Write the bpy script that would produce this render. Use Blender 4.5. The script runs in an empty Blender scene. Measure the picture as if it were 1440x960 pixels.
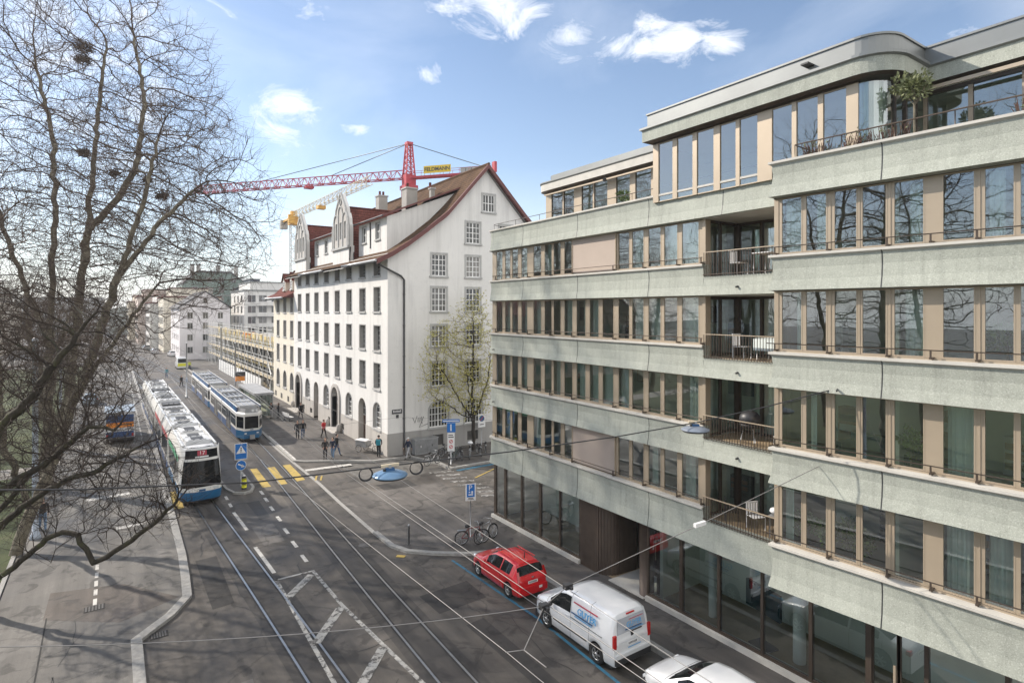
import bpy, math, random
import numpy as np
from mathutils import Vector, Matrix, geometry
S = bpy.context.scene
COL = S.collection
PI = math.pi
rnd = random.Random(7)
def R(a): return math.radians(a)

# ------------------------------------------------------------------ mesh builder
class MB:
    def __init__(self):
        self.v = []; self.f = []; self.mi = []; self.sm = []; self.mats = []; self.M = None
    def _m(self, mat):
        if mat not in self.mats: self.mats.append(mat)
        return self.mats.index(mat)
    def add(self, pts):
        i = len(self.v)
        if self.M is not None: self.v.extend(tuple(self.M @ Vector(p)) for p in pts)
        else: self.v.extend(tuple(p) for p in pts)
        return i
    def fc(self, idx, mat, smooth=False):
        self.f.append(tuple(idx)); self.mi.append(self._m(mat)); self.sm.append(smooth)
    def face(self, pts, mat, smooth=False):
        i = self.add(pts); self.fc(range(i, i + len(pts)), mat, smooth)
    def box(self, x0, y0, z0, x1, y1, z1, mat, skip=''):
        if x0 > x1: x0, x1 = x1, x0
        if y0 > y1: y0, y1 = y1, y0
        if z0 > z1: z0, z1 = z1, z0
        i = self.add([(x0,y0,z0),(x1,y0,z0),(x1,y1,z0),(x0,y1,z0),(x0,y0,z1),(x1,y0,z1),(x1,y1,z1),(x0,y1,z1)])
        for k, q in (('b',(0,3,2,1)),('t',(4,5,6,7)),('s',(0,1,5,4)),('e',(1,2,6,5)),('n',(2,3,7,6)),('w',(3,0,4,7))):
            if k not in skip: self.fc([i+j for j in q], mat)
    def obox(self, c, d, n, sx, sy, sz, mat):
        """box centred at c; d = unit 2D direction of its x axis; sizes"""
        ax = Vector((d[0], d[1], 0)); ay = Vector((-d[1], d[0], 0)); az = Vector((0,0,1)); c = Vector(c)
        P = [c + ax*a*sx/2 + ay*b*sy/2 + az*e*sz/2 for e in (-1,1) for (a,b) in ((-1,-1),(1,-1),(1,1),(-1,1))]
        i = self.add(P)
        for q in ((0,3,2,1),(4,5,6,7),(0,1,5,4),(1,2,6,5),(2,3,7,6),(3,0,4,7)): self.fc([i+j for j in q], mat)
    def bar(self, a, b, w, h, mat):
        """rectangular bar from a to b"""
        a = Vector(a); b = Vector(b); d = (b-a).normalized()
        up = Vector((0,0,1)) if abs(d.z) < .95 else Vector((0,1,0))
        s = d.cross(up).normalized(); u = s.cross(d)
        P = [p + s*x*w/2 + u*y*h/2 for p in (a,b) for (x,y) in ((-1,-1),(1,-1),(1,1),(-1,1))]
        i = self.add(P)
        for q in ((0,3,2,1),(4,5,6,7),(0,1,5,4),(1,2,6,5),(2,3,7,6),(3,0,4,7)): self.fc([i+j for j in q][::-1], mat)
    def tube(self, path, r, n, mat, caps=True, smooth=True):
        path = [Vector(p) for p in path]; L = len(path)
        if not hasattr(r, '__len__'): r = [r]*L
        rings = []; ref = None
        for k in range(L):
            t = (path[min(k+1,L-1)] - path[max(k-1,0)])
            if t.length < 1e-9: t = Vector((0,0,1))
            t.normalize()
            if ref is None:
                ref = Vector((0,0,1)) if abs(t.z) < .9 else Vector((1,0,0))
            s = t.cross(ref)
            if s.length < 1e-6: s = t.cross(Vector((0,1,0.3)))
            s.normalize(); u = s.cross(t); ref = u
            rings.append(self.add([path[k] + (s*math.cos(2*PI*j/n) + u*math.sin(2*PI*j/n))*r[k] for j in range(n)]))
        for k in range(L-1):
            a, b = rings[k], rings[k+1]
            for j in range(n):
                self.fc([a+j, b+j, b+(j+1)%n, a+(j+1)%n][::-1], mat, smooth)
        if caps:
            self.fc([rings[0]+j for j in range(n)], mat); self.fc([rings[-1]+j for j in range(n)][::-1], mat)
    def cyl(self, c, r, h, n, mat, r2=None):
        c = Vector(c); self.tube([c, c+Vector((0,0,h))], [r, r if r2 is None else r2], n, mat)
    def prism(self, poly, z0, z1, mat, matside=None):
        n = len(poly); a = self.add([(x,y,z0) for x,y in poly]); b = self.add([(x,y,z1) for x,y in poly])
        ar = sum(poly[i][0]*poly[(i+1)%n][1]-poly[(i+1)%n][0]*poly[i][1] for i in range(n))
        tri = geometry.tessellate_polygon([[Vector((x,y,0)) for x,y in poly]])
        for t in tri:
            p = [poly[k] for k in t]
            s = (p[1][0]-p[0][0])*(p[2][1]-p[0][1])-(p[1][1]-p[0][1])*(p[2][0]-p[0][0])
            if s < 0: t = t[::-1]
            self.fc([b+k for k in t], mat); self.fc([a+k for k in t[::-1]], mat)
        for k in range(n):
            q = [a+k, a+(k+1)%n, b+(k+1)%n, b+k]
            self.fc(q if ar > 0 else q[::-1], matside or mat)
    def sheet(self, poly, z, mat):
        tri = geometry.tessellate_polygon([[Vector((x,y,0)) for x,y in poly]])
        b = self.add([(x,y,z) for x,y in poly])
        for t in tri:
            p = [poly[k] for k in t]
            s = (p[1][0]-p[0][0])*(p[2][1]-p[0][1])-(p[1][1]-p[0][1])*(p[2][0]-p[0][0])
            self.fc([b+k for k in (t if s > 0 else t[::-1])], mat)
    def strip(self, path, w, z, mat, w2=None):
        """flat ribbon along 2D path, width w (centred)"""
        n = len(path); L = []
        for k in range(n):
            a = Vector(path[max(k-1,0)]); b = Vector(path[min(k+1,n-1)]); d = (b-a).normalized()
            nn = Vector((-d.y, d.x)); p = Vector(path[k])
            L.append((p+nn*w/2, p-nn*w/2))
        for k in range(n-1):
            self.face([(L[k][1].x,L[k][1].y,z),(L[k+1][1].x,L[k+1][1].y,z),(L[k+1][0].x,L[k+1][0].y,z),(L[k][0].x,L[k][0].y,z)], mat)
    def sweep(self, path, prof, mat, caps=True, smooth=False, closed_prof=True, mats=None, osc=None):
        """profile points (outward offset, z); outward = right-hand side of travel along the 2D path, mitred"""
        P = [Vector(p) for p in path]; P = [p for k, p in enumerate(P) if k == 0 or (p-P[k-1]).length > 1e-5]; n = len(P); rings = []
        for k in range(n):
            d0 = (P[k]-P[k-1]).normalized() if k > 0 else None
            d1 = (P[k+1]-P[k]).normalized() if k < n-1 else None
            if d0 is None: d0 = d1
            if d1 is None: d1 = d0
            n0 = Vector((d0.y,-d0.x)); n1 = Vector((d1.y,-d1.x)); m = (n0+n1).normalized(); sc = 1/max(.3, m.dot(n0))
            if osc: sc *= osc[k]
            rings.append(self.add([(P[k].x+m.x*o*sc, P[k].y+m.y*o*sc, z) for o,z in prof]))
        m = len(prof)
        for k in range(n-1):
            a, b = rings[k], rings[k+1]
            for j in range(m if closed_prof else m-1):
                j2 = (j+1) % m
                self.fc([a+j, a+j2, b+j2, b+j], mats[j] if mats else mat, smooth)
        if caps and closed_prof:
            self.fc([rings[0]+j for j in range(m)][::-1], mat); self.fc([rings[-1]+j for j in range(m)], mat)
    def lathe(self, prof, n, mat, c=(0,0,0), smooth=True, axis='z', caps=True):
        rings = []
        for r, z in prof:
            pts = []
            for j in range(n):
                a = 2*PI*j/n; x, y = r*math.cos(a), r*math.sin(a)
                q = (x, y, z) if axis == 'z' else ((z, x, y) if axis == 'x' else (y, z, x))
                pts.append((c[0]+q[0], c[1]+q[1], c[2]+q[2]))
            rings.append(self.add(pts))
        for k in range(len(prof)-1):
            a, b = rings[k], rings[k+1]
            for j in range(n): self.fc([a+j, a+(j+1)%n, b+(j+1)%n, b+j], mat, smooth)
        if caps: self.fc([rings[0]+j for j in range(n)][::-1], mat); self.fc([rings[-1]+j for j in range(n)], mat)
    def wall(self, o, u, v, outer, holes, depth, mat, rev=None):
        """flat wall with holes: o origin, u/v unit vectors in the wall; outward = u x v; holes get reveals of 'depth' inwards"""
        o = Vector(o); u = Vector(u); v = Vector(v); n = u.cross(v).normalized()
        polys = [outer] + holes
        flat = [p for pl in polys for p in pl]
        tri = geometry.tessellate_polygon([[Vector((a,b,0)) for a,b in pl] for pl in polys])
        b = self.add([o+u*x+v*y for x,y in flat])
        for t in tri:
            p = [flat[k] for k in t]
            s = (p[1][0]-p[0][0])*(p[2][1]-p[0][1])-(p[1][1]-p[0][1])*(p[2][0]-p[0][0])
            if abs(s) < 1e-9: continue
            self.fc([b+k for k in (t if s > 0 else t[::-1])], mat)
        for h in holes:
            k = len(h); ar = sum(h[i][0]*h[(i+1)%k][1]-h[(i+1)%k][0]*h[i][1] for i in range(k))
            a0 = self.add([o+u*x+v*y for x,y in h]); a1 = self.add([o+u*x+v*y-n*depth for x,y in h])
            for i in range(k):
                q = [a0+i, a0+(i+1)%k, a1+(i+1)%k, a1+i]
                self.fc(q if ar > 0 else q[::-1], rev or mat)
    def build(self, name, parent=None, loc=None):
        me = bpy.data.meshes.new(name)
        me.from_pydata(self.v, [], self.f)
        for m in self.mats: me.materials.append(m)
        me.polygons.foreach_set('material_index', self.mi); me.polygons.foreach_set('use_smooth', self.sm)
        me.update()
        o = bpy.data.objects.new(name, me); COL.objects.link(o)
        if parent is not None: o.parent = parent
        if loc is not None: o.location = loc
        return o

def tag(o, label, cat, group=None, kind=None):
    if label: o['label'] = label
    if cat: o['category'] = cat
    if group: o['group'] = group
    if kind: o['kind'] = kind
    return o
def thing(name, label, cat, loc=(0,0,0), rz=0, group=None):
    o = bpy.data.objects.new(name, None); COL.objects.link(o)
    o.location = loc; o.rotation_euler = (0,0,rz); o.empty_display_size = .2
    return tag(o, label, cat, group)
def struct(name, mb):
    o = mb.build(name); o['kind'] = 'structure'; return o
KIDS = {}
def dup(root, loc, rz=0, label=None, group=None, scale=None):
    def rec(o, parent):
        c = o.copy(); COL.objects.link(c)
        if parent is not None: c.parent = parent
        for ch in o.children: rec(ch, c)
        return c
    r = rec(root, None); r.location = loc; r.rotation_euler = (0,0,rz)
    if label: r['label'] = label
    if group: r['group'] = group
    if scale: r.scale = (scale,)*3
    return r
def text_mesh(txt, size, mat, name='lettering', parent=None, M=None, extrude=.004, align='CENTER', bold=0):
    cu = bpy.data.curves.new('t', 'FONT'); cu.body = txt; cu.size = size; cu.extrude = extrude; cu.align_x = align; cu.align_y = 'CENTER'; cu.offset = bold
    t = bpy.data.objects.new('t', cu); COL.objects.link(t)
    dg = bpy.context.evaluated_depsgraph_get()
    me = bpy.data.meshes.new_from_object(t.evaluated_get(dg))
    bpy.data.objects.remove(t); bpy.data.curves.remove(cu)
    if M is not None: me.transform(M)
    me.materials.clear(); me.materials.append(mat)
    o = bpy.data.objects.new(name, me); COL.objects.link(o)
    if parent is not None: o.parent = parent
    return o
def frame_M(o, x, y):
    """matrix placing local x,y axes along world x,y vectors at o"""
    x = Vector(x).normalized(); y = Vector(y).normalized(); z = x.cross(y)
    M = Matrix(((x.x,y.x,z.x,o[0]),(x.y,y.y,z.y,o[1]),(x.z,y.z,z.z,o[2]),(0,0,0,1)))
    return M

# ------------------------------------------------------------------ materials
def nm(name):
    m = bpy.data.materials.new(name); m.use_nodes = True
    nt = m.node_tree; b = nt.nodes['Principled BSDF']
    return m, nt, b
def N(nt, t, **kw):
    n = nt.nodes.new(t)
    for k, v in kw.items(): setattr(n, k, v)
    return n
def noise(nt, vec, scale, detail=4, rough=.55, dist=0):
    n = N(nt, 'ShaderNodeTexNoise'); n.inputs['Scale'].default_value = scale; n.inputs['Detail'].default_value = detail
    n.inputs['Roughness'].default_value = rough; n.inputs['Distortion'].default_value = dist
    nt.links.new(vec, n.inputs['Vector']); return n.outputs['Fac']
def ramp(nt, fac, stops):
    r = N(nt, 'ShaderNodeValToRGB'); e = r.color_ramp.elements
    while len(e) < len(stops): e.new(.5)
    for i, (p, c) in enumerate(stops):
        e[i].position = p; e[i].color = (c[0],c[1],c[2],1) if hasattr(c,'__len__') else (c,c,c,1)
    nt.links.new(fac, r.inputs['Fac']); return r.outputs['Color']
def mix(nt, a, b, fac, mode='MIX'):
    m = N(nt, 'ShaderNodeMix', data_type='RGBA', blend_type=mode)
    for s, val in ((m.inputs['A'], a), (m.inputs['B'], b), (m.inputs['Factor'], fac)):
        if isinstance(val, bpy.types.NodeSocket): nt.links.new(val, s)
        elif hasattr(val, '__len__'): s.default_value = (val[0],val[1],val[2],1)
        else: s.default_value = val
    return m.outputs['Result']
def bump(nt, b, h, strength=.3, dist=.02):
    n = N(nt, 'ShaderNodeBump'); n.inputs['Strength'].default_value = strength; n.inputs['Distance'].default_value = dist
    nt.links.new(h, n.inputs['Height']); nt.links.new(n.outputs['Normal'], b.inputs['Normal'])
def coord(nt, world=True, sc=None):
    if world: o = N(nt, 'ShaderNodeNewGeometry').outputs['Position']
    else: o = N(nt, 'ShaderNodeTexCoord').outputs['Object']
    if sc:
        m = N(nt, 'ShaderNodeMapping'); m.inputs['Scale'].default_value = sc; nt.links.new(o, m.inputs['Vector']); o = m.outputs['Vector']
    return o
def simple(name, col, rough=.55, metal=0, var=.12, scale=3, bmp=0, bscale=60, coat=0, world=True, spec=.5):
    m, nt, b = nm(name)
    v = coord(nt, world)
    if var:
        f = noise(nt, v, scale, 6, .6)
        c = ramp(nt, f, [(.25, [x*(1-var) for x in col]), (.75, [min(1,x*(1+var)) for x in col])])
        nt.links.new(c, b.inputs['Base Color'])
    else: b.inputs['Base Color'].default_value = (*col, 1)
    b.inputs['Roughness'].default_value = rough; b.inputs['Metallic'].default_value = metal
    b.inputs['Specular IOR Level'].default_value = spec
    if coat: b.inputs['Coat Weight'].default_value = coat; b.inputs['Coat Roughness'].default_value = .04
    if bmp: bump(nt, b, noise(nt, v, bscale, 3), bmp)
    return m
def mat_asphalt(name, dark, light, wet=True):
    m, nt, b = nm(name); v = coord(nt)
    big = noise(nt, v, .22, 5, .6, .6)
    c = ramp(nt, big, [(.32, dark), (.5, [(a+c)/2 for a,c in zip(dark,light)]), (.68, light)])
    vs = coord(nt, True, (1.6, .10, 1))                      # traffic wear lengthways
    st = noise(nt, vs, 1.2, 4, .6)
    c = mix(nt, c, ramp(nt, st, [(.3, .62), (.7, 1.25)]), .75, 'MULTIPLY')
    pt = noise(nt, v, .75, 4, .55, 1.2)                       # tar repairs and stains
    c = mix(nt, c, ramp(nt, pt, [(.57, 1.0), (.63, .52)]), .85, 'MULTIPLY')
    lp = noise(nt, coord(nt, True, (1,.8,1)), .45, 3, .5, .8)  # dusty pale patches
    c = mix(nt, c, ramp(nt, lp, [(.58, 1.0), (.68, 1.5)]), .8, 'MULTIPLY')
    g = noise(nt, v, 55, 2, .7)
    c = mix(nt, c, ramp(nt, g, [(.3, .7), (.7, 1.3)]), .6, 'MULTIPLY')
    vo = N(nt, 'ShaderNodeTexVoronoi', feature='DISTANCE_TO_EDGE'); vo.inputs['Scale'].default_value = .17
    wv = N(nt, 'ShaderNodeVectorMath', operation='ADD'); nz = N(nt, 'ShaderNodeTexNoise'); nz.inputs['Scale'].default_value = .9; nz.inputs['Detail'].default_value = 5
    nt.links.new(v, nz.inputs['Vector']); nt.links.new(v, wv.inputs[0]); nt.links.new(nz.outputs['Color'], wv.inputs[1]); nt.links.new(wv.outputs[0], vo.inputs['Vector'])
    c = mix(nt, c, ramp(nt, vo.outputs['Distance'], [(.003, .45), (.008, 1.0)]), .55, 'MULTIPLY')
    nt.links.new(c, b.inputs['Base Color'])
    r = ramp(nt, big, [(.35, .55 if wet else .75), (.6, .88)])
    nt.links.new(r, b.inputs['Roughness']); bump(nt, b, g, .35, .01)
    return m
def mat_paint(name, col, wear=.5):
    """road paint: worn through to the asphalt in patches"""
    m, nt, b = nm(name); v = coord(nt)
    f = noise(nt, v, 3.5, 6, .7)
    c = mix(nt, ramp(nt, noise(nt, v, 1.1, 3), [(.3, [x*.72 for x in col]), (.7, col)]), (.07,.066,.062), ramp(nt, f, [(wear, 0), (wear+.12, 1)]))
    nt.links.new(c, b.inputs['Base Color']); b.inputs['Roughness'].default_value = .7
    return m
def mat_speckle(name, col, dark, light):
    m, nt, b = nm(name); v = coord(nt)
    f = noise(nt, v, .45, 5, .6); c = ramp(nt, f, [(.3, [x*.86 for x in col]), (.7, [x*1.07 for x in col])])
    vp = N(nt, 'ShaderNodeTexVoronoi'); vp.inputs['Scale'].default_value = .24; vp.inputs['Randomness'].default_value = .6; nt.links.new(v, vp.inputs['Vector'])
    pc = N(nt, 'ShaderNodeSeparateColor'); nt.links.new(vp.outputs['Color'], pc.inputs['Color'])
    c = mix(nt, c, ramp(nt, pc.outputs[0], [(0,.90),(1,1.05)]), .8, 'MULTIPLY')
    vo = N(nt, 'ShaderNodeTexVoronoi'); vo.inputs['Scale'].default_value = 52; nt.links.new(v, vo.inputs['Vector'])
    sp = N(nt, 'ShaderNodeSeparateColor'); nt.links.new(vo.outputs['Color'], sp.inputs['Color'])
    c = mix(nt, c, light, ramp(nt, sp.outputs[0], [(.74, 0), (.92, .38)]))
    c = mix(nt, c, dark, ramp(nt, sp.outputs[1], [(.76, 0), (.93, .38)]))
    # rain streaks running down from the lips, dirt blooms
    st = noise(nt, coord(nt, True, (3.2, 3.2, .10)), 1.5, 6, .7)
    c = mix(nt, c, ramp(nt, st, [(.30, .66), (.52, 1.0)]), .50, 'MULTIPLY')
    c = mix(nt, c, ramp(nt, noise(nt, v, 1.6, 6, .7), [(.3, .84), (.5, 1.0)]), .7, 'MULTIPLY')
    nt.links.new(c, b.inputs['Base Color']); b.inputs['Roughness'].default_value = .82
    bump(nt, b, noise(nt, v, 38, 3), .35, .008)
    return m
def mat_stucco(name, col, dirt=.78):
    m, nt, b = nm(name); v = coord(nt)
    c = ramp(nt, noise(nt, v, .35, 5, .6), [(.3, [x*.94 for x in col]), (.7, [min(.9,x*1.03) for x in col])])
    st = noise(nt, coord(nt, True, (1.4,1.4,.1)), 1.0, 5, .65)
    c = mix(nt, c, ramp(nt, st, [(.28, dirt), (.5, 1.0)]), .85, 'MULTIPLY')
    c = mix(nt, c, ramp(nt, noise(nt, v, 2.4, 7, .75), [(.30, .86), (.46, 1.0)]), .6, 'MULTIPLY')
    nt.links.new(c, b.inputs['Base Color']); b.inputs['Roughness'].default_value = .9
    bump(nt, b, noise(nt, v, 40, 3), .15, .01)
    return m
def mat_tiles(name, col, along):
    m, nt, b = nm(name); v = coord(nt)
    w = N(nt, 'ShaderNodeTexWave', wave_type='BANDS', bands_direction='Z'); w.inputs['Scale'].default_value = 1.15; w.inputs['Distortion'].default_value = .3
    w.inputs['Detail'].default_value = 1; nt.links.new(v, w.inputs['Vector'])
    w2 = N(nt, 'ShaderNodeTexWave', wave_type='BANDS', bands_direction=along); w2.inputs['Scale'].default_value = 1.5; nt.links.new(v, w2.inputs['Vector'])
    c = ramp(nt, noise(nt, v, .9, 6, .7), [(.3, [x*.6 for x in col]), (.55, col), (.75, [x*1.5 for x in col])])
    c = mix(nt, c, ramp(nt, noise(nt, v, 7, 2), [(.35,.7),(.65,1.3)]), .8, 'MULTIPLY')
    c = mix(nt, c, ramp(nt, w.outputs['Fac'], [(.05,.45),(.3,1.0)]), .75, 'MULTIPLY')
    c = mix(nt, c, ramp(nt, w2.outputs['Fac'], [(.05,.7),(.25,1.0)]), .6, 'MULTIPLY')
    nt.links.new(c, b.inputs['Base Color']); b.inputs['Roughness'].default_value = .95; b.inputs['Specular IOR Level'].default_value = .12
    bump(nt, b, w.outputs['Fac'], .5, .03)
    return m
def mat_glass(name, tint, refl_min=.10, rough=.0, wob=.004):
    """architectural pane: Fresnel mix of a mirror and a tinted see-through"""
    m = bpy.data.materials.new(name); m.use_nodes = True; nt = m.node_tree; nt.nodes.clear()
    out = N(nt, 'ShaderNodeOutputMaterial'); mx = N(nt, 'ShaderNodeMixShader'); gl = N(nt, 'ShaderNodeBsdfGlossy'); tr = N(nt, 'ShaderNodeBsdfTransparent')
    gl.inputs['Roughness'].default_value = rough; gl.inputs['Color'].default_value = (.92,.97,1,1); tr.inputs['Color'].default_value = (*tint,1)
    fr = N(nt, 'ShaderNodeFresnel'); fr.inputs['IOR'].default_value = 1.5
    mr = N(nt, 'ShaderNodeMapRange'); mr.inputs['From Min'].default_value = .04; mr.inputs['From Max'].default_value = .6
    mr.inputs['To Min'].default_value = refl_min; mr.inputs['To Max'].default_value = .9
    nt.links.new(fr.outputs[0], mr.inputs['Value']); nt.links.new(mr.outputs[0], mx.inputs[0])
    nt.links.new(tr.outputs[0], mx.inputs[1]); nt.links.new(gl.outputs[0], mx.inputs[2]); nt.links.new(mx.outputs[0], out.inputs['Surface'])
    v = coord(nt); bn = N(nt, 'ShaderNodeBump'); bn.inputs['Strength'].default_value = .05; bn.inputs['Distance'].default_value = wob
    nt.links.new(noise(nt, v, 1.3, 2), bn.inputs['Height']); nt.links.new(bn.outputs[0], gl.inputs['Normal'])
    return m
def mat_foliage(name, c0, c1, rough=.6):
    m, nt, b = nm(name); oi = N(nt, 'ShaderNodeNewGeometry')
    c = ramp(nt, oi.outputs['Random Per Island'], [(0, c0), (1, c1)])
    nt.links.new(c, b.inputs['Base Color']); b.inputs['Roughness'].default_value = rough
    return m
def mat_bark(name, c0, c1, c2):
    m, nt, b = nm(name); v = coord(nt)
    c = ramp(nt, noise(nt, v, 2.2, 6, .7, .5), [(.3, c0), (.5, c1), (.68, c2)])
    c = mix(nt, c, ramp(nt, noise(nt, coord(nt, True, (4,4,.7)), 3, 5), [(.3,.6),(.7,1.2)]), .8, 'MULTIPLY')
    nt.links.new(c, b.inputs['Base Color']); b.inputs['Roughness'].default_value = .9
    bump(nt, b, noise(nt, coord(nt, True, (5,5,1.2)), 5, 4), .6, .03)
    return m
def mat_grass():
    m, nt, b = nm('grass_ground'); v = coord(nt)
    c = ramp(nt, noise(nt, v, .5, 6, .7), [(.3, (.030,.042,.014)), (.55, (.062,.080,.022)), (.75, (.105,.10,.045))])
    c = mix(nt, c, ramp(nt, noise(nt, v, 18, 3), [(.3,.6),(.7,1.35)]), .8, 'MULTIPLY')
    nt.links.new(c, b.inputs['Base Color']); b.inputs['Roughness'].default_value = .9; bump(nt, b, noise(nt, v, 30, 3), .8, .05)
    return m

MT = {}
MT['asphalt'] = mat_asphalt('road_asphalt', (.056,.050,.044), (.138,.123,.107))
MT['pavement'] = mat_asphalt('pavement_asphalt', (.066,.060,.054), (.145,.132,.120))
MT['leftpave'] = mat_asphalt('old_grey_asphalt', (.092,.086,.078), (.180,.170,.155), wet=True)
MT['kerb'] = simple('granite_kerb', (.33,.32,.30), .8, var=.25, scale=6, bmp=.2)
MT['white'] = mat_paint('white_road_paint', (.62,.60,.56), .55)
MT['white_old'] = mat_paint('worn_white_road_paint', (.46,.45,.42), .47)
MT['yellow'] = mat_paint('yellow_road_paint', (.50,.36,.09), .56)
MT['blue'] = mat_paint('blue_road_paint', (.045,.19,.30), .54)
MT['rail'] = simple('polished_rail_steel', (.46,.45,.43), .36, 1, var=.1)
MT['railbed'] = simple('rail_groove', (.02,.019,.018), .8, var=.2)
MT['concrete'] = mat_speckle('washed_green_concrete', (.402,.424,.368), (.205,.217,.182), (.63,.645,.59))
MT['concrete_lip'] = simple('smooth_sill_concrete', (.56,.54,.49), .75, var=.12, scale=2, bmp=.1)
MT['zinc'] = simple('zinc_roof_fascia', (.235,.245,.24), .45, .5, var=.1, scale=.8)
MT['anod'] = simple('champagne_aluminium', (.45,.37,.275), .42, .35, var=.05, scale=1.5)
MT['bronze'] = simple('dark_bronze_metal', (.10,.078,.062), .42, .5, var=.12)
MT['bronze_rib'] = simple('ribbed_bronze_cladding', (.125,.095,.075), .5, .4, var=.15)
MT['blind'] = simple('beige_textile_blind', (.46,.38,.32), .85, var=.05, scale=1)
MT['glass'] = mat_glass('window_pane_glass', (.82,.91,.84), .25)
MT['glass_shop'] = mat_glass('shop_pane_glass', (.84,.93,.88), .24)
m_, nt_, b_ = nm('dark_pane_glass'); oi_ = N(nt_, 'ShaderNodeObjectInfo')
nt_.links.new(mix(nt_, ramp(nt_, oi_.outputs['Random'], [(0,(.012,.014,.015)),(.55,(.03,.032,.03)),(.75,(.11,.105,.095)),(1,(.22,.21,.19))]), ramp(nt_, noise(nt_, coord(nt_, True, (2,2,.5)), 2.2, 4), [(.35,.5),(.65,1.3)]), .8, 'MULTIPLY'), b_.inputs['Base Color']); b_.inputs['Roughness'].default_value = .05; b_.inputs['Specular IOR Level'].default_value = .8
MT['glass_dark'] = m_
MT['curtain'] = simple('pale_curtain_cloth', (.74,.80,.77), .9, var=.06)
MT['room'] = simple('room_plaster', (.80,.82,.74), .9, var=.1, scale=.6)
MT['room_dark'] = simple('room_dark_wall', (.10,.11,.10), .9, var=.3, scale=.5)
MT['wood'] = simple('oak_floor', (.36,.27,.17), .5, var=.25, scale=2)
MT['stucco'] = mat_stucco('white_stucco', (.745,.735,.71))
MT['stucco_warm'] = mat_stucco('cream_stucco', (.74,.69,.58))
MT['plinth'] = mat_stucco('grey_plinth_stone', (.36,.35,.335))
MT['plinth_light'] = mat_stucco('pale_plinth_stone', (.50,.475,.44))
MT['stone'] = simple('grey_window_stone', (.42,.42,.41), .8, var=.15, scale=3)
MT['tiles'] = mat_tiles('brown_roof_tiles', (.120,.072,.043), 'Y')
MT['tiles_red'] = mat_tiles('red_roof_tiles', (.17,.060,.048), 'X')
MT['rake'] = simple('oxblood_rake_board', (.13,.042,.038), .6, var=.15)
MT['frame_white'] = simple('white_window_frame', (.80,.80,.78), .5, var=.04)
MT['steel'] = simple('galvanised_steel', (.42,.43,.44), .42, .7, var=.15)
MT['lamp_blue_dimlit'] = simple('dim_lit_blue_lamp_shade', (.20,.23,.28), .45, .1, var=.2, scale=4)  # same shade type as the blue lamp, dimmer light put into its colour
MT['steel_blue'] = simple('pale_blue_mast_paint', (.42,.47,.54), .5, .1, var=.12)
MT['black'] = simple('black_rubber', (.018,.018,.019), .6, var=.2)
MT['dark'] = simple('dark_plastic', (.035,.035,.037), .45, var=.15)
MT['tyre'] = simple('tyre_rubber', (.016,.016,.016), .8, var=.2)
MT['rim'] = simple('silver_rim', (.55,.56,.57), .3, .8, var=.05)
MT['white_paint'] = simple('white_car_paint', (.72,.73,.74), .3, 0, var=.03, coat=1)
MT['red_paint'] = simple('red_car_paint', (.62,.012,.018), .28, 0, var=.05, coat=1)
MT['tram_white'] = simple('tram_white_paint', (.72,.71,.68), .35, var=.07, scale=1, coat=.15)
MT['tram_blue'] = simple('tram_blue_paint', (.018,.135,.30), .35, var=.08, scale=1, coat=.15)
MT['tram_navy'] = simple('tram_side_blue', (.028,.075,.20), .4, var=.1, coat=.1)
MT['tram_grey'] = simple('tram_roof_grey', (.34,.345,.35), .6, var=.25, scale=2)
MT['tram_dark'] = simple('tram_roof_dark', (.05,.052,.055), .6, var=.3, scale=3)
MT['tram_roof'] = simple('tram_roof_white', (.62,.63,.64), .55, var=.14, scale=1.2)
MT['car_glass'] = simple('tinted_car_glass', (.010,.013,.014), .03, 0, var=.2, spec=.45)
MT['tram_glass'] = simple('black_tram_windscreen', (.006,.007,.008), .05, 0, var=.2, spec=.22)
MT['redlight'] = simple('red_tail_lamp', (.42,.012,.012), .2, var=.1, coat=1)
MT['lamp_clear'] = simple('clear_headlamp', (.75,.77,.78), .12, .2, var=.05, coat=1)
MT['crane_red'] = simple('crane_red_paint', (.40,.018,.035), .5, var=.15)
MT['crane_yellow'] = simple('crane_yellow_paint', (.65,.36,.05), .5, var=.15)
MT['crane_straw'] = simple('crane_straw_steel', (.56,.50,.36), .5, .1, var=.2)
MT['crane_pale'] = simple('crane_pale_steel', (.52,.53,.52), .5, .2, var=.15)
MT['sign_yellow'] = simple('sign_yellow', (.72,.50,.02), .5, var=.05)
MT['sign_blue'] = simple('sign_blue', (.012,.16,.52), .4, var=.05)
MT['sign_white'] = simple('sign_white', (.80,.80,.80), .4, var=.03)
MT['sign_red'] = simple('sign_red', (.55,.02,.03), .4, var=.05)
MT['beacon'] = simple('lime_beacon_paint', (.72,.70,.03), .4, var=.05)
MT['lamp_blue'] = simple('weathered_blue_lamp_shade', (.13,.23,.36), .35, .15, var=.22, scale=4)
MT['grass'] = mat_grass()
MT['bark'] = mat_bark('plane_tree_bark', (.09,.075,.055), (.19,.165,.12), (.32,.29,.22))
MT['twig'] = simple('bare_twig_bark', (.092,.066,.050), .9, var=.35, scale=1.5)
MT['twig_dark'] = simple('dark_twig_bark', (.040,.028,.021), .9, var=.4, scale=1.5)
MT['moss_bark'] = mat_bark('mossy_dark_bark', (.022,.018,.014), (.052,.044,.032), (.075,.080,.030))
MT['dark_bark'] = mat_bark('dark_young_bark', (.02,.017,.014), (.04,.033,.026), (.065,.055,.042))
MT['leaf_spring'] = mat_foliage('spring_leaf', (.40,.38,.08), (.66,.60,.17))
MT['leaf'] = mat_foliage('green_leaf', (.04,.075,.02), (.12,.17,.045))
MT['leaf_olive'] = mat_foliage('olive_leaf', (.09,.11,.045), (.22,.24,.11))
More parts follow.
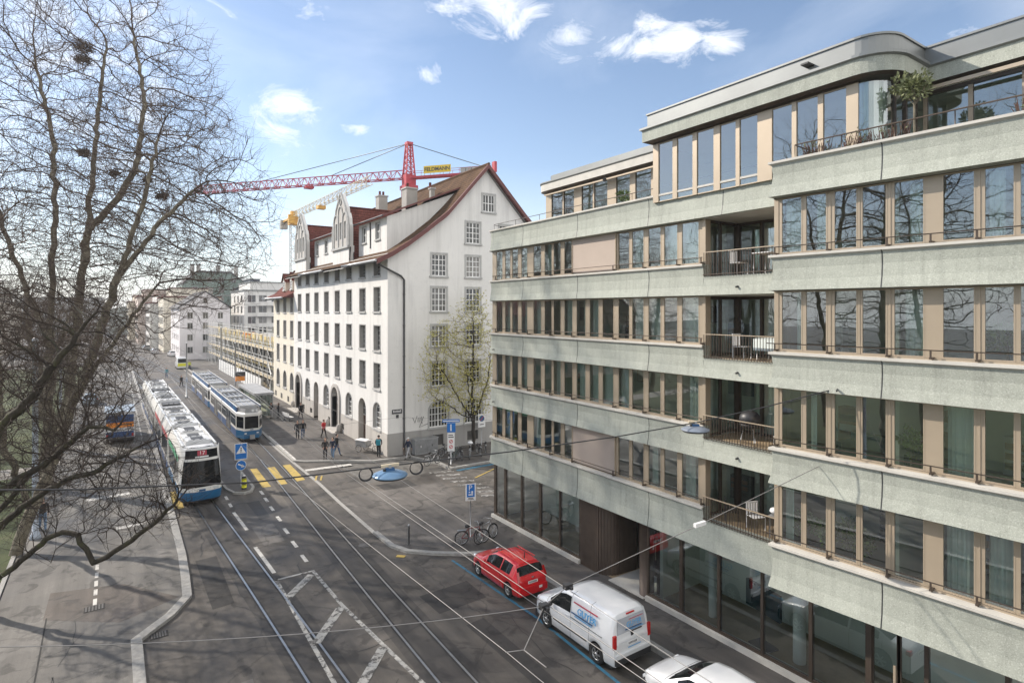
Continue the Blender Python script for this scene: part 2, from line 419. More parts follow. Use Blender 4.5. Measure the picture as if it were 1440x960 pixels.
MT['plank'] = simple('pale_scaffold_plank', (.58,.50,.36), .8, var=.25, scale=2)
MT['formwork'] = simple('yellow_formwork', (.62,.50,.22), .7, var=.25, scale=1)
MT['brick'] = simple('raw_brick', (.34,.17,.10), .85, var=.3, scale=2)
MT['raw_concrete'] = simple('raw_concrete', (.36,.345,.32), .9, var=.2, scale=.8)
MT['orange'] = simple('orange_plastic', (.75,.25,.02), .5, var=.1)
MT['hill'] = simple('wooded_hill', (.05,.06,.05), 1, var=.4, scale=.03)
# ================================================================== ground, road, pavements
g = MB()
g.sheet([(-430,-120),(430,-120),(430,620),(-430,620)], -.06, MT['leftpave']); struct('ground', g)
g = MB(); g.sheet([(-2.6,-40),(14.2,-40),(14.2,24),(42,24),(42,38.2),(14.2,38.2),(13.4,62),(13.4,150),(24,175),(24,520),(-14,520),(-14,175),(-4,150)], -.004, MT['asphalt']); struct('road', g)
# raised left carriageway / plaza with its granite kerb
KL = [(2.95,150),(2.95,62),(2.76,39.65),(2.72,32),(2.61,29.1),(2.5,27.1),(1.8,25.8),(.69,24.5),(.70,21.7),(.72,-40)]
g = MB(); g.prism([(-3.7,-40),(.70,-40),(.70,21.7),(.69,24.5),(1.8,25.8),(2.5,27.1),(2.61,29.1),(2.72,32),(2.76,39.65),(2.95,62),(2.95,150),(-4.6,150),(-3.8,60)], -.05, .10, MT['leftpave']); struct('left_pavement', g)
g = MB(); g.sweep(KL, [(.20,.118),(.20,-.05),(-.14,-.05),(-.14,.118)], MT['kerb']); struct('kerb', g)
# patches of newer asphalt, drain channel
g = MB()
g.sheet([(-2.15,30.5),(.35,29.8),(2.2,27.2),(.2,26.2),(-2.2,28.0)], .104, mat_asphalt('brown_asphalt_patch', (.075,.062,.052), (.125,.108,.094)))
g.sheet([(.1,25.6),(.62,25.2),(.62,25.0),(.1,25.3)], .105, MT['pavement'])
struct('asphalt_patch', g)
g = MB()
g.strip([(-2.1,28.1),(-2.05,24.0),(-2.0,-30)], .05, .105, MT['railbed']); struct('asphalt_seam', g)
# grass park on the left with edging
g = MB(); g.prism([(-3.95,-40),(-3.95,30),(-4.05,60),(-4.9,150),(-60,150),(-60,-40)], -.05, .15, MT['grass']); struct('grass', g)
g = MB(); g.sweep([(-4.75,150),(-3.9,60),(-3.8,30),(-3.8,-40)], [(.16,.16),(.16,-.02),(0,-.02),(0,.16)], MT['kerb']); struct('grass_edging', g)
g = MB(); g.strip([(-60,58),(-20,55),(-4.2,54)], 3.2, .156, simple('gravel_path', (.30,.28,.25), .95, var=.2, scale=6)); struct('gravel_path', g)
# right pavements
PV1 = [(11.40,27.24),(11.78,26.2),(12.74,25.25),(13.9,24.35),(15.3,23.6),(15.5,22.4),(15.5,-40),(40,-40),(40,30.5),(19.5,30.2),(18.2,29.9),(11.32,29.9)]
g = MB(); g.prism([(15.5,-40),(19.8,-40),(19.8,29.2),(17.6,29.4),(11.36,29.4),(11.40,27.24),(11.78,26.2),(12.74,25.25),(13.9,24.35),(15.0,23.9),(15.5,23.0)], -.05, .10, MT['pavement'])
struct('right_pavement', g)
g = MB(); g.sweep([(15.5,-40),(15.5,22.9),(15.0,23.85),(13.9,24.35),(12.74,25.25),(11.78,26.2),(11.40,27.24),(11.36,29.4)][::-1], [(.12,.115),(.12,-.05),(-.14,-.05),(-.14,.115)], MT['kerb']); struct('kerb', g)
g = MB(); g.prism([(11.36,29.4),(11.36,35.0),(11.5,40),(11.55,45),(11.60,43.6),(17.2,43.25),(19.6,43.2)][:2]+[(11.46,36.5),(18.5,35.6),(17.6,29.4)], -.05, .012, MT['pavement']); struct('crossing_apron', g)
g = MB(); g.strip([(11.34,29.4),(11.38,35.2),(11.5,40),(11.4,50.4),(11.46,55)], .22, .016, MT['kerb']); struct('flush_kerb', g)
# tram stop platform and pavement in front of the white building
g = MB(); g.prism([(11.6,46.8),(13.9,45.2),(16.9,43.35),(40,43.0),(40,90),(18,90),(18,140),(13.0,140),(12.3,100),(11.75,57)], -.05, .10, MT['pavement']); struct('platform_pavement', g)
g = MB(); g.sweep([(12.3,140),(12.2,100),(11.72,57),(11.6,46.9),(12.2,46.3),(14.2,45.1),(16.6,43.45),(19.6,43.1),(20.6,40.0),(20.6,38.2),(38,38.3)], [(.14,.115),(.14,-.05),(-.14,-.05),(-.14,.115)], MT['kerb']); struct('kerb', g)
g = MB(); g.prism([(19.6,43.05),(20.5,39.9),(20.5,38.2),(40,38.3),(40,43.0)], -.05, .10, MT['pavement']); struct('bike_parking_pavement', g)
# traffic island with the sign
g = MB()
isl = [(5.95,45.6),(6.05,41.9),(6.35,40.75),(6.85,40.35),(7.35,40.6),(7.62,41.4),(7.6,45.8)]
g.prism(isl, -.05, .12, MT['pavement'], MT['kerb']); struct('traffic_island', g)
g = MB(); g.sweep(isl[::-1], [(.10,.135),(.10,-.05),(-.06,-.05),(-.06,.135)], MT['kerb']); struct('kerb', g)
g = MB(); g.prism([(5.95,45.9),(7.6,46.1),(7.9,60),(7.9,95),(6.2,95),(6.1,60)], -.05, .03, MT['pavement']); struct('tram_median', g)

# ------------------------------------------------------------------ rails
def smooth_path(pts, n=40):
    """Catmull-Rom through 2D points"""
    P = [Vector(p) for p in pts]; P = [P[0]*2-P[1]] + P + [P[-1]*2-P[-2]]; out = []
    for k in range(1, len(P)-2):
        for j in range(n):
            t = j/n; a,b,c,d = P[k-1],P[k],P[k+1],P[k+2]
            out.append(.5*((2*b)+(-a+c)*t+(2*a-5*b+4*c-d)*t*t+(-a+3*b-3*c+d)*t**3))
    out.append(P[-2]); return out
def offset(path, o):
    out = []
    for k in range(len(path)):
        d = (path[min(k+1,len(path)-1)]-path[max(k-1,0)]).normalized(); out.append(path[k]+Vector((d.y,-d.x))*o)
    return out
TL = [(6.6,-30),(6.2,0),(5.55,19.2),(4.72,36),(4.42,44),(4.36,60),(4.36,84),(4.0,105),(2.6,135),(.2,170),(-3.5,205),(-8,250)]
TR = [(8.2,-30),(8.6,0),(9.0,18),(9.32,29),(9.85,44),(10.15,56),(10.15,76),(10.0,98),(8.6,125),(6.2,160),(2.6,200),(-2,250)]
for tr in (TL, TR):
    P = smooth_path(tr, 8); g = MB()
    for o in (-.5, .5):
        Q = offset(P, o)
        g.strip(Q, .20, .003, MT['railbed']); g.strip(Q, .072, .008, MT['rail'])
    struct('tram_track', g)
# ------------------------------------------------------------------ painted markings
def marking(mat, polys, z=.006):
    g = MB()
    for p in polys: g.sheet(p, z, mat)
    return struct('road_marking', g)
def ln(a, b, w):
    a = Vector(a); b = Vector(b); d = (b-a).normalized(); n = Vector((-d.y,d.x))*w/2
    return [tuple(a+n), tuple(a-n), tuple(b-n), tuple(b+n)]
for p in ([(8.33,46.6),(8.78,46.5),(8.66,41.15),(8.14,41.25)], [(9.46,46.3),(9.97,46.2),(9.72,41.2),(9.19,41.25)], [(10.57,46.3),(11.1,46.3),(10.97,41.5),(10.39,41.4)]):
    marking(MT['yellow'], [p])
marking(MT['yellow'], [[(2.95,43.6),(3.45,43.6),(3.45,39.6),(2.95,39.6)]], .006)
marking(MT['white'], [ln((x,y-.42),(x,y+.5),.17) for x,y in ((7.87,40.05),(7.80,38.4),(7.73,36.5),(7.68,34.5),(7.57,32.35),(7.49,30.3),(7.44,28.3))])
marking(MT['white'], [ln((5.82,39.8),(5.82,40.6),.16), ln((5.80,38.2),(5.80,38.95),.16), ln((5.75,37.1),(5.88,33.7),.17), ln((5.79,31.05),(5.92,27.5),.17)])
# hatched triangle between the tracks
tri = [ln((5.84,26.8),(5.72,17.5),.15), ln((5.72,17.5),(5.6,0),.15), ln((5.76,26.74),(7.48,26.74),.14), ln((7.41,26.7),(7.50,23.0),.15), ln((7.50,23.0),(8.05,16.5),.15), ln((8.05,16.5),(9.0,4),.15)]
marking(MT['white_old'], tri)
marking(MT['white_old'], [ln((5.9,24.85),(7.25,26.4),.34), ln((5.88,20.85),(7.42,22.85),.34), ln((5.86,17.1),(7.75,19.3),.34), ln((5.8,13.3),(8.1,15.6),.34)], .010)
marking(MT['blue'], [ln((13.12,24.2),(13.33,17.8),.12), ln((13.33,17.8),(13.12,13.2),.12), ln((13.12,13.2),(13.05,-10),.12)])
marking(MT['white'], [ln((11.85,57.3),(11.70,47.0),.16)], .122)
marking(MT['white'], [ln((11.6,43.85),(14.95,43.6),.55)], .018)
MT['white_faint'] = mat_paint('faded_zebra_paint', (.40,.39,.37), .42)
marking(MT['white_faint'], [ln((18.85+i*.05,38.2-i*.95),(20.5+i*.02,37.6-i*.95),.36) for i in range(8)], .004)
marking(MT['blue'], [ln((20.8,37.6),(30,37.7),.35), ln((24.6,37.4),(24.6,32),.12)], .004)
marking(MT['yellow'], [ln((20.9,35.2),(23.6,36.6),.13), ln((11.9,42.0),(11.5,40.9),.12), ln((12.2,41.8),(11.8,40.7),.12), ln((11.15,26.1),(11.45,25.8),.25)], .018)
marking(MT['white'], [ln((-.62,32.7-i*.95),(-.62,32.1-i*.95),.13) for i in range(5)], .106)
marking(MT['white'], [ln((-.55,50+i*3.4),(-.55,51.4+i*3.4),.14) for i in range(12)], .106)
marking(MT['white_old'], [ln((2.1,46),(2.2,140),.12)], .106)
marking(MT['white'], [ln((-1.4,44.2),(.9,44.4),.5), ln((.1,37.6),(1.3,37.7),.45)], .106)
marking(MT['white'], [ln((11.3,62),(11.6,140),.10)], .006)
# tram-bed strips and repair patches in the asphalt
MT['trambed'] = mat_asphalt('tram_bed_asphalt', (.040,.036,.033), (.085,.077,.069)); MT['repair'] = mat_asphalt('repair_asphalt', (.030,.028,.026), (.060,.055,.050)); MT['pale_repair'] = mat_asphalt('pale_repair_asphalt', (.11,.10,.09), (.17,.158,.145))
for tr in (TL, TR):
    g = MB(); g.strip(smooth_path(tr, 8), 1.75, -.001, MT['trambed']); struct('tram_bed', g)
g = MB()
for x0,y0,x1,y1 in ((10.4,20.2,12.6,22.0),(10.9,14.2,11.6,19.0),(12.0,31.2,15.6,33.0),(16.2,31.8,17.4,35.0),(14.6,35.4,16.8,37.6),(6.75,35.0,7.35,38.6),(3.2,25.5,4.0,31.0)): g.sheet([(x0,y0),(x1,y0+.1),(x1+.05,y1),(x0-.05,y1-.1)], .0005, MT['repair'])
struct('asphalt_patch', g)
g = MB()
for x0,y0,x1,y1 in ((10.6,8.0,12.4,13.0),(12.2,27.3,13.4,28.9),(1.3,12,3.6,20),(6.2,31.0,7.2,34.0),(19.2,31.5,20.6,33.0)): g.sheet([(x0,y0),(x1,y0+.1),(x1+.05,y1),(x0-.05,y1-.1)], .0005, MT['pale_repair'])
struct('asphalt_patch', g)
MT['tar'] = simple('tar_seal', (.022,.021,.020), .55, var=.3)
# tar-sealed cracks wandering over the carriageway
g = MB(); rs_ = random.Random(12)
for k in range(26):
    x = rs_.choice([rs_.uniform(9.9,13.2), rs_.uniform(3.3,8.2), rs_.uniform(12,17)]); y = rs_.uniform(8,42); a = rs_.choice([rs_.gauss(PI/2,.2), rs_.gauss(0,.3)]); P = []
    if x > 14 and y < 30: x = 12.4
    for q in range(rs_.randint(6,16)):
        P.append((x,y)); a += rs_.gauss(0,.25); x += .34*math.cos(a); y += .34*math.sin(a)
        if x > 13.2 and y < 29: break
    if len(P) > 3: g.strip(P, rs_.uniform(.018,.04), .0019, MT['tar'])
struct('tar_seam', g)
g = MB()
for k in range(12):
    x = rs_.uniform(-2.6,.2); y = rs_.uniform(16,40); a = rs_.choice([rs_.gauss(PI/2,.2), rs_.gauss(0,.3)]); P = []
    for q in range(rs_.randint(6,14)):
        P.append((x,y)); a += rs_.gauss(0,.25); x += .3*math.cos(a); y += .3*math.sin(a)
        if not -3.4 < x < .5: break
    if len(P) > 3: g.strip(P, rs_.uniform(.015,.03), .1022, MT['tar'])
struct('tar_seam', g)
# covers and drains
def cover(x, y, z, r):
    g = MB(); m = MT['steel_cover']
    g.lathe([(r,0),(r,.012),(r-.04,.012),(r-.05,.006),(r-.08,.006),(r-.09,.011),(.02,.011)], 24, m); o = g.build('manhole_cover', loc=(x,y,z)); return o
MT['steel_cover'] = simple('cast_iron_cover', (.11,.105,.10), .6, .3, var=.25, scale=8)
tag(cover(6.87,32.5,.004,.36), 'round iron manhole cover between the dashed lines and the tram rails', 'manhole cover')
tag(cover(10.35,28.2,.004,.30), 'round iron manhole cover on the dark road near the thin steel bollard', 'manhole cover')
g = MB()
for i in range(6): g.box(-.3+i*.105, -.22, 0, -.3+i*.105+.06, .22, .02, MT['steel_cover'])
g.box(-.34,-.26,-.02,.34,.26,.006, MT['railbed'])
tag(g.build('drain_grate', loc=(-.62,28.0,.10)), 'slotted drain grate at the end of the dashed line on the left pavement', 'drain')
g = MB()
for i in range(6): g.box(-.25+i*.085, -.2, 0, -.25+i*.085+.05, .2, .02, MT['steel_cover'])
g.box(-.29,-.23,-.02,.29,.23,.005, MT['railbed'])
tag(g.build('drain_grate', loc=(1.35,24.6,.0)), 'slotted drain grate on the road beside the bent granite kerb', 'drain')
# ------------------------------------------------------------------ far hills
g = MB(); n = 60
for k in range(n):
    a0, a1 = R(-60+k*120/n), R(-60+(k+1)*120/n)
    def hp(a): return 400*math.sin(a), 400*math.cos(a), 9+5*math.sin(a*3+1)+3*math.sin(a*7.3)+3*math.sin(a*19)
    x0,y0,h0 = hp(a0); x1,y1,h1 = hp(a1)
    g.face([(x0*.86,y0*.86,-1),(x1*.86,y1*.86,-1),(x1,y1,h1),(x0,y0,h0)], MT['hill'], True)
    g.face([(x0,y0,h0),(x1,y1,h1),(x1*1.07,y1*1.07,-1),(x0*1.07,y0*1.07,-1)], MT['hill'], True)
struct('hills', g)
# ================================================================== camera, sky, sun
cam = bpy.data.cameras.new('camera'); co = bpy.data.objects.new('camera', cam); COL.objects.link(co)
YAW = math.atan2(560, 820)
co.location = (0,0,11.7); co.rotation_euler = (PI/2, 0, -YAW)
cam.sensor_width = 36; cam.lens = 820/1440*36; cam.shift_y = -43/1440; cam.clip_start = .1; cam.clip_end = 3000
S.camera = co
SUN_AZ = R(-35)      # measured from +Y towards +X
SUN_EL = R(34)
sd = Vector((math.sin(SUN_AZ)*math.cos(SUN_EL), math.cos(SUN_AZ)*math.cos(SUN_EL), math.sin(SUN_EL)))
sl = bpy.data.lights.new('sun', 'SUN'); so = bpy.data.objects.new('sun', sl); COL.objects.link(so)
sl.energy = 4.6; sl.angle = R(.8); sl.color = (1,.91,.80); so.rotation_euler = sd.to_track_quat('Z','Y').to_euler(); so.location = (-40,80,60)
W = bpy.data.worlds.new('World'); S.world = W; W.use_nodes = True
nt = W.node_tree; bg = nt.nodes['Background']
sky = N(nt, 'ShaderNodeTexSky', sky_type='NISHITA'); sky.sun_disc = False; sky.sun_elevation = SUN_EL; sky.sun_rotation = SUN_AZ
sky.altitude = 400; sky.air_density = 1.0; sky.dust_density = .7; sky.ozone_density = 1.4
tc = N(nt, 'ShaderNodeTexCoord').outputs['Generated']
def pxdir(u, v):
    x = (u-720)/820; z = -(v-437)/820; ca, sa = math.cos(YAW), math.sin(YAW)
    return Vector((x*ca+sa, -x*sa+ca, z)).normalized()
# thin cirrus veil and a handful of fair-weather cumulus, all given as directions in the sky
vn = N(nt, 'ShaderNodeMapping'); vn.inputs['Scale'].default_value = (1,1,1.9); nt.links.new(tc, vn.inputs['Vector'])
nz = noise(nt, vn.outputs['Vector'], 11, 9, .68, .8)
CL = [(720,14,.075,1.0),(655,8,.05,.5),(790,52,.058,.9),(862,66,.045,.8),(918,36,.045,.75),(950,60,.062,.9),(1010,60,.048,.85),(900,66,.045,.75),(405,150,.055,.8),(400,185,.06,.4),(508,183,.03,.6),(612,105,.03,.45),(1360,58,.035,.6),(330,330,.07,.3),(440,20,.04,.2),(60,40,.25,.5),(150,160,.2,.35)]
tot = None
for u, v, r, a in CL:
    d = pxdir(u, v)
    dp = N(nt, 'ShaderNodeVectorMath', operation='SUBTRACT'); nt.links.new(tc, dp.inputs[0]); dp.inputs[1].default_value = d
    sc = N(nt, 'ShaderNodeVectorMath', operation='MULTIPLY'); nt.links.new(dp.outputs[0], sc.inputs[0]); sc.inputs[1].default_value = (1,1,1.8)
    le = N(nt, 'ShaderNodeVectorMath', operation='LENGTH'); nt.links.new(sc.outputs[0], le.inputs[0])
    mr = N(nt, 'ShaderNodeMapRange'); mr.inputs['From Min'].default_value = r*1.25; mr.inputs['From Max'].default_value = 0; mr.inputs['To Max'].default_value = a
    nt.links.new(le.outputs['Value'], mr.inputs['Value'])
    if tot is None: tot = mr.outputs[0]
    else:
        mx = N(nt, 'ShaderNodeMath', operation='MAXIMUM'); nt.links.new(tot, mx.inputs[0]); nt.links.new(mr.outputs[0], mx.inputs[1]); tot = mx.outputs[0]
ad = N(nt, 'ShaderNodeMath', operation='MULTIPLY_ADD'); nt.links.new(nz, ad.inputs[0]); ad.inputs[1].default_value = 2.1; ad.inputs[2].default_value = -1.12
a2 = N(nt, 'ShaderNodeMath', operation='ADD'); nt.links.new(ad.outputs[0], a2.inputs[0]); nt.links.new(tot, a2.inputs[1])
gate = N(nt, 'ShaderNodeMath', operation='GREATER_THAN'); nt.links.new(tot, gate.inputs[0]); gate.inputs[1].default_value = .001
cm = ramp(nt, a2.outputs[0], [(.22,0),(.60,.62),(1.0,1)])
gm = N(nt, 'ShaderNodeMath', operation='MULTIPLY'); nt.links.new(cm, gm.inputs[0]); nt.links.new(gate.outputs[0], gm.inputs[1])
col = mix(nt, sky.outputs[0], (7.2,7.35,7.7), gm.outputs[0])
veil = ramp(nt, noise(nt, vn.outputs['Vector'], 2.2, 6, .6, .6), [(.46,0),(.78,.22)])
col = mix(nt, col, (7.5,7.9,8.4), veil)
bk = N(nt, 'ShaderNodeVectorMath', operation='DOT_PRODUCT'); nt.links.new(tc, bk.inputs[0]); bk.inputs[1].default_value = (.25,-.93,.27)   # added bright cloud to the south, unseen behind the camera, fills the shade
fill_bank = ramp(nt, bk.outputs['Value'], [(.05,0),(.45,1)]); bnz = ramp(nt, noise(nt, vn.outputs['Vector'], 2.6, 6, .6, .5), [(.30,.45),(.6,1)])
col = mix(nt, col, mix(nt, (0,0,0), (10.4,10.3,10.2), bnz), fill_bank)
sx = N(nt, 'ShaderNodeSeparateXYZ'); nt.links.new(tc, sx.inputs[0])
lowhaze = ramp(nt, sx.outputs['Z'], [(.0,.78),(.07,.42),(.24,.05),(.5,.0)])
col = mix(nt, col, (6.6,7.0,7.5), lowhaze)
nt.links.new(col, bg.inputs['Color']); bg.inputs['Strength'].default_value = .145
S.view_settings.view_transform = 'Standard'; S.view_settings.look = 'None'; S.view_settings.gamma = 1; S.view_settings.exposure = .36
S.view_settings.use_curve_mapping = False
S.render.engine = 'CYCLES'
S.cycles.max_bounces = 8; S.cycles.transparent_max_bounces = 12; S.cycles.diffuse_bounces = 3; S.cycles.glossy_bounces = 3; S.cycles.caustics_reflective = False; S.cycles.caustics_refractive = False

# thin spring air: one closed box of haze round the whole scene
g = MB(); g.box(-440,-130,-1.1,440,630,62,MT['black'])
hz = g.build('haze'); hz['kind'] = 'stuff'; hz.data.materials.clear()
hm = bpy.data.materials.new('haze_air'); hm.use_nodes = True; hn = hm.node_tree; hn.nodes.clear()
ho = N(hn, 'ShaderNodeOutputMaterial'); hv = N(hn, 'ShaderNodeVolumePrincipled'); hv.inputs['Color'].default_value = (.92,.95,1,1); hv.inputs['Density'].default_value = .0004; hv.inputs['Anisotropy'].default_value = .3
hn.links.new(hv.outputs[0], ho.inputs['Volume']); hz.data.materials.append(hm)
# ================================================================== modern apartment building on the right
bb = thing('apartment_building', 'modern apartment block with grey green concrete bands, ribbon windows and recessed balconies', 'building', (17.4,10.24,0))
BO = Vector((17.4,10.24,0))
def bpart(mb, name, label=None, parent=None):
    o = mb.build(name, parent or bb)
    if parent is None: o.location = -BO
    if label: o['label'] = label
    return o
LZ = [4.66, 7.57, 10.46, 13.38, 16.20]       # sill (lip) height of each band
BH = [1.45, 1.14, 1.12, 1.12, 1.16]
BHR = [1.30, 1.08, 1.06, 1.06, 1.06]
TH = R(4.6); RD = Vector((math.sin(TH), -math.cos(TH))); RN = Vector((math.cos(TH), math.sin(TH)))
def RP(k, off=0):
    p = Vector((16.4,10.24)) + RD*k + RN*off; return (p.x, p.y)
XW = 17.72                                    # glazing plane, left part
def band_prof(z, h):
    return [(0,z),(0,z-.07),(-.075,z-.12),(-.10,z-.42),(-.07,z-h*.72),(.0,z-h),(-.10,z-h-.02),(-.45,z-h-.02),(-.45,z-.02),(-.30,z+.0)]
def arc(cx, cy, r, a0, a1, n):
    return [(cx+r*math.cos(R(a0+(a1-a0)*i/n)), cy+r*math.sin(R(a0+(a1-a0)*i/n))) for i in range(n+1)]
YL0, YL1 = 13.42, 10.30                       # loggia
cornerpath = [(24,28.12)] + arc(17.95,27.57,.55,90,180,6)
for i, z in enumerate(LZ):
    g = MB(); cp = band_prof(z, BH[i])
    full = i == 4
    ms = [MT['concrete_lip'],MT['concrete_lip']] + [MT['concrete']]*6 + [MT['concrete_lip']]*2
    g.sweep(cornerpath + [(17.4, YL0 if not full else 10.3)], cp, MT['concrete'], mats=ms)
    if not full:
        zl = z-.46
        g.sweep([(17.4,YL0),(17.4,10.1)], [(-.09,zl),(-.10,zl-.1),(-.07,z-BH[i]*.72),(0,z-BH[i]),(-.1,z-BH[i]-.02),(-.45,z-BH[i]-.02),(-.45,zl)], MT['concrete'])
    # panel joints
    jp = [(o+.004,zz) for o,zz in cp[1:6]]+[(o-.02,zz) for o,zz in cp[1:6]][::-1]
    for y in (24.6, 20.3, 16.0) + ((12.6,) if full else ()): g.sweep([(17.4,y+.013),(17.4,y-.013)], jp, MT['dark'])
    bpart(g, 'concrete_band')
    g = MB(); cp = band_prof(z, BHR[i])
    g.sweep([(18.0,10.24), RP(0), RP(26)], cp, MT['concrete'], mats=ms)
    jp = [(o+.004,zz) for o,zz in cp[1:6]]+[(o-.02,zz) for o,zz in cp[1:6]][::-1]
    for k in (3.05, 10.5, 17.5): g.sweep([RP(k),RP(k+.028)], jp, MT['dark'])
    bpart(g, 'concrete_band')
MT['shelf_blue'] = simple('blue_grey_shelf', (.15,.2,.24), .7, var=.2)
# floor slabs, rear and side walls, partitions
g = MB()
for z in LZ[:4]:
    g.prism([(17.85,27.5),(17.85,10.3)]+[RP(.1,.5),RP(26,.5)]+[(27,-16),(27,27.5)], z-.75, z-.46, MT['room'])
bpart(g, 'floor_slab')
g = MB(); g.prism([(17.8,27.5),(17.8,10.3),RP(.1,.5),RP(26,.5),(27,-16),(27,27.5)], 15.50, 15.78, MT['raw_concrete'], MT['raw_concrete']); bpart(g, 'terrace_slab')
g = MB()
g.box(26.8,-16,0,27,27.5,19.2, MT['stucco']); g.box(18.0,27.55,0,27,27.75,15.4, MT['stucco']); g.box(18.2,-16.3,0,27,-16,15.4, MT['stucco'])
bpart(g, 'rear_wall')
g = MB()
for i in range(4):
    z0, z1 = LZ[i]-.46, (LZ[i+1]-.75)
    r2 = random.Random(i*5+1)
    g.box(20.9,-15.9,z0,21.0,27.4,z1, MT['room'])
    for y in (24.2, 20.3, 16.6):
        g.box(17.95,y-.06,z0,20.9,y+.06,z1, MT['room'])
    for y in (7.2, 3.6, -1):
        g.box(17.6,y-.06,z0,20.9,y+.06,z1, MT['room'])
bpart(g, 'interior_wall')
for i in range(4):                               # shelves and pictures on the rear walls of the flats
    r2 = random.Random(i+60); z0 = LZ[i]-.46; y = 26.5
    while y > -1:
        g = MB(); w = r2.uniform(.6,1.5); t_ = r2.random(); m_ = MT[r2.choice(['wood','room_dark','brick','frame_white','dark','shelf_blue'])]
        if t_ < .5:
            h = r2.uniform(.8,1.9); g.box(20.5,y-w,z0+.02,20.89,y,z0+h,m_)
            for q in range(3): g.box(20.47,y-w+.05,z0+.2+q*h/4,20.5,y-.05,z0+.2+q*h/4+h/6,MT[r2.choice(['frame_white','brick','dark','wood'])])
        else: g.box(20.86,y-w,z0+1.2,20.895,y,z0+1.9,m_)
        bpart(g, 'built_in_shelf' if t_ < .5 else 'wall_panel'); y -= w+r2.uniform(.5,1.6)

# windows ------------------------------------------------------------
LW = [(27.48,26.87),(26.61,26.10),(25.92,25.37),(25.06,24.53),(23.99,23.35),(23.06,22.49),(22.34,21.79),(21.52,20.92),(20.63,20.01),(19.73,19.14),(18.89,18.22),(17.91,17.29),(17.12,16.49),(16.23,15.60),(15.42,14.78),(14.56,13.80)]
def window(a, b, z0, z1, name='window', fw=.035, dep=.05, mat='anod', gl='glass', parent=None):
    """framed pane between two plan points"""
    a = Vector(a); b = Vector(b); d = (b-a).normalized(); a = a-d*fw*.9; b = b+d*fw*.9; L = (b-a).length
    nn = Vector((d.y,-d.x))
    def P(s, z, o): q = a+d*s+nn*o; return (q.x,q.y,z)
    g = MB()
    for s0,s1,q0,q1 in ((0,fw,z0,z1),(L-fw,L,z0,z1),(fw,L-fw,z0,z0+fw),(fw,L-fw,z1-fw,z1)):
        i = g.add([P(s0,q0,-dep),P(s1,q0,-dep),P(s1,q0,.012),P(s0,q0,.012),P(s0,q1,-dep),P(s1,q1,-dep),P(s1,q1,.012),P(s0,q1,.012)])
        for q in ((0,3,2,1),(4,5,6,7),(0,1,5,4),(1,2,6,5),(2,3,7,6),(3,0,4,7)): g.fc([i+j for j in q], MT[mat])
    w = bpart(g, name, parent=parent)
    g = MB(); e = .004
    i = g.add([P(fw-e,z0+fw-e,-.012),P(L-fw+e,z0+fw-e,-.012),P(L-fw+e,z1-fw+e,-.012),P(fw-e,z1-fw+e,-.012)]); g.fc([i,i+1,i+2,i+3], MT[gl])
    p = bpart(g, 'pane', parent=w)
    return w
def curtain(a, b, z0, z1, off=-.22, mat='curtain'):
    a = Vector(a); b = Vector(b); d = (b-a).normalized(); L = (b-a).length; nn = Vector((d.y,-d.x)); n = max(10,int(L/.045)); g = MB(); pts = []
    ph = rnd.random()*6
    for k in range(n+1):
        s = L*k/n; o = off+.045*math.sin(s*42+ph+2*math.sin(s*7)); q = a+d*s+nn*o; pts.append((q.x,q.y))
    for k in range(n):
        p, q = pts[k], pts[k+1]; g.face([(p[0],p[1],z0),(q[0],q[1],z0),(q[0],q[1],z1),(p[0],p[1],z1)], MT[mat], True)
    return bpart(g, 'curtain')
def rng_strip(g, a, b, z0, z1, o0, o1, mat):
    """solid block along the facade between plan points a,b with outward range o0..o1"""
    a = Vector(a); b = Vector(b); d = (b-a).normalized(); nn = Vector((d.y,-d.x)); L = (b-a).length
    i = g.add([(*(a+d*s+nn*o),z) for z in (z0,z1) for s,o in ((0,o0),(L,o0),(L,o1),(0,o1))])
    for q in ((0,3,2,1),(4,5,6,7),(0,1,5,4),(1,2,6,5),(2,3,7,6),(3,0,4,7)): g.fc([i+j for j in q], MT[mat])
blinds = {0:(20.86,18.06), 3:(20.86,18.02)}
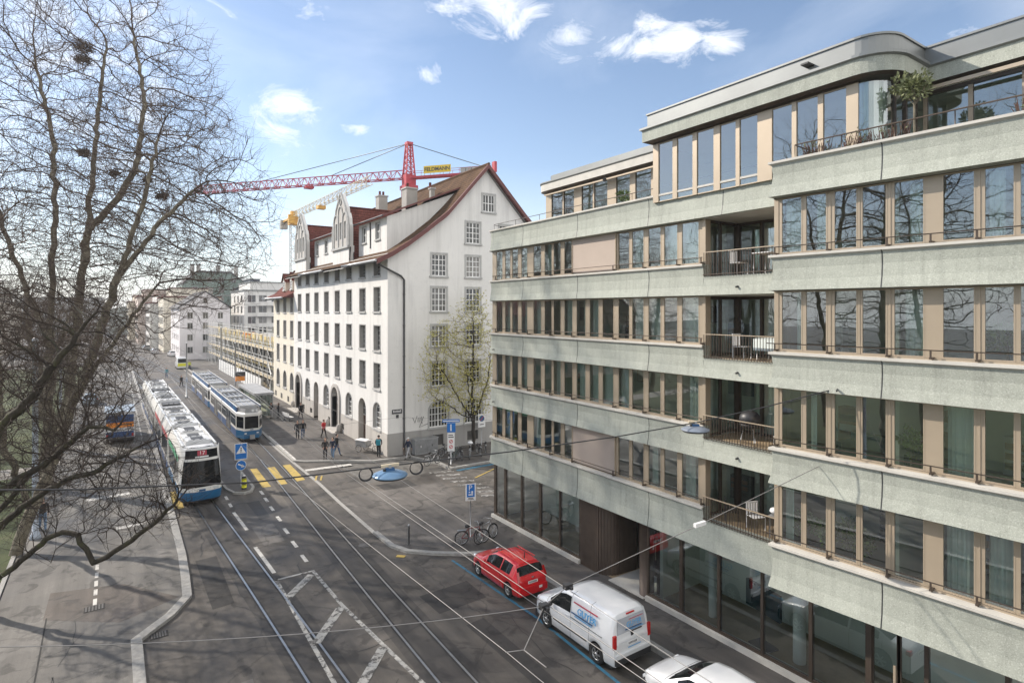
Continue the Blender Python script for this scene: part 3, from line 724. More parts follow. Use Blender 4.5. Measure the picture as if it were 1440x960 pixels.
for i in range(4):
    z0 = LZ[i]+.05; z1 = LZ[i+1]-BH[i+1]-.03
    bl = blinds.get(i); edges = []
    for (a, b) in LW:
        if bl and a < bl[0]+.1 and b > bl[1]-.1: continue
        window((XW,a),(XW,b), z0, z1); edges.append((a,b))
    g = MB(); prev = 27.9
    for (a, b) in edges + [(13.62,13.62)]:
        if bl and prev > bl[0]-.1 and a < bl[1]+.1:
            rng_strip(g, (XW,prev-.002),(XW,bl[0]),z0,z1,-.07,.035,'anod'); rng_strip(g,(XW,bl[1]),(XW,a+.002),z0,z1,-.07,.035,'anod')
        elif prev-a > .01: rng_strip(g, (XW,prev-.002),(XW,a+.002), z0, z1, -.07, .006, 'anod')
        prev = b
    rng_strip(g,(XW,27.9),(XW,13.45),z1,z1+.06,-.1,.05,'bronze'); rng_strip(g,(XW,27.9),(XW,13.45),z0-.06,z0,-.1,.06,'anod')
    g.box(17.78,27.88,z0-.06,19.5,27.94,z1+.06,MT['anod'])
    bpart(g, 'window_cladding')
    if bl:
        g = MB(); rng_strip(g,(XW,bl[0]),(XW,bl[1]),z0+.02,z1,.05,.065,'blind'); rng_strip(g,(XW,bl[0]),(XW,bl[1]),z0-.02,z0+.02,.045,.075,'bronze')
        for y in bl: rng_strip(g,(XW,y+.02),(XW,y-.02),z0,z1,.04,.09,'anod')
        bpart(g, 'textile_blind')
    g = MB(); g.tube([(17.52,27.6,z0+.20),(17.52,13.5,z0+.20)], .016, 6, MT['bronze'])
    g.tube([(17.52,27.6,z0+.20),(17.75,27.9,z0+.20),(18.6,27.95,z0+.2)], .016, 6, MT['bronze'])
    for y in (27.3,25.2,24.25,22.4,20.75,18.05,16.35,14.65,13.55): g.box(17.50,y-.03,z0-.02,17.72,y+.03,z0+.03,MT['bronze']); g.box(17.505,y-.02,z0,17.535,y+.02,z0+.2,MT['bronze'])
    bpart(g, 'sill_rail')
cur = {0:[(26.6,26.1),(23.9,23.4),(16.2,15.9),(14.5,14.1)], 1:[(26.6,26.2),(25.0,24.6),(22.3,21.8),(20.6,20.0),(19.7,19.3),(18.9,18.2),(17.9,17.3),(14.3,13.8)], 2:[(21.5,21.2),(19.7,19.3),(16.2,15.7),(26.6,26.1),(25.0,24.5),(23.9,23.4),(17.1,16.7),(14.5,13.8)], 3:[(15.4,14.8),(27.4,26.9),(17.1,16.7),(14.5,13.9),(25.0,24.6),(23.0,22.6)]}
for i, L in cur.items():
    for a, b in L: curtain((XW,a+.05),(XW,b-.02), LZ[i]-.4, LZ[i+1]-1.2)
RW = [(.26,.84),(.98,1.54),(1.77,2.34),(2.49,3.06),(3.26,3.91),(4.33,4.95),(5.16,5.69),(5.81,6.40),(6.62,7.2)]
WOFF = .36
for i in range(4):
    z0 = LZ[i]+.05; z1 = LZ[i+1]-BHR[i+1]-.03
    for a, b in RW: window(RP(a,WOFF), RP(b,WOFF), z0, z1)
    g = MB(); prev = .02
    for a, b in RW+[(26,26)]:
        rng_strip(g, RP(prev-.002,WOFF), RP(a+.002,WOFF), z0, z1, -.07, .006, 'anod')
        if .15 < a-prev < .3: rng_strip(g, RP((prev+a)/2-.02,WOFF), RP((prev+a)/2+.02,WOFF), z0, z1, .006, .022, 'anod')
        prev = b
    rng_strip(g, RP(.02,WOFF), RP(26,WOFF), z1, z1+.06, -.1, .05, 'bronze'); rng_strip(g, RP(.02,WOFF), RP(26,WOFF), z0-.06, z0, -.1, .06, 'anod')
    rng_strip(g, RP(.02,WOFF+1.2), RP(.02,WOFF+.07), z0-.06, z1+.06, -.05, 0, 'anod')
    bpart(g, 'window_cladding')
    g = MB(); z = z0+.20
    p0, p1 = RP(-.12,.16), RP(26,.16); g.tube([(*p0,z),(*p1,z)], .016, 6, MT['bronze'])
    for k in (.13,1.65,3.15,4.12,5.05,6.5,8.2,10):
        p = RP(k,.26); g.obox((*p,z0+.0), RN, 0, .22, .07, .05, MT['bronze']); p = RP(k,.16); g.obox((*p,z0+.1), RN, 0, .03, .04, .2, MT['bronze'])
    bpart(g, 'sill_rail')
rc = {0:[(4.36,4.95),(5.18,5.69),(.28,.5)], 1:[(4.36,4.93),(1.0,1.2)], 2:[(3.45,3.9),(.6,.84),(5.85,6.2)], 3:[(.28,.82),(5.2,5.5),(6.0,6.4),(3.55,3.9),(1.2,1.5)]}
for i, L in rc.items():
    for a, b in L: curtain(RP(a,WOFF), RP(b,WOFF), LZ[i]-.4, LZ[i+1]-1.15, -.25)
# loggias --------------------------------------------------------------
for i in range(4):
    zf = LZ[i]-.46; zc = LZ[i+1]-BH[i+1]-.03
    g = MB()
    g.box(17.86, 10.0, zf, 19.8, YL0, zf+.02, MT['wood']); bpart(g, 'loggia_floor')
    g = MB(); g.box(17.5,10.1,zc+.0,19.75,YL0+.05,zc+.08, MT['concrete_lip']); g.cyl((18.6,11.2,zc-.10),.06,.10,10,MT['dark']); bpart(g, 'loggia_ceiling')
    # side glazing on +Y side (faces the camera) and rear glazing
    for x0,x1 in ((17.95,18.55),(18.62,19.55)): window((x0,YL0+.08),(x1,YL0+.08), zf+.05, zc-.04, 'glass_door', .06, mat='bronze')
    for y0,y1 in ((13.38,12.55),(12.45,11.4),(11.3,10.3)): window((19.62,y0),(19.62,y1), zf+.05, zc-.04, 'glass_door', .06, mat='bronze')
    g = MB(); rng_strip(g,(17.66,YL0+.08),(17.95,YL0+.08),zf,zc,-.1,.04,'anod'); rng_strip(g,(18.55,YL0+.08),(18.62,YL0+.08),zf,zc,-.1,.04,'bronze'); g.box(19.55,YL0-.02,zf,19.75,YL0+.18,zc,MT['bronze'])
    rng_strip(g,(17.95,YL0+.08),(19.6,YL0+.08),zc-.04,zc,-.1,.03,'bronze'); rng_strip(g,(19.62,13.4),(19.62,10.2),zc-.04,zc,-.1,.03,'bronze')
    for y in (12.5,11.35): rng_strip(g,(19.62,y+.05),(19.62,y-.05),zf,zc-.04,-.1,.03,'bronze')
    g.box(17.45,10.12,zf,19.7,10.28,zc,MT['anod']); bpart(g, 'loggia_frame')
    curtain((18.66,YL0+.08),(19.2,YL0+.08),zf+.05,zc-.1,-.15); curtain((19.62,12.4),(19.62,11.9),zf+.05,zc-.1,-.2)
    g = MB(); zt = LZ[i]+.42
    g.box(17.44,10.3,zt-.03,17.49,YL0+.02,zt,MT['anod']); g.box(17.45,10.3,zf+.06,17.48,YL0,zf+.09,MT['bronze'])
    y = YL0-.04
    while y > 10.3: g.box(17.455,y-.008,zf+.0,17.475,y+.008,zt-.02,MT['bronze']); y -= .105
    bpart(g, 'balcony_railing')
# ground floor ---------------------------------------------------------
XG = 17.75; zg = LZ[0]-BH[0]-.03
for a, b in ((27.54,26.72),(26.52,25.14),(24.98,23.55),(23.38,21.94),(21.84,20.46),(16.24,14.69),(14.55,13.01),(12.91,11.33),(11.24,9.71),(9.60,8.06),(6.5,4.9),(4.8,3.2),(3.1,1.5)):
    window((XG,a),(XG,b), .34, zg-.05, 'shop_window', .05, mat='bronze', gl='glass_shop')
g = MB()
for a, b in ((27.75,27.54),(26.72,26.52),(25.14,24.98),(23.55,23.38),(21.94,21.84),(20.46,20.36),(16.31,16.24),(14.69,14.55),(13.01,12.91),(11.33,11.24),(9.71,9.60),(8.06,7.9),(6.6,6.5),(4.9,4.8),(3.2,3.1),(1.5,1.3)):
    rng_strip(g,(XG,a),(XG,b),.30,zg,-.12,.03,'bronze')
for a, b in ((27.75,20.36),(16.31,7.9),(6.6,-14)):
    rng_strip(g,(XG,a),(XG,b),zg-.05,zg+.03,-.14,.04,'bronze'); rng_strip(g,(XG,a),(XG,b),.28,.34,-.14,.04,'bronze')
g.box(17.78,27.75,.28,24,27.82,zg+.03,MT['bronze'])
bpart(g, 'shop_front_frame')
g = MB()
for a, b in ((27.85,20.36),(16.31,7.95),(6.55,-14)): rng_strip(g,(XG,a),(XG,b),.05,.28,-.3,.16,'concrete_lip')
bpart(g, 'plinth')
g = MB(); path = [(XG,20.36),(XG-.02,19.3)] + arc(18.42,19.25,.70,180,268,8) + [(19.4,18.50)]
for k in range(len(path)-1):                      # fluted cladding curling into the entrance
    a, b = Vector(path[k]), Vector(path[k+1]); L = (b-a).length; n = max(1,int(L/.07)); d = (b-a)/n
    for j in range(n): rng_strip(g, tuple(a+d*j), tuple(a+d*(j+.72)), .06, zg, 0, .04, 'bronze_rib')
    rng_strip(g, tuple(a), tuple(b), .05, zg, -.12, .0, 'bronze_rib')
bpart(g, 'ribbed_cladding')
g = MB(); g.tube([(18.0,16.58,.05),(18.0,16.58,zg)], .30, 20, MT['bronze_rib']); bpart(g, 'column')
g = MB(); g.prism([(17.6,18.4),(17.6,16.4),(19.6,16.4),(19.6,18.4)], .05, .14, MT['concrete_lip']); g.box(17.5,16.2,zg,20,20.3,zg+.1,MT['bronze']); g.box(18.3,16.2,.05,19.6,16.32,zg,MT['bronze']); bpart(g, 'entrance_step')
for y0,y1 in ((18.4,17.5),(17.44,16.4)): window((19.5,y0),(19.5,y1), .15, zg-.1, 'entrance_door', .09, mat='bronze', gl='glass_shop')
g = MB(); g.tube([(19.42,17.38,.9),(19.42,17.38,1.9)], .02, 8, MT['anod']); bpart(g, 'door_handle')
for y0,y1 in ((7.88,7.25),(7.2,6.6)): window((XG+.05,y0),(XG+.05,y1), .12, zg-.1, 'shop_door', .09, mat='bronze', gl='glass_shop')
g = MB(); g.box(17.62,7.24,.8,17.68,7.3,2.0,MT['anod']); bpart(g, 'door_handle')
g = MB(); g.box(17.9,-15.9,.06,26.7,27.45,.12,MT['wood']); bpart(g, 'shop_floor')
g = MB(); g.box(20.6,-15.9,.1,20.7,27.4,zg+.2,MT['room']); g.box(17.9,-15.9,zg+.08,26.7,27.45,zg+.2,MT['room']); g.box(17.95,20.4,.1,20.6,20.5,zg,MT['room_dark']); g.box(18.3,16.0,.1,20.6,16.15,zg,MT['room'])
bpart(g, 'shop_wall')
g = MB(); g.cyl((18.7,10.55,.12),.20,zg-.1,16,MT['frame_white']); g.cyl((18.8,14.0,.12),.15,zg-.1,16,MT['frame_white']); bpart(g, 'inner_column')
# penthouse ------------------------------------------------------------
def fascia(path, name):
    g = MB(); g.sweep(path, [(.28,18.80),(.28,18.72),(.20,18.68),(.20,18.26),(.05,18.20),(-.3,18.20),(-.3,18.80)], MT['concrete'], mats=[MT['zinc'],MT['zinc'],MT['concrete'],MT['bronze'],MT['bronze'],MT['concrete'],MT['zinc']]); bpart(g, name)
    g = MB(); g.sweep(path, [(.10,19.36),(.10,19.30),(.06,19.30),(.06,18.79),(-.35,18.79),(-.35,19.36)], MT['zinc']); bpart(g, 'roof_parapet')
PT = [(24,15.75),(17.25,15.75),(17.25,8.1)] + arc(18.05,8.1,.8,180,270,8) + [(19.55,7.3),(19.55,-15)]
fascia(PT, 'roof_fascia')
g = MB()
g.sweep([(24,25.9)]+arc(20.2,25.4,.5,90,180,5)+[(19.7,15.5)], [(.30,18.72),(.30,18.66),(.24,18.60),(.24,18.24),(.05,18.18),(-.3,18.18),(-.3,18.72)], MT['concrete'], mats=[MT['zinc'],MT['zinc'],MT['concrete_lip'],MT['bronze'],MT['bronze'],MT['concrete'],MT['zinc']]); bpart(g, 'roof_fascia')
g = MB(); g.sweep([(24,25.6)]+arc(20.4,25.1,.5,90,180,5)+[(19.9,15.5)], [(.05,19.12),(.05,18.70),(-.3,18.70),(-.3,19.12)], MT['zinc']); bpart(g, 'roof_parapet')
g = MB(); g.prism([(17.6,15.6),(17.6,8.2),(18.2,7.6),(19.8,7.6),(19.8,-15),(27,-15),(27,25.3),(20.3,25.3),(19.95,24.9),(19.95,15.6)], 18.85, 18.95, MT['raw_concrete']); bpart(g, 'roof')
g = MB(); g.prism([(17.6,15.6),(17.6,8.2),(18.2,7.6),(19.8,7.6),(19.8,-15),(27,-15),(27,25.3),(20.3,25.3),(19.95,24.9),(19.95,15.6)], 18.15, 18.25, MT['room']); bpart(g, 'penthouse_ceiling')
zp0, zp1 = 15.9, 18.16
XP = 17.42
pw = [(15.43,14.74),(14.53,13.82),(13.63,12.92),(12.66,12.04),(11.89,11.23),(10.72,10.06),(9.91,9.25),(9.09,8.43)]
g = MB(); prev = 15.7
for a, b in pw+[(8.1,8.1)]:
    window((XP,a),(XP,b), zp0, zp1, 'penthouse_window'); rng_strip(g,(XP,prev),(XP,a),zp0,zp1,-.07,.03,'anod'); prev = b
    if a == 8.1: break
rng_strip(g,(XP,15.7),(XP,8.1),zp1,zp1+.06,-.1,.05,'bronze'); g.box(17.4,15.6,zp0,20,15.7,zp1+.05,MT['anod'])
bpart(g, 'window_cladding')
ap = arc(18.05,8.1,.63,180,270,8)
g = MB()
for k in range(8): g.face([(*ap[k],zp0),(*ap[k+1],zp0),(*ap[k+1],zp1),(*ap[k],zp1)], MT['glass'], True)
bpart(g, 'curved_pane')
ap2 = arc(18.05,8.1,.50,180,262,40); g = MB()
for k in range(40):
    f = lambda j: (ap2[j][0]+.03*math.sin(j*1.3), ap2[j][1]+.03*math.cos(j*1.1))
    g.face([(*f(k),zp0),(*f(k+1),zp0),(*f(k+1),zp1),(*f(k),zp1)], MT['curtain'], True)
bpart(g, 'curtain')
for x0,x1 in ((18.15,18.75),(18.85,19.55)): window((x0,7.47),(x1,7.47), zp0, zp1, 'penthouse_window', mat='bronze')
g = MB(); rng_strip(g,(18.05,7.47),(18.15,7.47),zp0,zp1,-.07,.04,'bronze'); rng_strip(g,(18.75,7.47),(18.85,7.47),zp0,zp1,-.07,.04,'bronze'); rng_strip(g,(18.05,7.47),(19.7,7.47),zp1,zp1+.06,-.1,.04,'bronze'); bpart(g, 'window_cladding')
g = MB(); prev = 7.4; XR = 19.85
for a, b in ((7.3,6.30),(6.19,5.12),(4.9,3.8),(3.6,2.5)):
    window((XR,a),(XR,b), zp0, zp1, 'penthouse_window', mat='bronze'); rng_strip(g,(XR,prev),(XR,a),zp0,zp1,-.07,.04,'anod'); prev = b
rng_strip(g,(XR,2.5),(XR,-15),zp0,zp1,-.07,.04,'anod'); rng_strip(g,(XR,7.4),(XR,-15),zp1-.12,zp1+.06,-.1,.05,'bronze')
g.box(19.28,-15,18.02,19.36,7.2,18.12,MT['anod'])
bpart(g, 'window_cladding')
g = MB(); prev = 25.8; XL = 19.95
for a, b in ((25.3,24.35),(24.25,23.4),(22.8,21.95),(21.85,20.9),(20.3,19.4),(19.05,18.1),(17.9,17.0)):
    window((XL,a),(XL,b), zp0, zp1, 'penthouse_window', mat='bronze'); rng_strip(g,(XL,prev),(XL,a),zp0,zp1,-.07,.04,'anod'); prev = b
rng_strip(g,(XL,prev),(XL,15.6),zp0,zp1,-.07,.04,'anod'); rng_strip(g,(XL,25.8),(XL,15.6),zp1,zp1+.06,-.1,.05,'bronze'); g.box(20.0,25.7,zp0,24,25.8,zp1,MT['anod'])
g.box(19.55,15.7,18.0,19.62,25.5,18.07,MT['anod']); g.tube([(19.6,20.7,18.05),(19.5,20.7,18.0)], .09, 8, MT['dark'])
bpart(g, 'window_cladding')
g = MB(); g.box(21.5,-15,15.7,21.6,25.5,18.2,MT['room']); bpart(g, 'interior_wall')
g = MB(); zr = 16.52
g.tube([(20,27.85,zr),(17.9,27.85,zr),(17.62,27.55,zr),(17.58,10.4,zr)], .016, 6, MT['bronze'])
for y in (27.5,25.4,23.3,21.2,19.1,17,14.9,12.8,10.8): g.tube([(17.58,y,16.15),(17.58,y,zr)], .012, 5, MT['bronze'])
bpart(g, 'terrace_railing')
g = MB(); zr = 16.62
pts = [RP(.7,.25), RP(26,.25)]; g.tube([(*RP(.7,1.2),zr),(*pts[0],zr),(*pts[1],zr)], .02, 6, MT['bronze'])
for k in range(11): p = RP(.7+k*1.3,.25); g.tube([(*p,16.1),(*p,zr)], .014, 5, MT['bronze'])
bpart(g, 'terrace_railing')
g = MB()
for y in (9.3,): g.box(16.86,y-.05,18.98,17.2,y+.18,19.03,MT['dark'])
bpart(g, 'roof_spout')
for z in LZ[1:4]:
    g = MB(); g.tube([(17.48,12.0,z-.85),(17.36,12.0,z-.87)], .035, 8, MT['dark']); bpart(g, 'drain_spout')
for z in LZ[1:3]:
    g = MB(); g.tube([(17.5,27.3,z-.9),(17.3,27.3,z-.9)], .03, 6, MT['dark']); bpart(g, 'drain_spout')
# ================================================================== white corner building with the steep tiled roof
WX, WY, WXE, WYE = 18.0, 43.9, 36.4, 73.0
wb = thing('corner_building', 'tall white stucco corner house with steep brown tiled roof and stepped rows of windows', 'building', (WX,WY,0))
WBO = Vector((WX,WY,0))
def wpart(mb, name, label=None, parent=None):
    o = mb.build(name, parent or wb)
    if parent is None: o.location = -WBO
    if label: o['label'] = label
    return o
def rect(a, b, c, d): return [(a,c),(b,c),(b,d),(a,d)]
def archp(a, b, c, d, n=10):
    r = (b-a)/2; cx = (a+b)/2; rr = min(r, d-c)
    return [(a,c),(b,c)] + [(cx+r*math.cos(R(180*i/n)), d-rr+rr*math.sin(R(180*i/n))) for i in range(n+1)]
def win_in(o, u, v, poly, depth, nx, ny, frame='frame_white', glass='glass_dark', surround=None, name='window', sill=True, sw=.12, own=None):
    """window set in a wall hole: frame ring and bars, pane as child, stone surround flush around the hole"""
    o = Vector(o); u = Vector(u); v = Vector(v); n = u.cross(v)
    xs = [p[0] for p in poly]; ys = [p[1] for p in poly]; a, b, c, d = min(xs), max(xs), min(ys), max(ys); cx, cy = (a+b)/2, (c+d)/2
    g = MB()
    def P(x, y, k): q = o+u*x+v*y+n*k; return tuple(q)
    def ring(poly, s, k0, k1, mat, grow=None):
        m = len(poly)
        if grow is None: inner = [(cx+(x-cx)*(1-2*s/(b-a)), cy+(y-cy)*(1-2*s/(d-c))) for x,y in poly]
        else: inner = [(cx+(x-cx)*(1+2*grow/(b-a)), cy+(y-cy)*(1+2*grow/(d-c))) for x,y in poly]
        i0 = g.add([P(x,y,k1) for x,y in poly]); i1 = g.add([P(x,y,k1) for x,y in inner]); i2 = g.add([P(x,y,k0) for x,y in inner])
        for j in range(m):
            j2 = (j+1)%m
            g.fc([i0+j,i0+j2,i1+j2,i1+j], mat); g.fc([i1+j,i1+j2,i2+j2,i2+j], mat)
    ring(poly, .07, -depth, -depth+.05, MT[frame])
    if surround: ring(poly, 0, -.01, .03, MT[surround], grow=sw)
    for k in range(1, nx):
        x = a+(b-a)*k/nx; w = .05 if (nx % 2 == 0 and k == nx//2) else .028
        i = g.add([P(x-w,c+.03,-depth+.03),P(x+w,c+.03,-depth+.03),P(x+w,d-.03,-depth+.03),P(x-w,d-.03,-depth+.03)]); g.fc(range(i,i+4), MT[frame])
    for k in range(1, ny):
        y = c+(d-c)*k/ny; w = .028
        i = g.add([P(a+.03,y-w,-depth+.034),P(b-.03,y-w,-depth+.034),P(b-.03,y+w,-depth+.034),P(a+.03,y+w,-depth+.034)]); g.fc(range(i,i+4), MT[frame])
    if sill and surround:
        pts = [P(x,y,k) for k in (-.02,.11) for x,y in ((a-sw-.05,c-.14),(b+sw+.05,c-.14),(b+sw+.05,c-.01),(a-sw-.05,c-.01))]
        i = g.add(pts)
        for q in ((0,3,2,1),(4,5,6,7),(0,1,5,4),(1,2,6,5),(2,3,7,6),(3,0,4,7)): g.fc([i+j for j in q], MT[surround])
    w = (own or wpart)(g, name)
    g = MB(); tri = geometry.tessellate_polygon([[Vector((x,y,0)) for x,y in poly]]); i = g.add([P(x,y,-depth+.004) for x,y in poly])
    for t in tri: g.fc([i+k for k in t], MT[glass])
    (own or wpart)(g, 'pane', parent=w)
    return w
MT['reveal'] = simple('grey_window_reveal', (.42,.41,.395), .85, var=.15)
MT['frame_grey'] = simple('grey_window_frame', (.40,.40,.385), .6, var=.15)
COLY = [46.17,49.59,53.1,56.57,60.06,63.63,67.05,70.5]
ROWS = [(5.25,7.36),(8.41,10.46),(11.64,13.64),(14.62,16.0)]
# --- street facade (faces -X): u runs from far to near so that u x v points to -X
fo = (WX, WYE, 0); fu = (0,-1,0); fv = (0,0,1)
F = lambda y: WYE-y
holes = []; wins = []
for y in COLY:
    for r, (c, d) in enumerate(ROWS):
        if r == 3 and y == 56.57: continue
        h = rect(F(y)-.70, F(y)+.70, c, d); holes.append(h); wins.append((h, .34, 4, 5))
holes.append(rect(F(56.57)-.7, F(56.57)+.7, 14.62, 16.05)); wins.append((holes[-1], .34, 4, 5))
G1 = [(46.17,'w'),(49.65,'d'),(53.15,'w'),(57.0,'p'),(60.15,'w'),(63.75,'d2'),(67.1,'w'),(70.8,'p2')]
doors = []
for y, t in G1:
    if t == 'w': h = archp(F(y)-.85, F(y)+.85, 1.95, 4.12); wins.append((h, .28, 4, 5))
    elif t == 'd': h = archp(F(y)-.9, F(y)+.9, .12, 4.08); doors.append((h, t, y))
    elif t == 'd2': h = archp(F(y)-.85, F(y)+.85, .25, 4.08); doors.append((h, t, y))
    else: h = archp(F(y)-1.05, F(y)+1.05, .12, 4.25); doors.append((h, t, y))
    holes.append(h)
g = MB()
g.wall(fo, fu, fv, [(0,1.9),(F(WY),1.9),(F(WY),16.3),(0,16.3)], [h for h in holes if min(p[1] for p in h) > 1.9], .34, MT['stucco'])
# lower plinth zone, cut by the doors
lo_h = [h for h in holes if min(p[1] for p in h) < 1.9]
g = MB()
def clip_low(h): return h
# street wall: upper stucco with notches for the doors merged into its outline
def outline_with_doors(z0, z1, doors):
    pts = [(0,z0)]
    for h in sorted(doors, key=lambda q: min(p[0] for p in q)):
        a = min(p[0] for p in h); b = max(p[0] for p in h); top = [p for p in h[2:]][::-1]
        pts += [(a,z0)] + [p for p in top if p[1] > z0] + [(b,z0)]
    pts += [(F(WY),z0),(F(WY),z1),(0,z1)]
    return pts
up = outline_with_doors(1.88, 16.3, lo_h)
g.wall(fo, fu, fv, up, [h for h in holes if min(p[1] for p in h) > 1.9], .34, MT['stucco'], MT['reveal'])
cellar = [rect(F(y)-.45,F(y)+.45,.45,1.0) for y in (54.9,59.0,65.6,68.7)]
xs = sorted([(min(p[0] for p in h), max(p[0] for p in h)) for h in lo_h]); prev = 0
for a, b in xs + [(F(WY),F(WY))]:
    hh = [c for c in cellar if c[0][0] > prev and c[1][0] < a]
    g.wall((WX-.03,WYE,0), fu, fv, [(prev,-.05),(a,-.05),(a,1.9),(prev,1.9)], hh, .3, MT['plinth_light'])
    prev = b
g.face([(WX-.03,WY,1.9),(WX-.03,WYE,1.9),(WX,WYE,1.9),(WX,WY,1.9)], MT['plinth_light'])
for h in lo_h:                                   # door reveals
    m = len(h); o = Vector(fo); u = Vector(fu); v = Vector(fv); n = u.cross(v)
    a0 = g.add([o+u*x+v*y+n*.03 for x,y in h]); a1 = g.add([o+u*x+v*y-n*.6 for x,y in h])
    for j in range(1, m): g.fc([a0+j,a0+(j+1)%m,a1+(j+1)%m,a1+j], MT['plinth_light'])
# gable wall (faces -Y)
go = (WX, WY, 0); gu = (1,0,0); gv = (0,0,1)
GW = [(21.87,23.25),(25.17,26.57)]; GR = [(5.41,7.38),(8.74,10.49),(11.66,13.65),(14.62,16.45),(17.55,19.4)]
gh = []; gwin = []
for r, (c, d) in enumerate(GR):
    for a, b in GW + [(28.6,30.0),(32.2,33.6)]:
        if r == 4 and a not in (25.17,28.6): continue
        if r == 3 and a > 32: continue
        h = rect(a-WX, b-WX, c, d); gh.append(h); gwin.append((h, .10, 4, 4 if d-c > 1.9 else 4))
h = rect(26.87-WX, 28.09-WX, 20.45, 21.98); gh.append(h); gwin.append((h,.10,4,2))
for a, b in ((21.66,23.38),(25.05,26.8),(28.4,30.1)):
    h = archp(a-WX, b-WX, 1.98, 4.14, 12); gh.append(h); gwin.append((h,.14,6,4))
gp = [(0,1.88),(WXE-WX,1.88),(WXE-WX,15.3),(35-WX,16.35),(32.6-WX,18.5),(27.2-WX,24.1),(23.2-WX,19.55),(21.0-WX,17.95),(19.3-WX,16.7),(0,16.0)]
g.wall(go, gu, gv, gp, gh, .16, MT['stucco'])
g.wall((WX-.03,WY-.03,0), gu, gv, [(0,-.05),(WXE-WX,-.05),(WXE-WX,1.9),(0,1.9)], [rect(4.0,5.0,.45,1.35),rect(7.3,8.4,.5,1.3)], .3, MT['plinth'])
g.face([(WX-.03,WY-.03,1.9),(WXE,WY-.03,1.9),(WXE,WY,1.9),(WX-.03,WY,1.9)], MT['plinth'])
g.face([(WXE,WY,0),(WXE,WYE,0),(WXE,WYE,16),(WXE,WY,16)], MT['stucco'])
g.face([(WX,WYE,0),(WXE,WYE,0),(WXE,WYE,15.5),(27.2,WYE,24),(WX,WYE,15.9)], MT['stucco_warm'])
wpart(g, 'wall')
for h, dp, nx, ny in wins: win_in(fo, fu, fv, h, dp, nx, ny, 'frame_grey' if len(h) == 4 else 'frame_white', surround='stone', sw=.09)
for h, dp, nx, ny in gwin: win_in(go, gu, gv, h, dp, nx, ny, surround='stone', sw=.15)
MT['cellar'] = simple('cellar_grille', (.09,.085,.08), .7, .2, var=.3)
for c in cellar:
    g = MB(); g.wall((WX+.1,WYE,0), fu, fv, c, [], 0, MT['cellar']); wpart(g, 'cellar_grille')
for c in (rect(4.0,5.0,.45,1.35),rect(7.3,8.4,.5,1.3)):
    g = MB(); g.wall((WX-.03,WY+.1,0), gu, gv, c, [], 0, MT['cellar']); wpart(g, 'cellar_grille')
MT['door_brown'] = simple('brown_door_wood', (.13,.075,.05), .5, var=.3)
MT['door_blue'] = simple('blue_grey_door', (.22,.27,.33), .5, var=.1)
for h, t, y in doors:
    g = MB(); mat = {'d':'door_brown','d2':'door_brown','p':'stone','p2':'door_blue'}[t]
    a = min(p[0] for p in h); b = max(p[0] for p in h); d = max(p[1] for p in h)
    zt = 2.45 if t[0] == 'd' else 2.7
    g.wall((WX+.45,WYE,0), fu, fv, rect(a,b,.1,zt), [], 0, MT[mat])
    for k in (0,1): g.wall((WX+.43,WYE,0), fu, fv, rect(a+.12+k*(b-a)/2,a+(k+1)*(b-a)/2-.06,.3,zt-.25), [], 0, MT['glass_dark' if t[0]=='p' else mat])
    dd = wpart(g, 'door')
    g = MB(); top = [(a,zt),(b,zt)] + [p for p in h[2:] if p[1] > zt]
    g.wall((WX+.44,WYE,0), fu, fv, top, [], 0, MT['glass_dark'])
    for k in (1,2,3):
        x = a+(b-a)*k/4; g.wall((WX+.42,WYE,0), fu, fv, rect(x-.03,x+.03,zt,d-.25), [], 0, MT['frame_white'])
    g.wall((WX+.42,WYE,0), fu, fv, rect(a,b,zt,zt+.09), [], 0, MT['frame_white']); g.wall((WX+.42,WYE,0), fu, fv, rect(a+.1,b-.1,zt+.6,zt+.66), [], 0, MT['frame_white'])
    wpart(g, 'fanlight')
    if t[0] == 'p':                              # moulded stone portal
        g = MB(); ro = .32; r = (b-a)/2; cx = (a+b)/2
        outer = [(a-ro,.1),(b+ro,.1)] + [(cx+(r+ro)*math.cos(R(180*i/12)), d-r+(r+ro)*math.sin(R(180*i/12))) for i in range(13)]
        o = Vector(fo); u = Vector(fu); v = Vector(fv); n = u.cross(v)
        hi = archp(a,b,.1,d,12)
        i0 = g.add([o+u*x+v*y2+n*.16 for x,y2 in outer]); i1 = g.add([o+u*x+v*y2+n*.16 for x,y2 in hi]); i2 = g.add([o+u*x+v*y2 for x,y2 in outer]); i3 = g.add([o+u*x+v*y2-n*.4 for x,y2 in hi])
        for j in range(1,len(outer)):
            j2 = (j+1)%len(outer); g.fc([i0+j,i0+j2,i1+j2,i1+j], MT['plinth_light']); g.fc([i0+j,i0+j2,i2+j2,i2+j], MT['plinth_light']); g.fc([i1+j,i1+j2,i3+j2,i3+j], MT['stone'])
        wpart(g, 'stone_portal')
        g = MB(); yy = WYE-cx; g.box(WX-.55,yy-1.5,.08,WX+.5,yy+1.5,.2,MT['plinth_light']); g.box(WX-.95,yy-1.8,.06,WX-.552,yy+1.8,.12,MT['plinth_light']); wpart(g, 'doorstep')
        for s in (-1,1):
            g = MB(); g.lathe([(.22,.1),(.24,.5),(.20,.8),(.1,.92)], 12, MT['plinth_light'], (WX-.28,yy+s*1.75,0)); wpart(g, 'guard_stone')
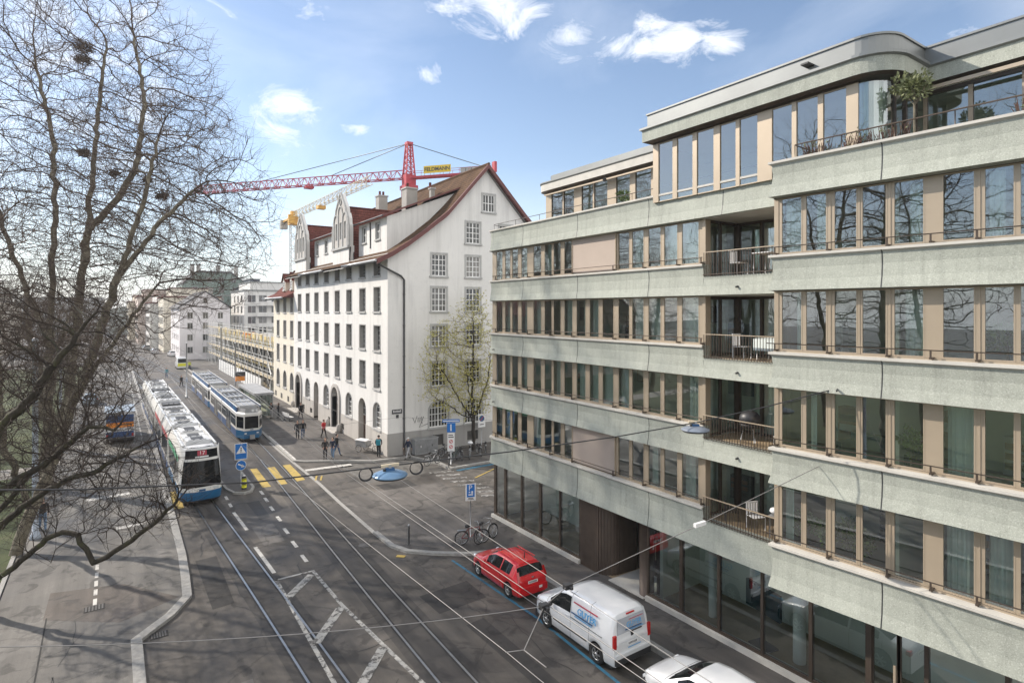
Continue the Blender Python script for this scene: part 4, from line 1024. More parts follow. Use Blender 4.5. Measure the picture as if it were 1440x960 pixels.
# roof ----------------------------------------------------------------------
RP_ = [(16.95,15.72),(18.2,16.35),(19.6,17.25),(21.2,18.45),(23.2,20.05),(27.2,24.55)]
RPE = [(27.2,24.55),(31.2,20.5),(33.6,18.3),(35.6,16.6),(37.4,15.4)]
g = MB(); y0, y1 = WY-.45, WYE+.2
def roofpoly(pts, mat, g, y0, y1, th=.22):
    for k in range(len(pts)-1):
        (xa,za),(xb,zb) = pts[k], pts[k+1]
        g.face([(xa,y0,za),(xb,y0,zb),(xb,y1,zb),(xa,y1,za)], mat)
        g.face([(xa,y0,za-th),(xa,y1,za-th),(xb,y1,zb-th),(xb,y0,zb-th)], MT['stucco'])
roofpoly(RP_, MT['tiles'], g, y0, y1); roofpoly(RPE, MT['tiles'], g, y0, y1)
g.face([(27.2,y1,24.4),(16.95,y1,15.6),(37.4,y1,15.3)], MT['rake'])
roof = wpart(g, 'roof')
g = MB()                                          # verge boards
allp = RP_ + RPE[1:]
for k in range(len(allp)-1):
    (xa,za),(xb,zb) = allp[k], allp[k+1]
    P = [(xa,za+.06),(xb,zb+.06),(xb,zb-.34),(xa,za-.34)]
    i = g.add([(x,y,z) for y in (y0-.06,y0+.12) for x,z in P])
    for q in ((0,1,2,3),(7,6,5,4),(0,4,5,1),(1,5,6,2),(2,6,7,3),(3,7,4,0)): g.fc([i+j for j in q], MT['rake'])
    g.face([(xa,y0+.12,za-.24),(xb,y0+.12,zb-.24),(xb,WY,zb-.24),(xa,WY,za-.24)], MT['rake'])
wpart(g, 'rake_board')
g = MB(); g.tube([(27.2,y0-.05,24.6),(27.2,y1,24.6)], .13, 8, MT['tiles']); wpart(g, 'ridge')
# eaves gutter, interrupted by the stair gables
for a, b in ((WY-.4,51.8),(57.9,66.6)):
    g = MB(); g.tube([(16.88,a,15.66),(16.88,b,15.66)], .10, 8, MT['steel']); g.face([(16.98,a,15.52),(16.98,b,15.52),(WX,b,15.98),(WX,a,15.98)], MT['stone']); wpart(g, 'gutter')
g = MB(); g.tube([(16.95,WY-.1,15.6),(17.3,WY-.2,15.3),(19.1,WY-.12,14.5),(19.37,WY-.1,14.2),(19.37,WY-.1,1.0)], .075, 8, MT['dark']); g.tube([(19.37,WY-.1,1.0),(19.37,WY-.1,.1)], .09, 8, MT['bronze'])
for z in (3,5.5,8,10.5,13): g.box(19.28,WY-.14,z,19.46,WY,z+.05,MT['dark'])
wpart(g, 'downpipe')
# shaped stair gables on the street front
def shaped_gable(yc, zb, ztop):
    w = 2.35
    half = [(0,w),(1.9,w),(1.95,w-.18),(2.5,w-.25),(3.0,w-.55),(3.05,w-.8),(3.6,w-1.0),(4.0,w-1.35),(4.4,w-1.75),(4.7,w-1.95),(4.95,w-2.2),(5.02,0)]
    sc = (ztop-zb)/5.02
    poly = [(-b, zb+a*sc) for a, b in half] + [(b, zb+a*sc) for a, b in half[::-1]][1:]
    poly = poly[::-1]
    g = MB(); o = (WX-.12, yc, 0)
    hs = [rect(x-.28,x+.28,zb+.75,zb+2.35) for x in (-1.25,0,1.25)]
    g.wall(o, fu, fv, poly, hs, .25, MT['plinth_light'], MT['stone'])
    o2 = Vector(o); m = len(poly)
    a0 = g.add([(WX-.12, yc-x, z) for x,z in poly]); a1 = g.add([(WX+.30, yc-x, z) for x,z in poly])
    for j in range(m): g.fc([a0+j,a0+(j+1)%m,a1+(j+1)%m,a1+j], MT['stucco'])
    g.fc([a1+j for j in range(m)], MT['stucco'])
    # raised stone coping, lesenes, cornice and tracery arches
    for j in range(m):
        (xa,za),(xb,zb2) = poly[j], poly[(j+1)%m]
        if max(za,zb2) > zb+.05: g.bar((WX-.12,yc-xa,za),(WX-.12,yc-xb,zb2),.16,.22,MT['stone'])
    g.box(WX-.30,yc-w-.12,zb-.22,WX-.05,yc+w+.12,zb-.02,MT['stone'])
    for x in (-1.95,-.62,.62,1.95): g.box(WX-.20,yc-x-.10,zb,WX-.11,yc-x+.10,zb+(2.6 if abs(x)>1 else 3.3),MT['stone'])
    for x in (-1.28,0,1.28):
        for q in range(8):
            t0, t1 = PI*q/8, PI*(q+1)/8; z0 = zb+(2.6 if x else 3.3)
            g.bar((WX-.17,yc-x-.58*math.cos(t0),z0+.58*math.sin(t0)),(WX-.17,yc-x-.58*math.cos(t1),z0+.58*math.sin(t1)),.08,.10,MT['stone'])
    for q in range(12):
        t0, t1 = 2*PI*q/12, 2*PI*(q+1)/12; g.bar((WX-.17,yc-.32*math.cos(t0),zb+4.25*sc+.32*math.sin(t0)),(WX-.17,yc-.32*math.cos(t1),zb+4.25*sc+.32*math.sin(t1)),.07,.08,MT['stone'])
    # shaft below the gable and cross roof behind
    g.box(WX-.12,yc-w,16.2,WX+.4,yc+w,zb,MT['stucco'],'b'); pass
    wpart(g, 'shaped_gable')
    for h in hs: win_in(o, fu, fv, h, .2, 2, 3, surround=None)
    g = MB(); zr = zb+3.9; zz = zb-.6
    for s in (-1,1):
        g.face([(WX+.3,yc,zr),(WX+.3,yc+s*w,zz),(23.6,yc+s*w,zz),(26.6,yc,zr)], MT['tiles_red'])
        g.face([(WX+.3,yc+s*w,zz),(WX+.3,yc+s*w,16.0),(23.6,yc+s*w,16.0),(23.6,yc+s*w,zz)], MT['tiles_red'])
    g.tube([(WX+.3,yc,zr+.02),(26.4,yc,zr+.02)], .1, 6, MT['tiles_red'])
    wpart(g, 'gable_roof')
shaped_gable(55.2, 17.75, 22.9)
shaped_gable(69.7, 17.75, 22.9)
# long shed dormer between gable and corner, smaller one beyond
def shed_dormer(ya, yb, wys, zb, zt):
    x = 18.75; g = MB(); hs = [rect(WYE-y-.5, WYE-y+.5, zb+.35, zb+1.75) for y in wys]
    g.wall((x,WYE,0), fu, fv, [(WYE-yb,zb-.9),(WYE-ya,zb-.9),(WYE-ya,zt),(WYE-yb,zt)], hs, .18, MT['stucco'], MT['stone'])
    g.face([(x,ya,zb-.9),(x,ya,zt),(25.4,ya,22.3),(21.2,ya,18.2),(19.9,ya,17.2)][::-1], MT['stucco'])
    g.face([(x,yb,zb-.9),(x,yb,zt),(25.4,yb,22.3),(21.2,yb,18.2)], MT['stucco'])
    wpart(g, 'dormer')
    for h in hs: win_in((x,WYE,0), fu, fv, h, .14, 2, 2, surround='stone', sw=.08)
    g = MB(); P = [(x-.45,zt-.05),(25.9,22.75),(25.9,22.9),(x-.45,zt+.12)]
    i = g.add([(px_,y,z) for y in (ya-.35,yb+.1) for px_,z in P])
    for q, mm in (((0,1,2,3),'rake'),((7,6,5,4),'rake'),((0,4,5,1),'stucco'),((2,6,7,3),'tiles'),((3,7,4,0),'rake')): g.fc([i+j for j in q], MT[mm])
    g.tube([(x-.5,ya-.3,zt),(x-.5,yb,zt)], .07, 6, MT['dark'])
    wpart(g, 'dormer_roof')
shed_dormer(45.9, 52.6, (47.9,51.2), 17.5, 19.55)
shed_dormer(57.8, 67.0, (59.2,62.6,66.0), 17.5, 19.55)
g = MB(); g.tube([(18.7,49.6,19.5),(18.7,49.6,17.2)], .05, 6, MT['dark']); g.tube([(18.0,52.75,17.6),(17.9,52.75,16.4)], .06, 6, MT['dark']); wpart(g, 'downpipe')
def chimney(x, y, s, z0, z1, pots):
    g = MB(); g.box(x-s/2,y-s/2,z0,x+s/2,y+s/2,z1,MT['raw_concrete']); g.box(x-s/2-.08,y-s/2-.08,z1-.02,x+s/2+.08,y+s/2+.08,z1+.12,MT['stone'])
    for k in range(pots): g.cyl((x-.2+.4*k,y,z1+.1),.13,.5,8,MT['tiles_red'])
    g.box(x-s/2-.03,y-s/2-.03,z0,x+s/2+.03,y+s/2+.03,z0+1.0,MT['steel'])
    wpart(g, 'chimney', parent=None)
chimney(24.0,53.0,1.15,19.5,23.6,1); chimney(24.5,61.5,1.0,20.5,24.3,2); chimney(25.3,50.7,.4,20.8,23.4,1)
# graffiti, street name plate
g = MB()
MT['spray'] = simple('black_spray_paint', (.03,.03,.035), .7, var=.1)
def gz(pts): g.tube([(x, WY-.012, z) for x, z in pts], .022, 4, MT['spray'], smooth=False)
gz([(20.15,3.0),(20.35,2.55),(20.55,3.1)]); gz([(20.65,2.95),(20.62,2.6),(20.8,2.6),(20.82,2.95)]); gz([(20.95,3.0),(21.0,2.4)]); gz([(21.15,3.0),(20.75,2.15),(21.5,2.35)])
wpart(g, 'graffiti')
sp = MB(); sp.box(18.35,WY-.05,3.45,19.0+.2,WY-.03,3.80,MT['dark']); sp.box(18.70,WY-.05,3.1,18.92,WY-.03,3.36,MT['dark'])
for k in range(7): sp.box(18.45+k*.1,WY-.056,3.56,18.45+k*.1+.055,WY-.05,3.56+(.14 if k%3 else .18),MT['sign_white'])
tag(sp.build('street_sign'), 'small dark street name plate on the white wall near the corner downpipe', 'street sign')

# ================================================================== lower cream wing beyond
cw = thing('corner_building_wing', 'lower cream stucco wing with two small dormers beyond the white corner house', 'building', (WX,WYE,0))
CWO = Vector((WX,WYE,0)); CYE = 84.0
def cpart(mb, name, label=None, parent=None):
    o = mb.build(name, parent or cw)
    if parent is None: o.location = -CWO
    return o
co_ = (WX, CYE, 0); Fc = lambda y: CYE-y
ch = []; cwn = []
for y in (74.15,77.66,81.3):
    for c, d in ((5.25,7.36),(8.41,10.46),(11.5,13.3)):
        h = rect(Fc(y)-.68, Fc(y)+.68, c, d); ch.append(h); cwn.append((h,.34,4,5))
    h = archp(Fc(y)-.8, Fc(y)+.8, 1.95, 4.1); ch.append(h); cwn.append((h,.28,4,5))
g = MB(); g.wall(co_, fu, fv, [(0,-.05),(Fc(WYE+.01),-.05),(Fc(WYE+.01),13.9),(0,13.9)], ch, .34, MT['stucco_warm'], MT['reveal'])
g.face([(WX,CYE,-.05),(WX,CYE,13.9),(36,CYE,13.9),(36,CYE,-.05)], MT['stucco_warm']); g.face([(WX,WYE+.05,13.9),(WX,CYE,13.9),(26,CYE,13.9),(26,WYE+.05,13.9)], MT['stucco_warm'])
cpart(g, 'wall')
for h, dp, nx, ny in cwn: win_in(co_, fu, fv, h, dp, nx, ny, 'frame_grey', surround='stone', sw=.09, own=cpart)
for y in (75.9,79.4,82.6):
    g = MB(); g.wall((WX-.01,CYE,0), fu, fv, rect(Fc(y)-.45,Fc(y)+.45,.4,1.05), [], 0, MT['cellar']); cpart(g, 'cellar_grille')
g = MB(); P = [(16.7,13.3),(18.2,14.0),(22.0,17.6),(26,19.5)]
roofpoly(P, MT['tiles_red'], g, WYE+.3, CYE+.5); g.face([(16.7,WYE+.3,13.3),(18.2,WYE+.3,14.0),(22,WYE+.3,17.6),(26,WYE+.3,19.5),(26,WYE+.3,13.3)], MT['rake']); cpart(g, 'roof')
g = MB(); g.tube([(16.62,WYE+.2,13.3),(16.62,CYE+.5,13.3)], .1, 8, MT['steel']); g.face([(16.75,WYE+.2,13.2),(16.75,CYE,13.2),(WX,CYE,13.6),(WX,WYE+.2,13.6)], MT['rake']); cpart(g, 'gutter')
for y in (75.6,79.3):
    g = MB(); x = 18.3; z = 14.2
    g.box(x,y-.75,z,20.6,y+.75,z+1.35,MT['stucco_warm'])
    g.face([(x,y-.75,z+1.35),(x,y+.75,z+1.35),(x,y,z+2.2)], MT['stucco_warm'])
    for s in (-1,1): g.face([(x-.2,y+s*.95,z+1.2),(x-.2,y,z+2.35),(22.2,y,z+2.35),(21.4,y+s*.95,z+1.2)], MT['tiles_red'])
    cpart(g, 'dormer')
    win_in((x-.03,CYE,0), fu, fv, rect(Fc(y)-.42,Fc(y)+.42,z+.2,z+1.3), .02, 2, 3, surround='stone', sw=.08, own=cpart)
# ================================================================== cranes
def lattice(g, a, b, w, h, mat, n, tri=False, r=.05):
    """lattice boom between a and b; square or triangular section"""
    a = Vector(a); b = Vector(b); d = (b-a).normalized(); up = Vector((0,0,1)) if abs(d.z) < .9 else Vector((0,1,0))
    s = d.cross(up).normalized(); u = s.cross(d)
    cs = [(-w/2,0),(w/2,0),(0,h)] if tri else [(-w/2,-h/2),(w/2,-h/2),(w/2,h/2),(-w/2,h/2)]
    P = lambda k, c: a+(b-a)*k/n + s*cs[c][0] + u*cs[c][1]
    m = len(cs)
    for c in range(m): g.bar(P(0,c), P(n,c), r*1.7, r*1.7, mat)
    for k in range(n):
        for c in range(m):
            c2 = (c+1)%m
            g.bar(P(k,c), P(k+1,c2), r, r, mat) if (k+c)%2 else g.bar(P(k,c2), P(k+1,c), r, r, mat)
            if k % 2 == 0: g.bar(P(k,c), P(k,c2), r, r, mat)
def at(u, v, Z):
    x = (u-720)/820*Z; ca, sa = math.cos(YAW), math.sin(YAW)
    return Vector((x*ca+Z*sa, -x*sa+Z*ca, 11.7-(v-437)/820*Z))
cp = at(575, 251, 110); cb = Vector((cp.x, cp.y, 0))
cr = thing('tower_crane', 'red tower crane with long lattice jib and yellow sign behind the white corner house', 'crane', cb)
jd = Vector((-.958*math.cos(YAW)+.287*math.sin(YAW), .958*math.sin(YAW)+.287*math.cos(YAW), 0)).normalized()
zj = cp.z
g = MB(); lattice(g, (0,0,0), (0,0,zj-1.5), 2.0, 2.0, MT['crane_red'], 22, r=.10); g.build('mast', cr)
g = MB(); g.box(-1.3,-1.3,zj-2.2,1.3,1.3,zj-1.4,MT['crane_red']); g.box(-1.0,-1.0,zj-1.4,1.0,1.0,zj+.6,MT['crane_red']); g.build('slewing_ring', cr)
g = MB()
for sx in (-1,1):
    for sy in (-1,1): g.bar((sx*.9,sy*.9,zj),(sx*.45,sy*.45,zj+6.4),.22,.22,MT['crane_red'])
for k in range(6):
    z0, z1 = zj+k*1.05, zj+(k+1)*1.05; w0, w1 = .9-.07*k, .9-.07*(k+1)
    for (ax,ay),(bx,by) in (((-1,-1),(1,-1)),((1,-1),(1,1)),((1,1),(-1,1)),((-1,1),(-1,-1))):
        g.bar((ax*w0,ay*w0,z0),(bx*w1,by*w1,z1),.12,.12,MT['crane_red']); g.bar((ax*w1,ay*w1,z1),(bx*w1,by*w1,z1),.10,.10,MT['crane_red'])
g.box(-.6,-.6,zj+6.3,.6,.6,zj+6.8,MT['crane_red']); g.build('tower_head', cr)
g = MB(); o = Vector((0,0,zj)); lattice(g, o+jd*1.2, o+jd*50, 1.3, 1.6, MT['crane_red'], 38, tri=True, r=.09)
jib = g.build('jib', cr)
g = MB(); q = o+jd*22; g.box(q.x-.8,q.y-.8,q.z-.6,q.x+.8,q.y+.8,q.z-.2,MT['crane_red']); g.build('trolley', jib)
g = MB(); e = o-jd*17; sd_ = Vector((-jd.y,jd.x,0))
for s in (-.6,.6): g.bar(o+sd_*s, e+sd_*s, .3, .35, MT['crane_red'])
for k in range(10): p = o-jd*(1.4+k*1.4); g.bar(p-sd_*.7, p+sd_*.7, .15, .15, MT['crane_red'])
for s in (-.75,.75):
    g.bar(o+sd_*s+Vector((0,0,1.1)), e+sd_*s+Vector((0,0,1.1)), .06, .06, MT['crane_red'])
    for k in range(8): p = o-jd*(1+k*1.9)+sd_*s; g.bar(p, p+Vector((0,0,1.1)), .05,.05, MT['crane_red'])
g.bar(e+Vector((0,0,0)), e+Vector((0,0,1.9)), .5,.9, MT['crane_red'])
g.build('counter_jib', cr)
for k in range(3):
    g = MB(); p = o-jd*(11.2+k*1.1)
    g.obox((p.x,p.y,p.z+.3), jd, 0, .95, 1.5, 1.7, MT['raw_concrete']); g.build('counterweight', cr)
g = MB()
for t, mat in ((o+jd*34+Vector((0,0,1.5)),'dark'),(o+jd*17+Vector((0,0,1.6)),'dark'),(e+Vector((0,0,.4)),'dark')):
    g.tube([(0,0,zj+6.6), t], .07, 5, MT[mat])
g.build('tie_rod', cr)
g = MB(); p = o-jd*6.2-sd_*.95 if (o-jd*6.2-sd_*.95+cb).length < (o-jd*6.2+sd_*.95+cb).length else o-jd*6.2+sd_*.95
rt = -jd; nrm = Vector((rt.y,-rt.x,0))
g.obox((p.x,p.y,p.z+1.15), rt, 0, 5.4, .08, 1.35, MT['sign_yellow']); sg = g.build('crane_sign', cr)
text_mesh('FELDMANN', .98, MT['dark'], 'lettering', sg, frame_M((p.x+nrm.x*.06, p.y+nrm.y*.06, p.z+1.13), rt, (0,0,1)), .01, bold=.022)

yc = at(413, 306, 140); yb = Vector((yc.x, yc.y, 0))
cy = thing('tower_crane', 'smaller pale lattice crane with yellow cab left of the tiled roof', 'crane', yb)
zc = yc.z; yd = (at(508,262,106)-yc); yd.z = 0; yd.normalize()
g = MB(); lattice(g, (0,0,0), (0,0,zc-1.6), 1.5, 1.5, MT['crane_pale'], 22, r=.10); g.build('mast', cy)
g = MB(); g.box(-1.1,-1.1,zc-1.8,1.1,1.1,zc+.2,MT['crane_yellow']); g.box(-1.6,-1.9,zc-1.6,-.2,-.9,zc+.4,MT['crane_yellow']); g.box(-.7,-.7,zc+.2,.7,.7,zc+1.5,MT['crane_yellow']); g.build('slewing_cab', cy)
g = MB(); o = Vector((0,0,zc)); lattice(g, o+yd*.8, o+yd*46, 1.2, 1.5, MT['crane_straw'], 36, tri=True, r=.06); jb = g.build('jib', cy)
g = MB(); q = o+yd*20; g.box(q.x-.8,q.y-.8,q.z-.8,q.x+.8,q.y+.8,q.z-.1,MT['crane_yellow']); g.build('trolley', jb)
g = MB(); g.bar(o, o-yd*9, .9, .5, MT['crane_yellow']); g.build('counter_jib', cy)
g = MB(); p = o-yd*8.6; g.box(p.x-.8,p.y-.8,p.z-1.8,p.x+.8,p.y+.8,p.z+.3,MT['raw_concrete']); g.build('counterweight', cy)
fc_ = at(324, 392, 420); fb = Vector((fc_.x,fc_.y,0))
g = MB(); z = fc_.z; lattice(g,(0,0,0),(0,0,z+7),2,2,MT['crane_pale'],14,r=.3); lattice(g,(-9,0,z),(16,5,z),1.5,1.5,MT['crane_pale'],14,r=.3)
o = g.build('tower_crane'); o.location = fb; tag(o, 'tiny far tower crane standing on the skyline above the green house', 'crane')

# ================================================================== far buildings
def far_window(o, u, v, poly, parent, off, fm='stone', gm='glass_dark', s=.10):
    xs = [p[0] for p in poly]; ys = [p[1] for p in poly]; a,b,c,d = min(xs),max(xs),min(ys),max(ys)
    o = Vector(o); u = Vector(u); v = Vector(v); n = u.cross(v); g = MB()
    def P(x,y,k): return tuple(o+u*x+v*y+n*k)
    def slab(a,b,c,d,k0,k1,mat):
        i = g.add([P(x,y,k) for k in (k0,k1) for x,y in ((a,c),(b,c),(b,d),(a,d))])
        for q in ((4,5,6,7),(0,1,5,4),(1,2,6,5),(2,3,7,6),(3,0,4,7)): g.fc([i+j for j in q], mat)
    slab(a-s,b+s,c-s,d+s,0,.04,MT[fm]); slab(a,b,c,d,.041,.06,MT[gm]); slab((a+b)/2-.03,(a+b)/2+.03,c,d,.061,.07,MT['frame_white'])
    w = g.build('window', parent); w.location = -off
    return w
def gable_house(name, label, x0, x1, ya, yb, eave, ridge, wall, roofm, cols, rows, sidecols, fm='stone', ridge_off=0):
    t = thing(name, label, 'building', (x0,ya,0)); off = Vector((x0,ya,0)); xm = (x0+x1)/2+ridge_off
    g = MB(); g.wall((x0,ya,0),(1,0,0),(0,0,1),[(0,-.05),(x1-x0,-.05),(x1-x0,eave),(xm-x0,ridge),(0,eave)],[],.1,wall)
    g.face([(x0,yb,-.05),(x0,ya,-.05),(x0,ya,eave),(x0,yb,eave)],wall); g.face([(x1,ya,-.05),(x1,yb,-.05),(x1,yb,eave),(x1,ya,eave)],wall)
    g.face([(x1,yb,-.05),(x0,yb,-.05),(x0,yb,eave),(xm,yb,ridge),(x1,yb,eave)],wall)
    w = g.build('wall', t); w.location = -off
    g = MB()
    sl = (ridge-eave)/(xm-x0); sr = (ridge-eave)/(x1-xm)
    for P in ([(x0-.5,eave-.5*sl+.1),(xm,ridge+.1),(xm,ridge+.35),(x0-.5,eave-.5*sl+.35)], [(xm,ridge+.1),(x1+.5,eave-.5*sr+.1),(x1+.5,eave-.5*sr+.35),(xm,ridge+.35)]):
        i = g.add([(x,y,z) for y in (ya-.3,yb+.3) for x,z in P])
        for q in ((0,1,2,3),(7,6,5,4),(0,4,5,1),(1,5,6,2),(2,6,7,3),(3,7,4,0)): g.fc([i+j for j in q], roofm)
    r = g.build('roof', t); r.location = -off
    g = MB(); g.box(xm+1.2,ya+4,ridge-1.5,xm+2.2,ya+5,ridge+1.3,MT['raw_concrete']); c = g.build('chimney', r)
    for cx in cols:
        for z in rows: far_window((x0,ya,0),(1,0,0),(0,0,1),rect(cx-x0-.5,cx-x0+.5,z,z+1.35),t,off,fm)
    far_window((x0,ya,0),(1,0,0),(0,0,1),rect(xm-x0-.4,xm-x0+.4,eave+1.2,eave+2.3),t,off,fm)
    for cy_ in sidecols:
        for z in rows: far_window((x0,yb,0),(0,-1,0),(0,0,1),rect(yb-cy_-.5,yb-cy_+.5,z,z+1.35),t,off,fm)
    return t
MT['stucco_pink'] = mat_stucco('pale_pinkish_stucco', (.74,.71,.72))
MT['stucco_green'] = mat_stucco('sage_green_stucco', (.20,.27,.235))
MT['slate'] = simple('dark_slate_roof', (.07,.07,.075), .8, var=.2)
gable_house('gabled_house', 'white gabled house with three columns of small windows behind the scaffolded site', 13.0, 24.0, 160, 186, 12.5, 16.3, MT['stucco_pink'], MT['slate'], (15.2,18.5,21.8), (9.9,7.4,4.6,1.6), (164,169,174,179))
def block(name, label, x0, x1, ya, yb, h, wall, cols, rows, side, win=(1.3,1.5), roofm=None, extra=None, balconies=()):
    t = thing(name, label, 'building', (x0,ya,0)); off = Vector((x0,ya,0))
    g = MB(); g.box(x0,ya,-.05,x1,yb,h,wall); w = g.build('wall', t); w.location = -off
    g = MB(); g.box(x0-.3,ya-.3,h,x1+.3,yb+.3,h+.35,roofm or MT['zinc']); g.box(x0+2,ya+2,h+.35,x1-2,yb-2,h+2.6,wall); g.box(x0+1.7,ya+1.7,h+2.6,x1-1.7,yb-1.7,h+2.85,roofm or MT['zinc']); r = g.build('roof', t); r.location = -off
    for cx in cols:
        for z in rows: far_window((x0,ya,0),(1,0,0),(0,0,1),rect(cx-x0-win[0]/2,cx-x0+win[0]/2,z,z+win[1]),t,off)
    for cy_ in side:
        for z in rows: far_window((x0,yb,0),(0,-1,0),(0,0,1),rect(yb-cy_-win[0]/2,yb-cy_+win[0]/2,z,z+win[1]),t,off)
    for (bx0,bx1) in balconies:
        for z in rows:
            g = MB(); g.box(bx0,ya-1.5,z-1.1,bx1,ya+.0,z-.9,wall); g.box(bx0,ya-1.5,z-.9,bx1,ya-1.42,z+.05,wall); b = g.build('balcony', t); b.location = -off
    return t
# green gambrel house
gt = thing('green_house', 'tall sage green house with mansard gable and roof chimneys behind the white gabled house', 'building', (20,236,0)); go2 = Vector((20,236,0))
g = MB(); poly = [(0,-.05),(26,-.05),(26,17.3),(22.6,20.2),(15.6,25.6),(4.6,25.6),(0,21)]
g.wall((20,236,0),(1,0,0),(0,0,1),poly,[],.1,MT['stucco_green']); g.face([(20,262,0),(20,236,0),(20,236,21),(20,262,21)],MT['stucco_green'])
for z in (17.2,13.4,9.6): g.box(20,235.8,z,46.1,235.99,z+.3,MT['stone'])
w = g.build('wall', gt); w.location = -go2
g = MB()
for k in range(2,6):
    (xa,za),(xb,zb) = poly[k], poly[k+1]; i = g.add([(20+x,y,z+q) for y in (235.4,262) for x,z,q in ((xa,za,0),(xb,zb,0),(xb,zb,.5),(xa,za,.5))])
    for q in ((0,1,2,3),(7,6,5,4),(0,4,5,1),(2,6,7,3)): g.fc([i+j for j in q], MT['slate'])
r = g.build('roof', gt); r.location = -go2
for x in (23,25,31.5,37.5):
    g = MB(); g.box(20-20+x,240,24.5,x+1.2,241.5,28.4,MT['raw_concrete']); g.box(x-.1,239.9,28.3,x+1.3,241.6,28.6,MT['slate']); c = g.build('chimney', r)
for x in (8.5,12.5,16.5):
    far_window((20,236,0),(1,0,0),(0,0,1),rect(x-.7,x+.7,22.2,23.8),gt,go2)
for x in (4,8,12.5,17,21):
    for z in (18.4,14.6,10.8,7): far_window((20,236,0),(1,0,0),(0,0,1),rect(x-.75,x+.75,z,z+1.9),gt,go2)
block('balcony_block', 'pale flat roofed apartment block with rows of dark balconies left of the cream wing', 31, 47, 182, 205, 17.5, MT['stucco'], (33,36,39.5,43), (14.3,11.2,8.1,5.0,1.9), (186,192,198), (2.0,1.9), balconies=((34.2,41),))
block('gabled_house', 'narrow dark blue house squeezed between the green house and the balcony block', 37.2, 44, 215, 235, 20, simple('dark_blue_slate_wall',(.06,.075,.11),.8,var=.2), (39,41.5), (15,11,7,3), (), (1.0,1.6))
pal = [MT['stucco_warm'], MT['stucco'], mat_stucco('rose_stucco',(.62,.52,.46)), mat_stucco('sand_stucco',(.66,.60,.48))]
rowlab = ['cream row house on the far right kerb just past the white gabled house','white row house second past the white gabled house along the far street','rose tinted row house third along the far right kerb','sand coloured row house closing the view down the far street']
y = 190
for k in range(4):
    d = 24+k*5; h = 15.5-(k%2)*2+k*.6
    block('row_house', rowlab[k], 11.5-k*2.2, 26, y, y+d, h, pal[k], (), (11.0,8,5,1.6), [y+2.5+j*3.4 for j in range(int(d/3.4))], (1.4,1.8), MT['tiles_red'], )
    y += d+.6
block('street_end_building', 'long grey building closing the bend at the far end of the tracks', -36, -2, 330, 350, 15, mat_stucco('grey_stucco',(.40,.41,.42)), [-34+j*3.4 for j in range(10)], (11,8,5,2), ())
block('street_end_building', 'pale building behind the bare trees on the far left of the street', -44, -24, 200, 240, 14, MT['stucco_warm'], [-42+j*3.4 for j in range(6)], (10.5,7.5,4.5,1.5), ())
# house in the park on the left
hx, hy = -46, 78
ht = gable_house('park_house', 'brown stuccoed house with green shutters in the park behind the bare trees', hx, hx+24, hy, hy+16, 11, 19, mat_stucco('brown_stucco',(.30,.27,.23)), MT['tiles_red'], (hx+3,hx+8,hx+13,hx+18,hx+22), (7.6,4.4,1.2), ())
MT['shutter'] = simple('green_shutter', (.02,.10,.085), .6, var=.1)
for cx in (hx+3,hx+8,hx+13,hx+18,hx+22):
    for z in (7.6,4.4,1.2):
        for s in (-1,1):
            g = MB(); g.box(cx+s*.95-.35, hy-.1, z-.05, cx+s*.95+.35, hy-.03, z+1.4, MT['shutter']); b = g.build('shutter', ht); b.location = (-hx,-hy,0)

# ================================================================== construction site with scaffolding
ct = thing('scaffolded_shell', 'building shell under construction with yellow formwork and pale scaffold decks beside the cream wing', 'construction site', (18.6,86,0)); cto = Vector((18.6,86,0))
def ctp(g, n): o = g.build(n, ct); o.location = -cto; return o
for z in (2.9,5.8):
    g = MB(); g.box(19.6,86,z,40,156,z+.3,MT['raw_concrete']); g.box(19.5,86,z+.02,19.6,156,z+.32,MT['formwork']); ctp(g, 'floor_slab')
rc2 = random.Random(3)
for z in (0,3.2):
    for y in range(88,156,6):
        for x in (20.2,27):
            g = MB(); g.box(x,y,z,x+.4,y+.4,z+2.75 if z else 2.95,MT['raw_concrete']); ctp(g, 'column')
g = MB(); g.box(26,90,6.1,34,118,8.2,MT['brick']); g.box(27,89.95,6.1,27.9,118.1,7.6,MT['formwork']); ctp(g, 'brick_wall')
for k in range(13):
    g = MB(); y = 88+k*5.2; g.box(20.3,y,6.1,20.45,y+3.2,7.2+rc2.random()*.9,MT['formwork']); ctp(g, 'formwork_panel')
for z in (2.0,4.0,6.0,8.0):
    g = MB(); y0 = 86 if z < 8 else 95
    g.box(18.3,y0,z,19.3,156,z+.06,MT['plank']); g.box(18.28,y0,z+.02,18.31,156,z+.2,MT['plank']); ctp(g, 'scaffold_deck')
g = MB()
for x in (18.25,19.35):
    for y in range(86,158,3): g.tube([(x,y,0),(x,y,9.4)], .045, 5, MT['crane_pale'], caps=False)
for z in (2.5,3.0,4.5,5.0,6.5,7.0,8.5,9.0):
    g.tube([(18.25,86,z),(18.25,156,z)], .035, 4, MT['crane_pale'], caps=False)
for k in range(23):
    for z in (0,2,4,6): g.tube([(18.25,86+k*3,z+(2 if k%2 else 0)),(18.25,89+k*3,z+(0 if k%2 else 2))], .03, 4, MT['crane_pale'], caps=False)
for z in (2.5,4.5,6.5,8.5): g.tube([(18.25,85.9,z),(40,85.9,z)], .035, 4, MT['crane_pale'], caps=False)
for x in range(20,40,3): g.tube([(x,85.9,0),(x,85.9,9.4)], .045, 5, MT['crane_pale'], caps=False)
for z in (2,4,6,8): g.box(18.3,85.2,z,40,86,z+.06,MT['plank'])
ctp(g, 'scaffold')
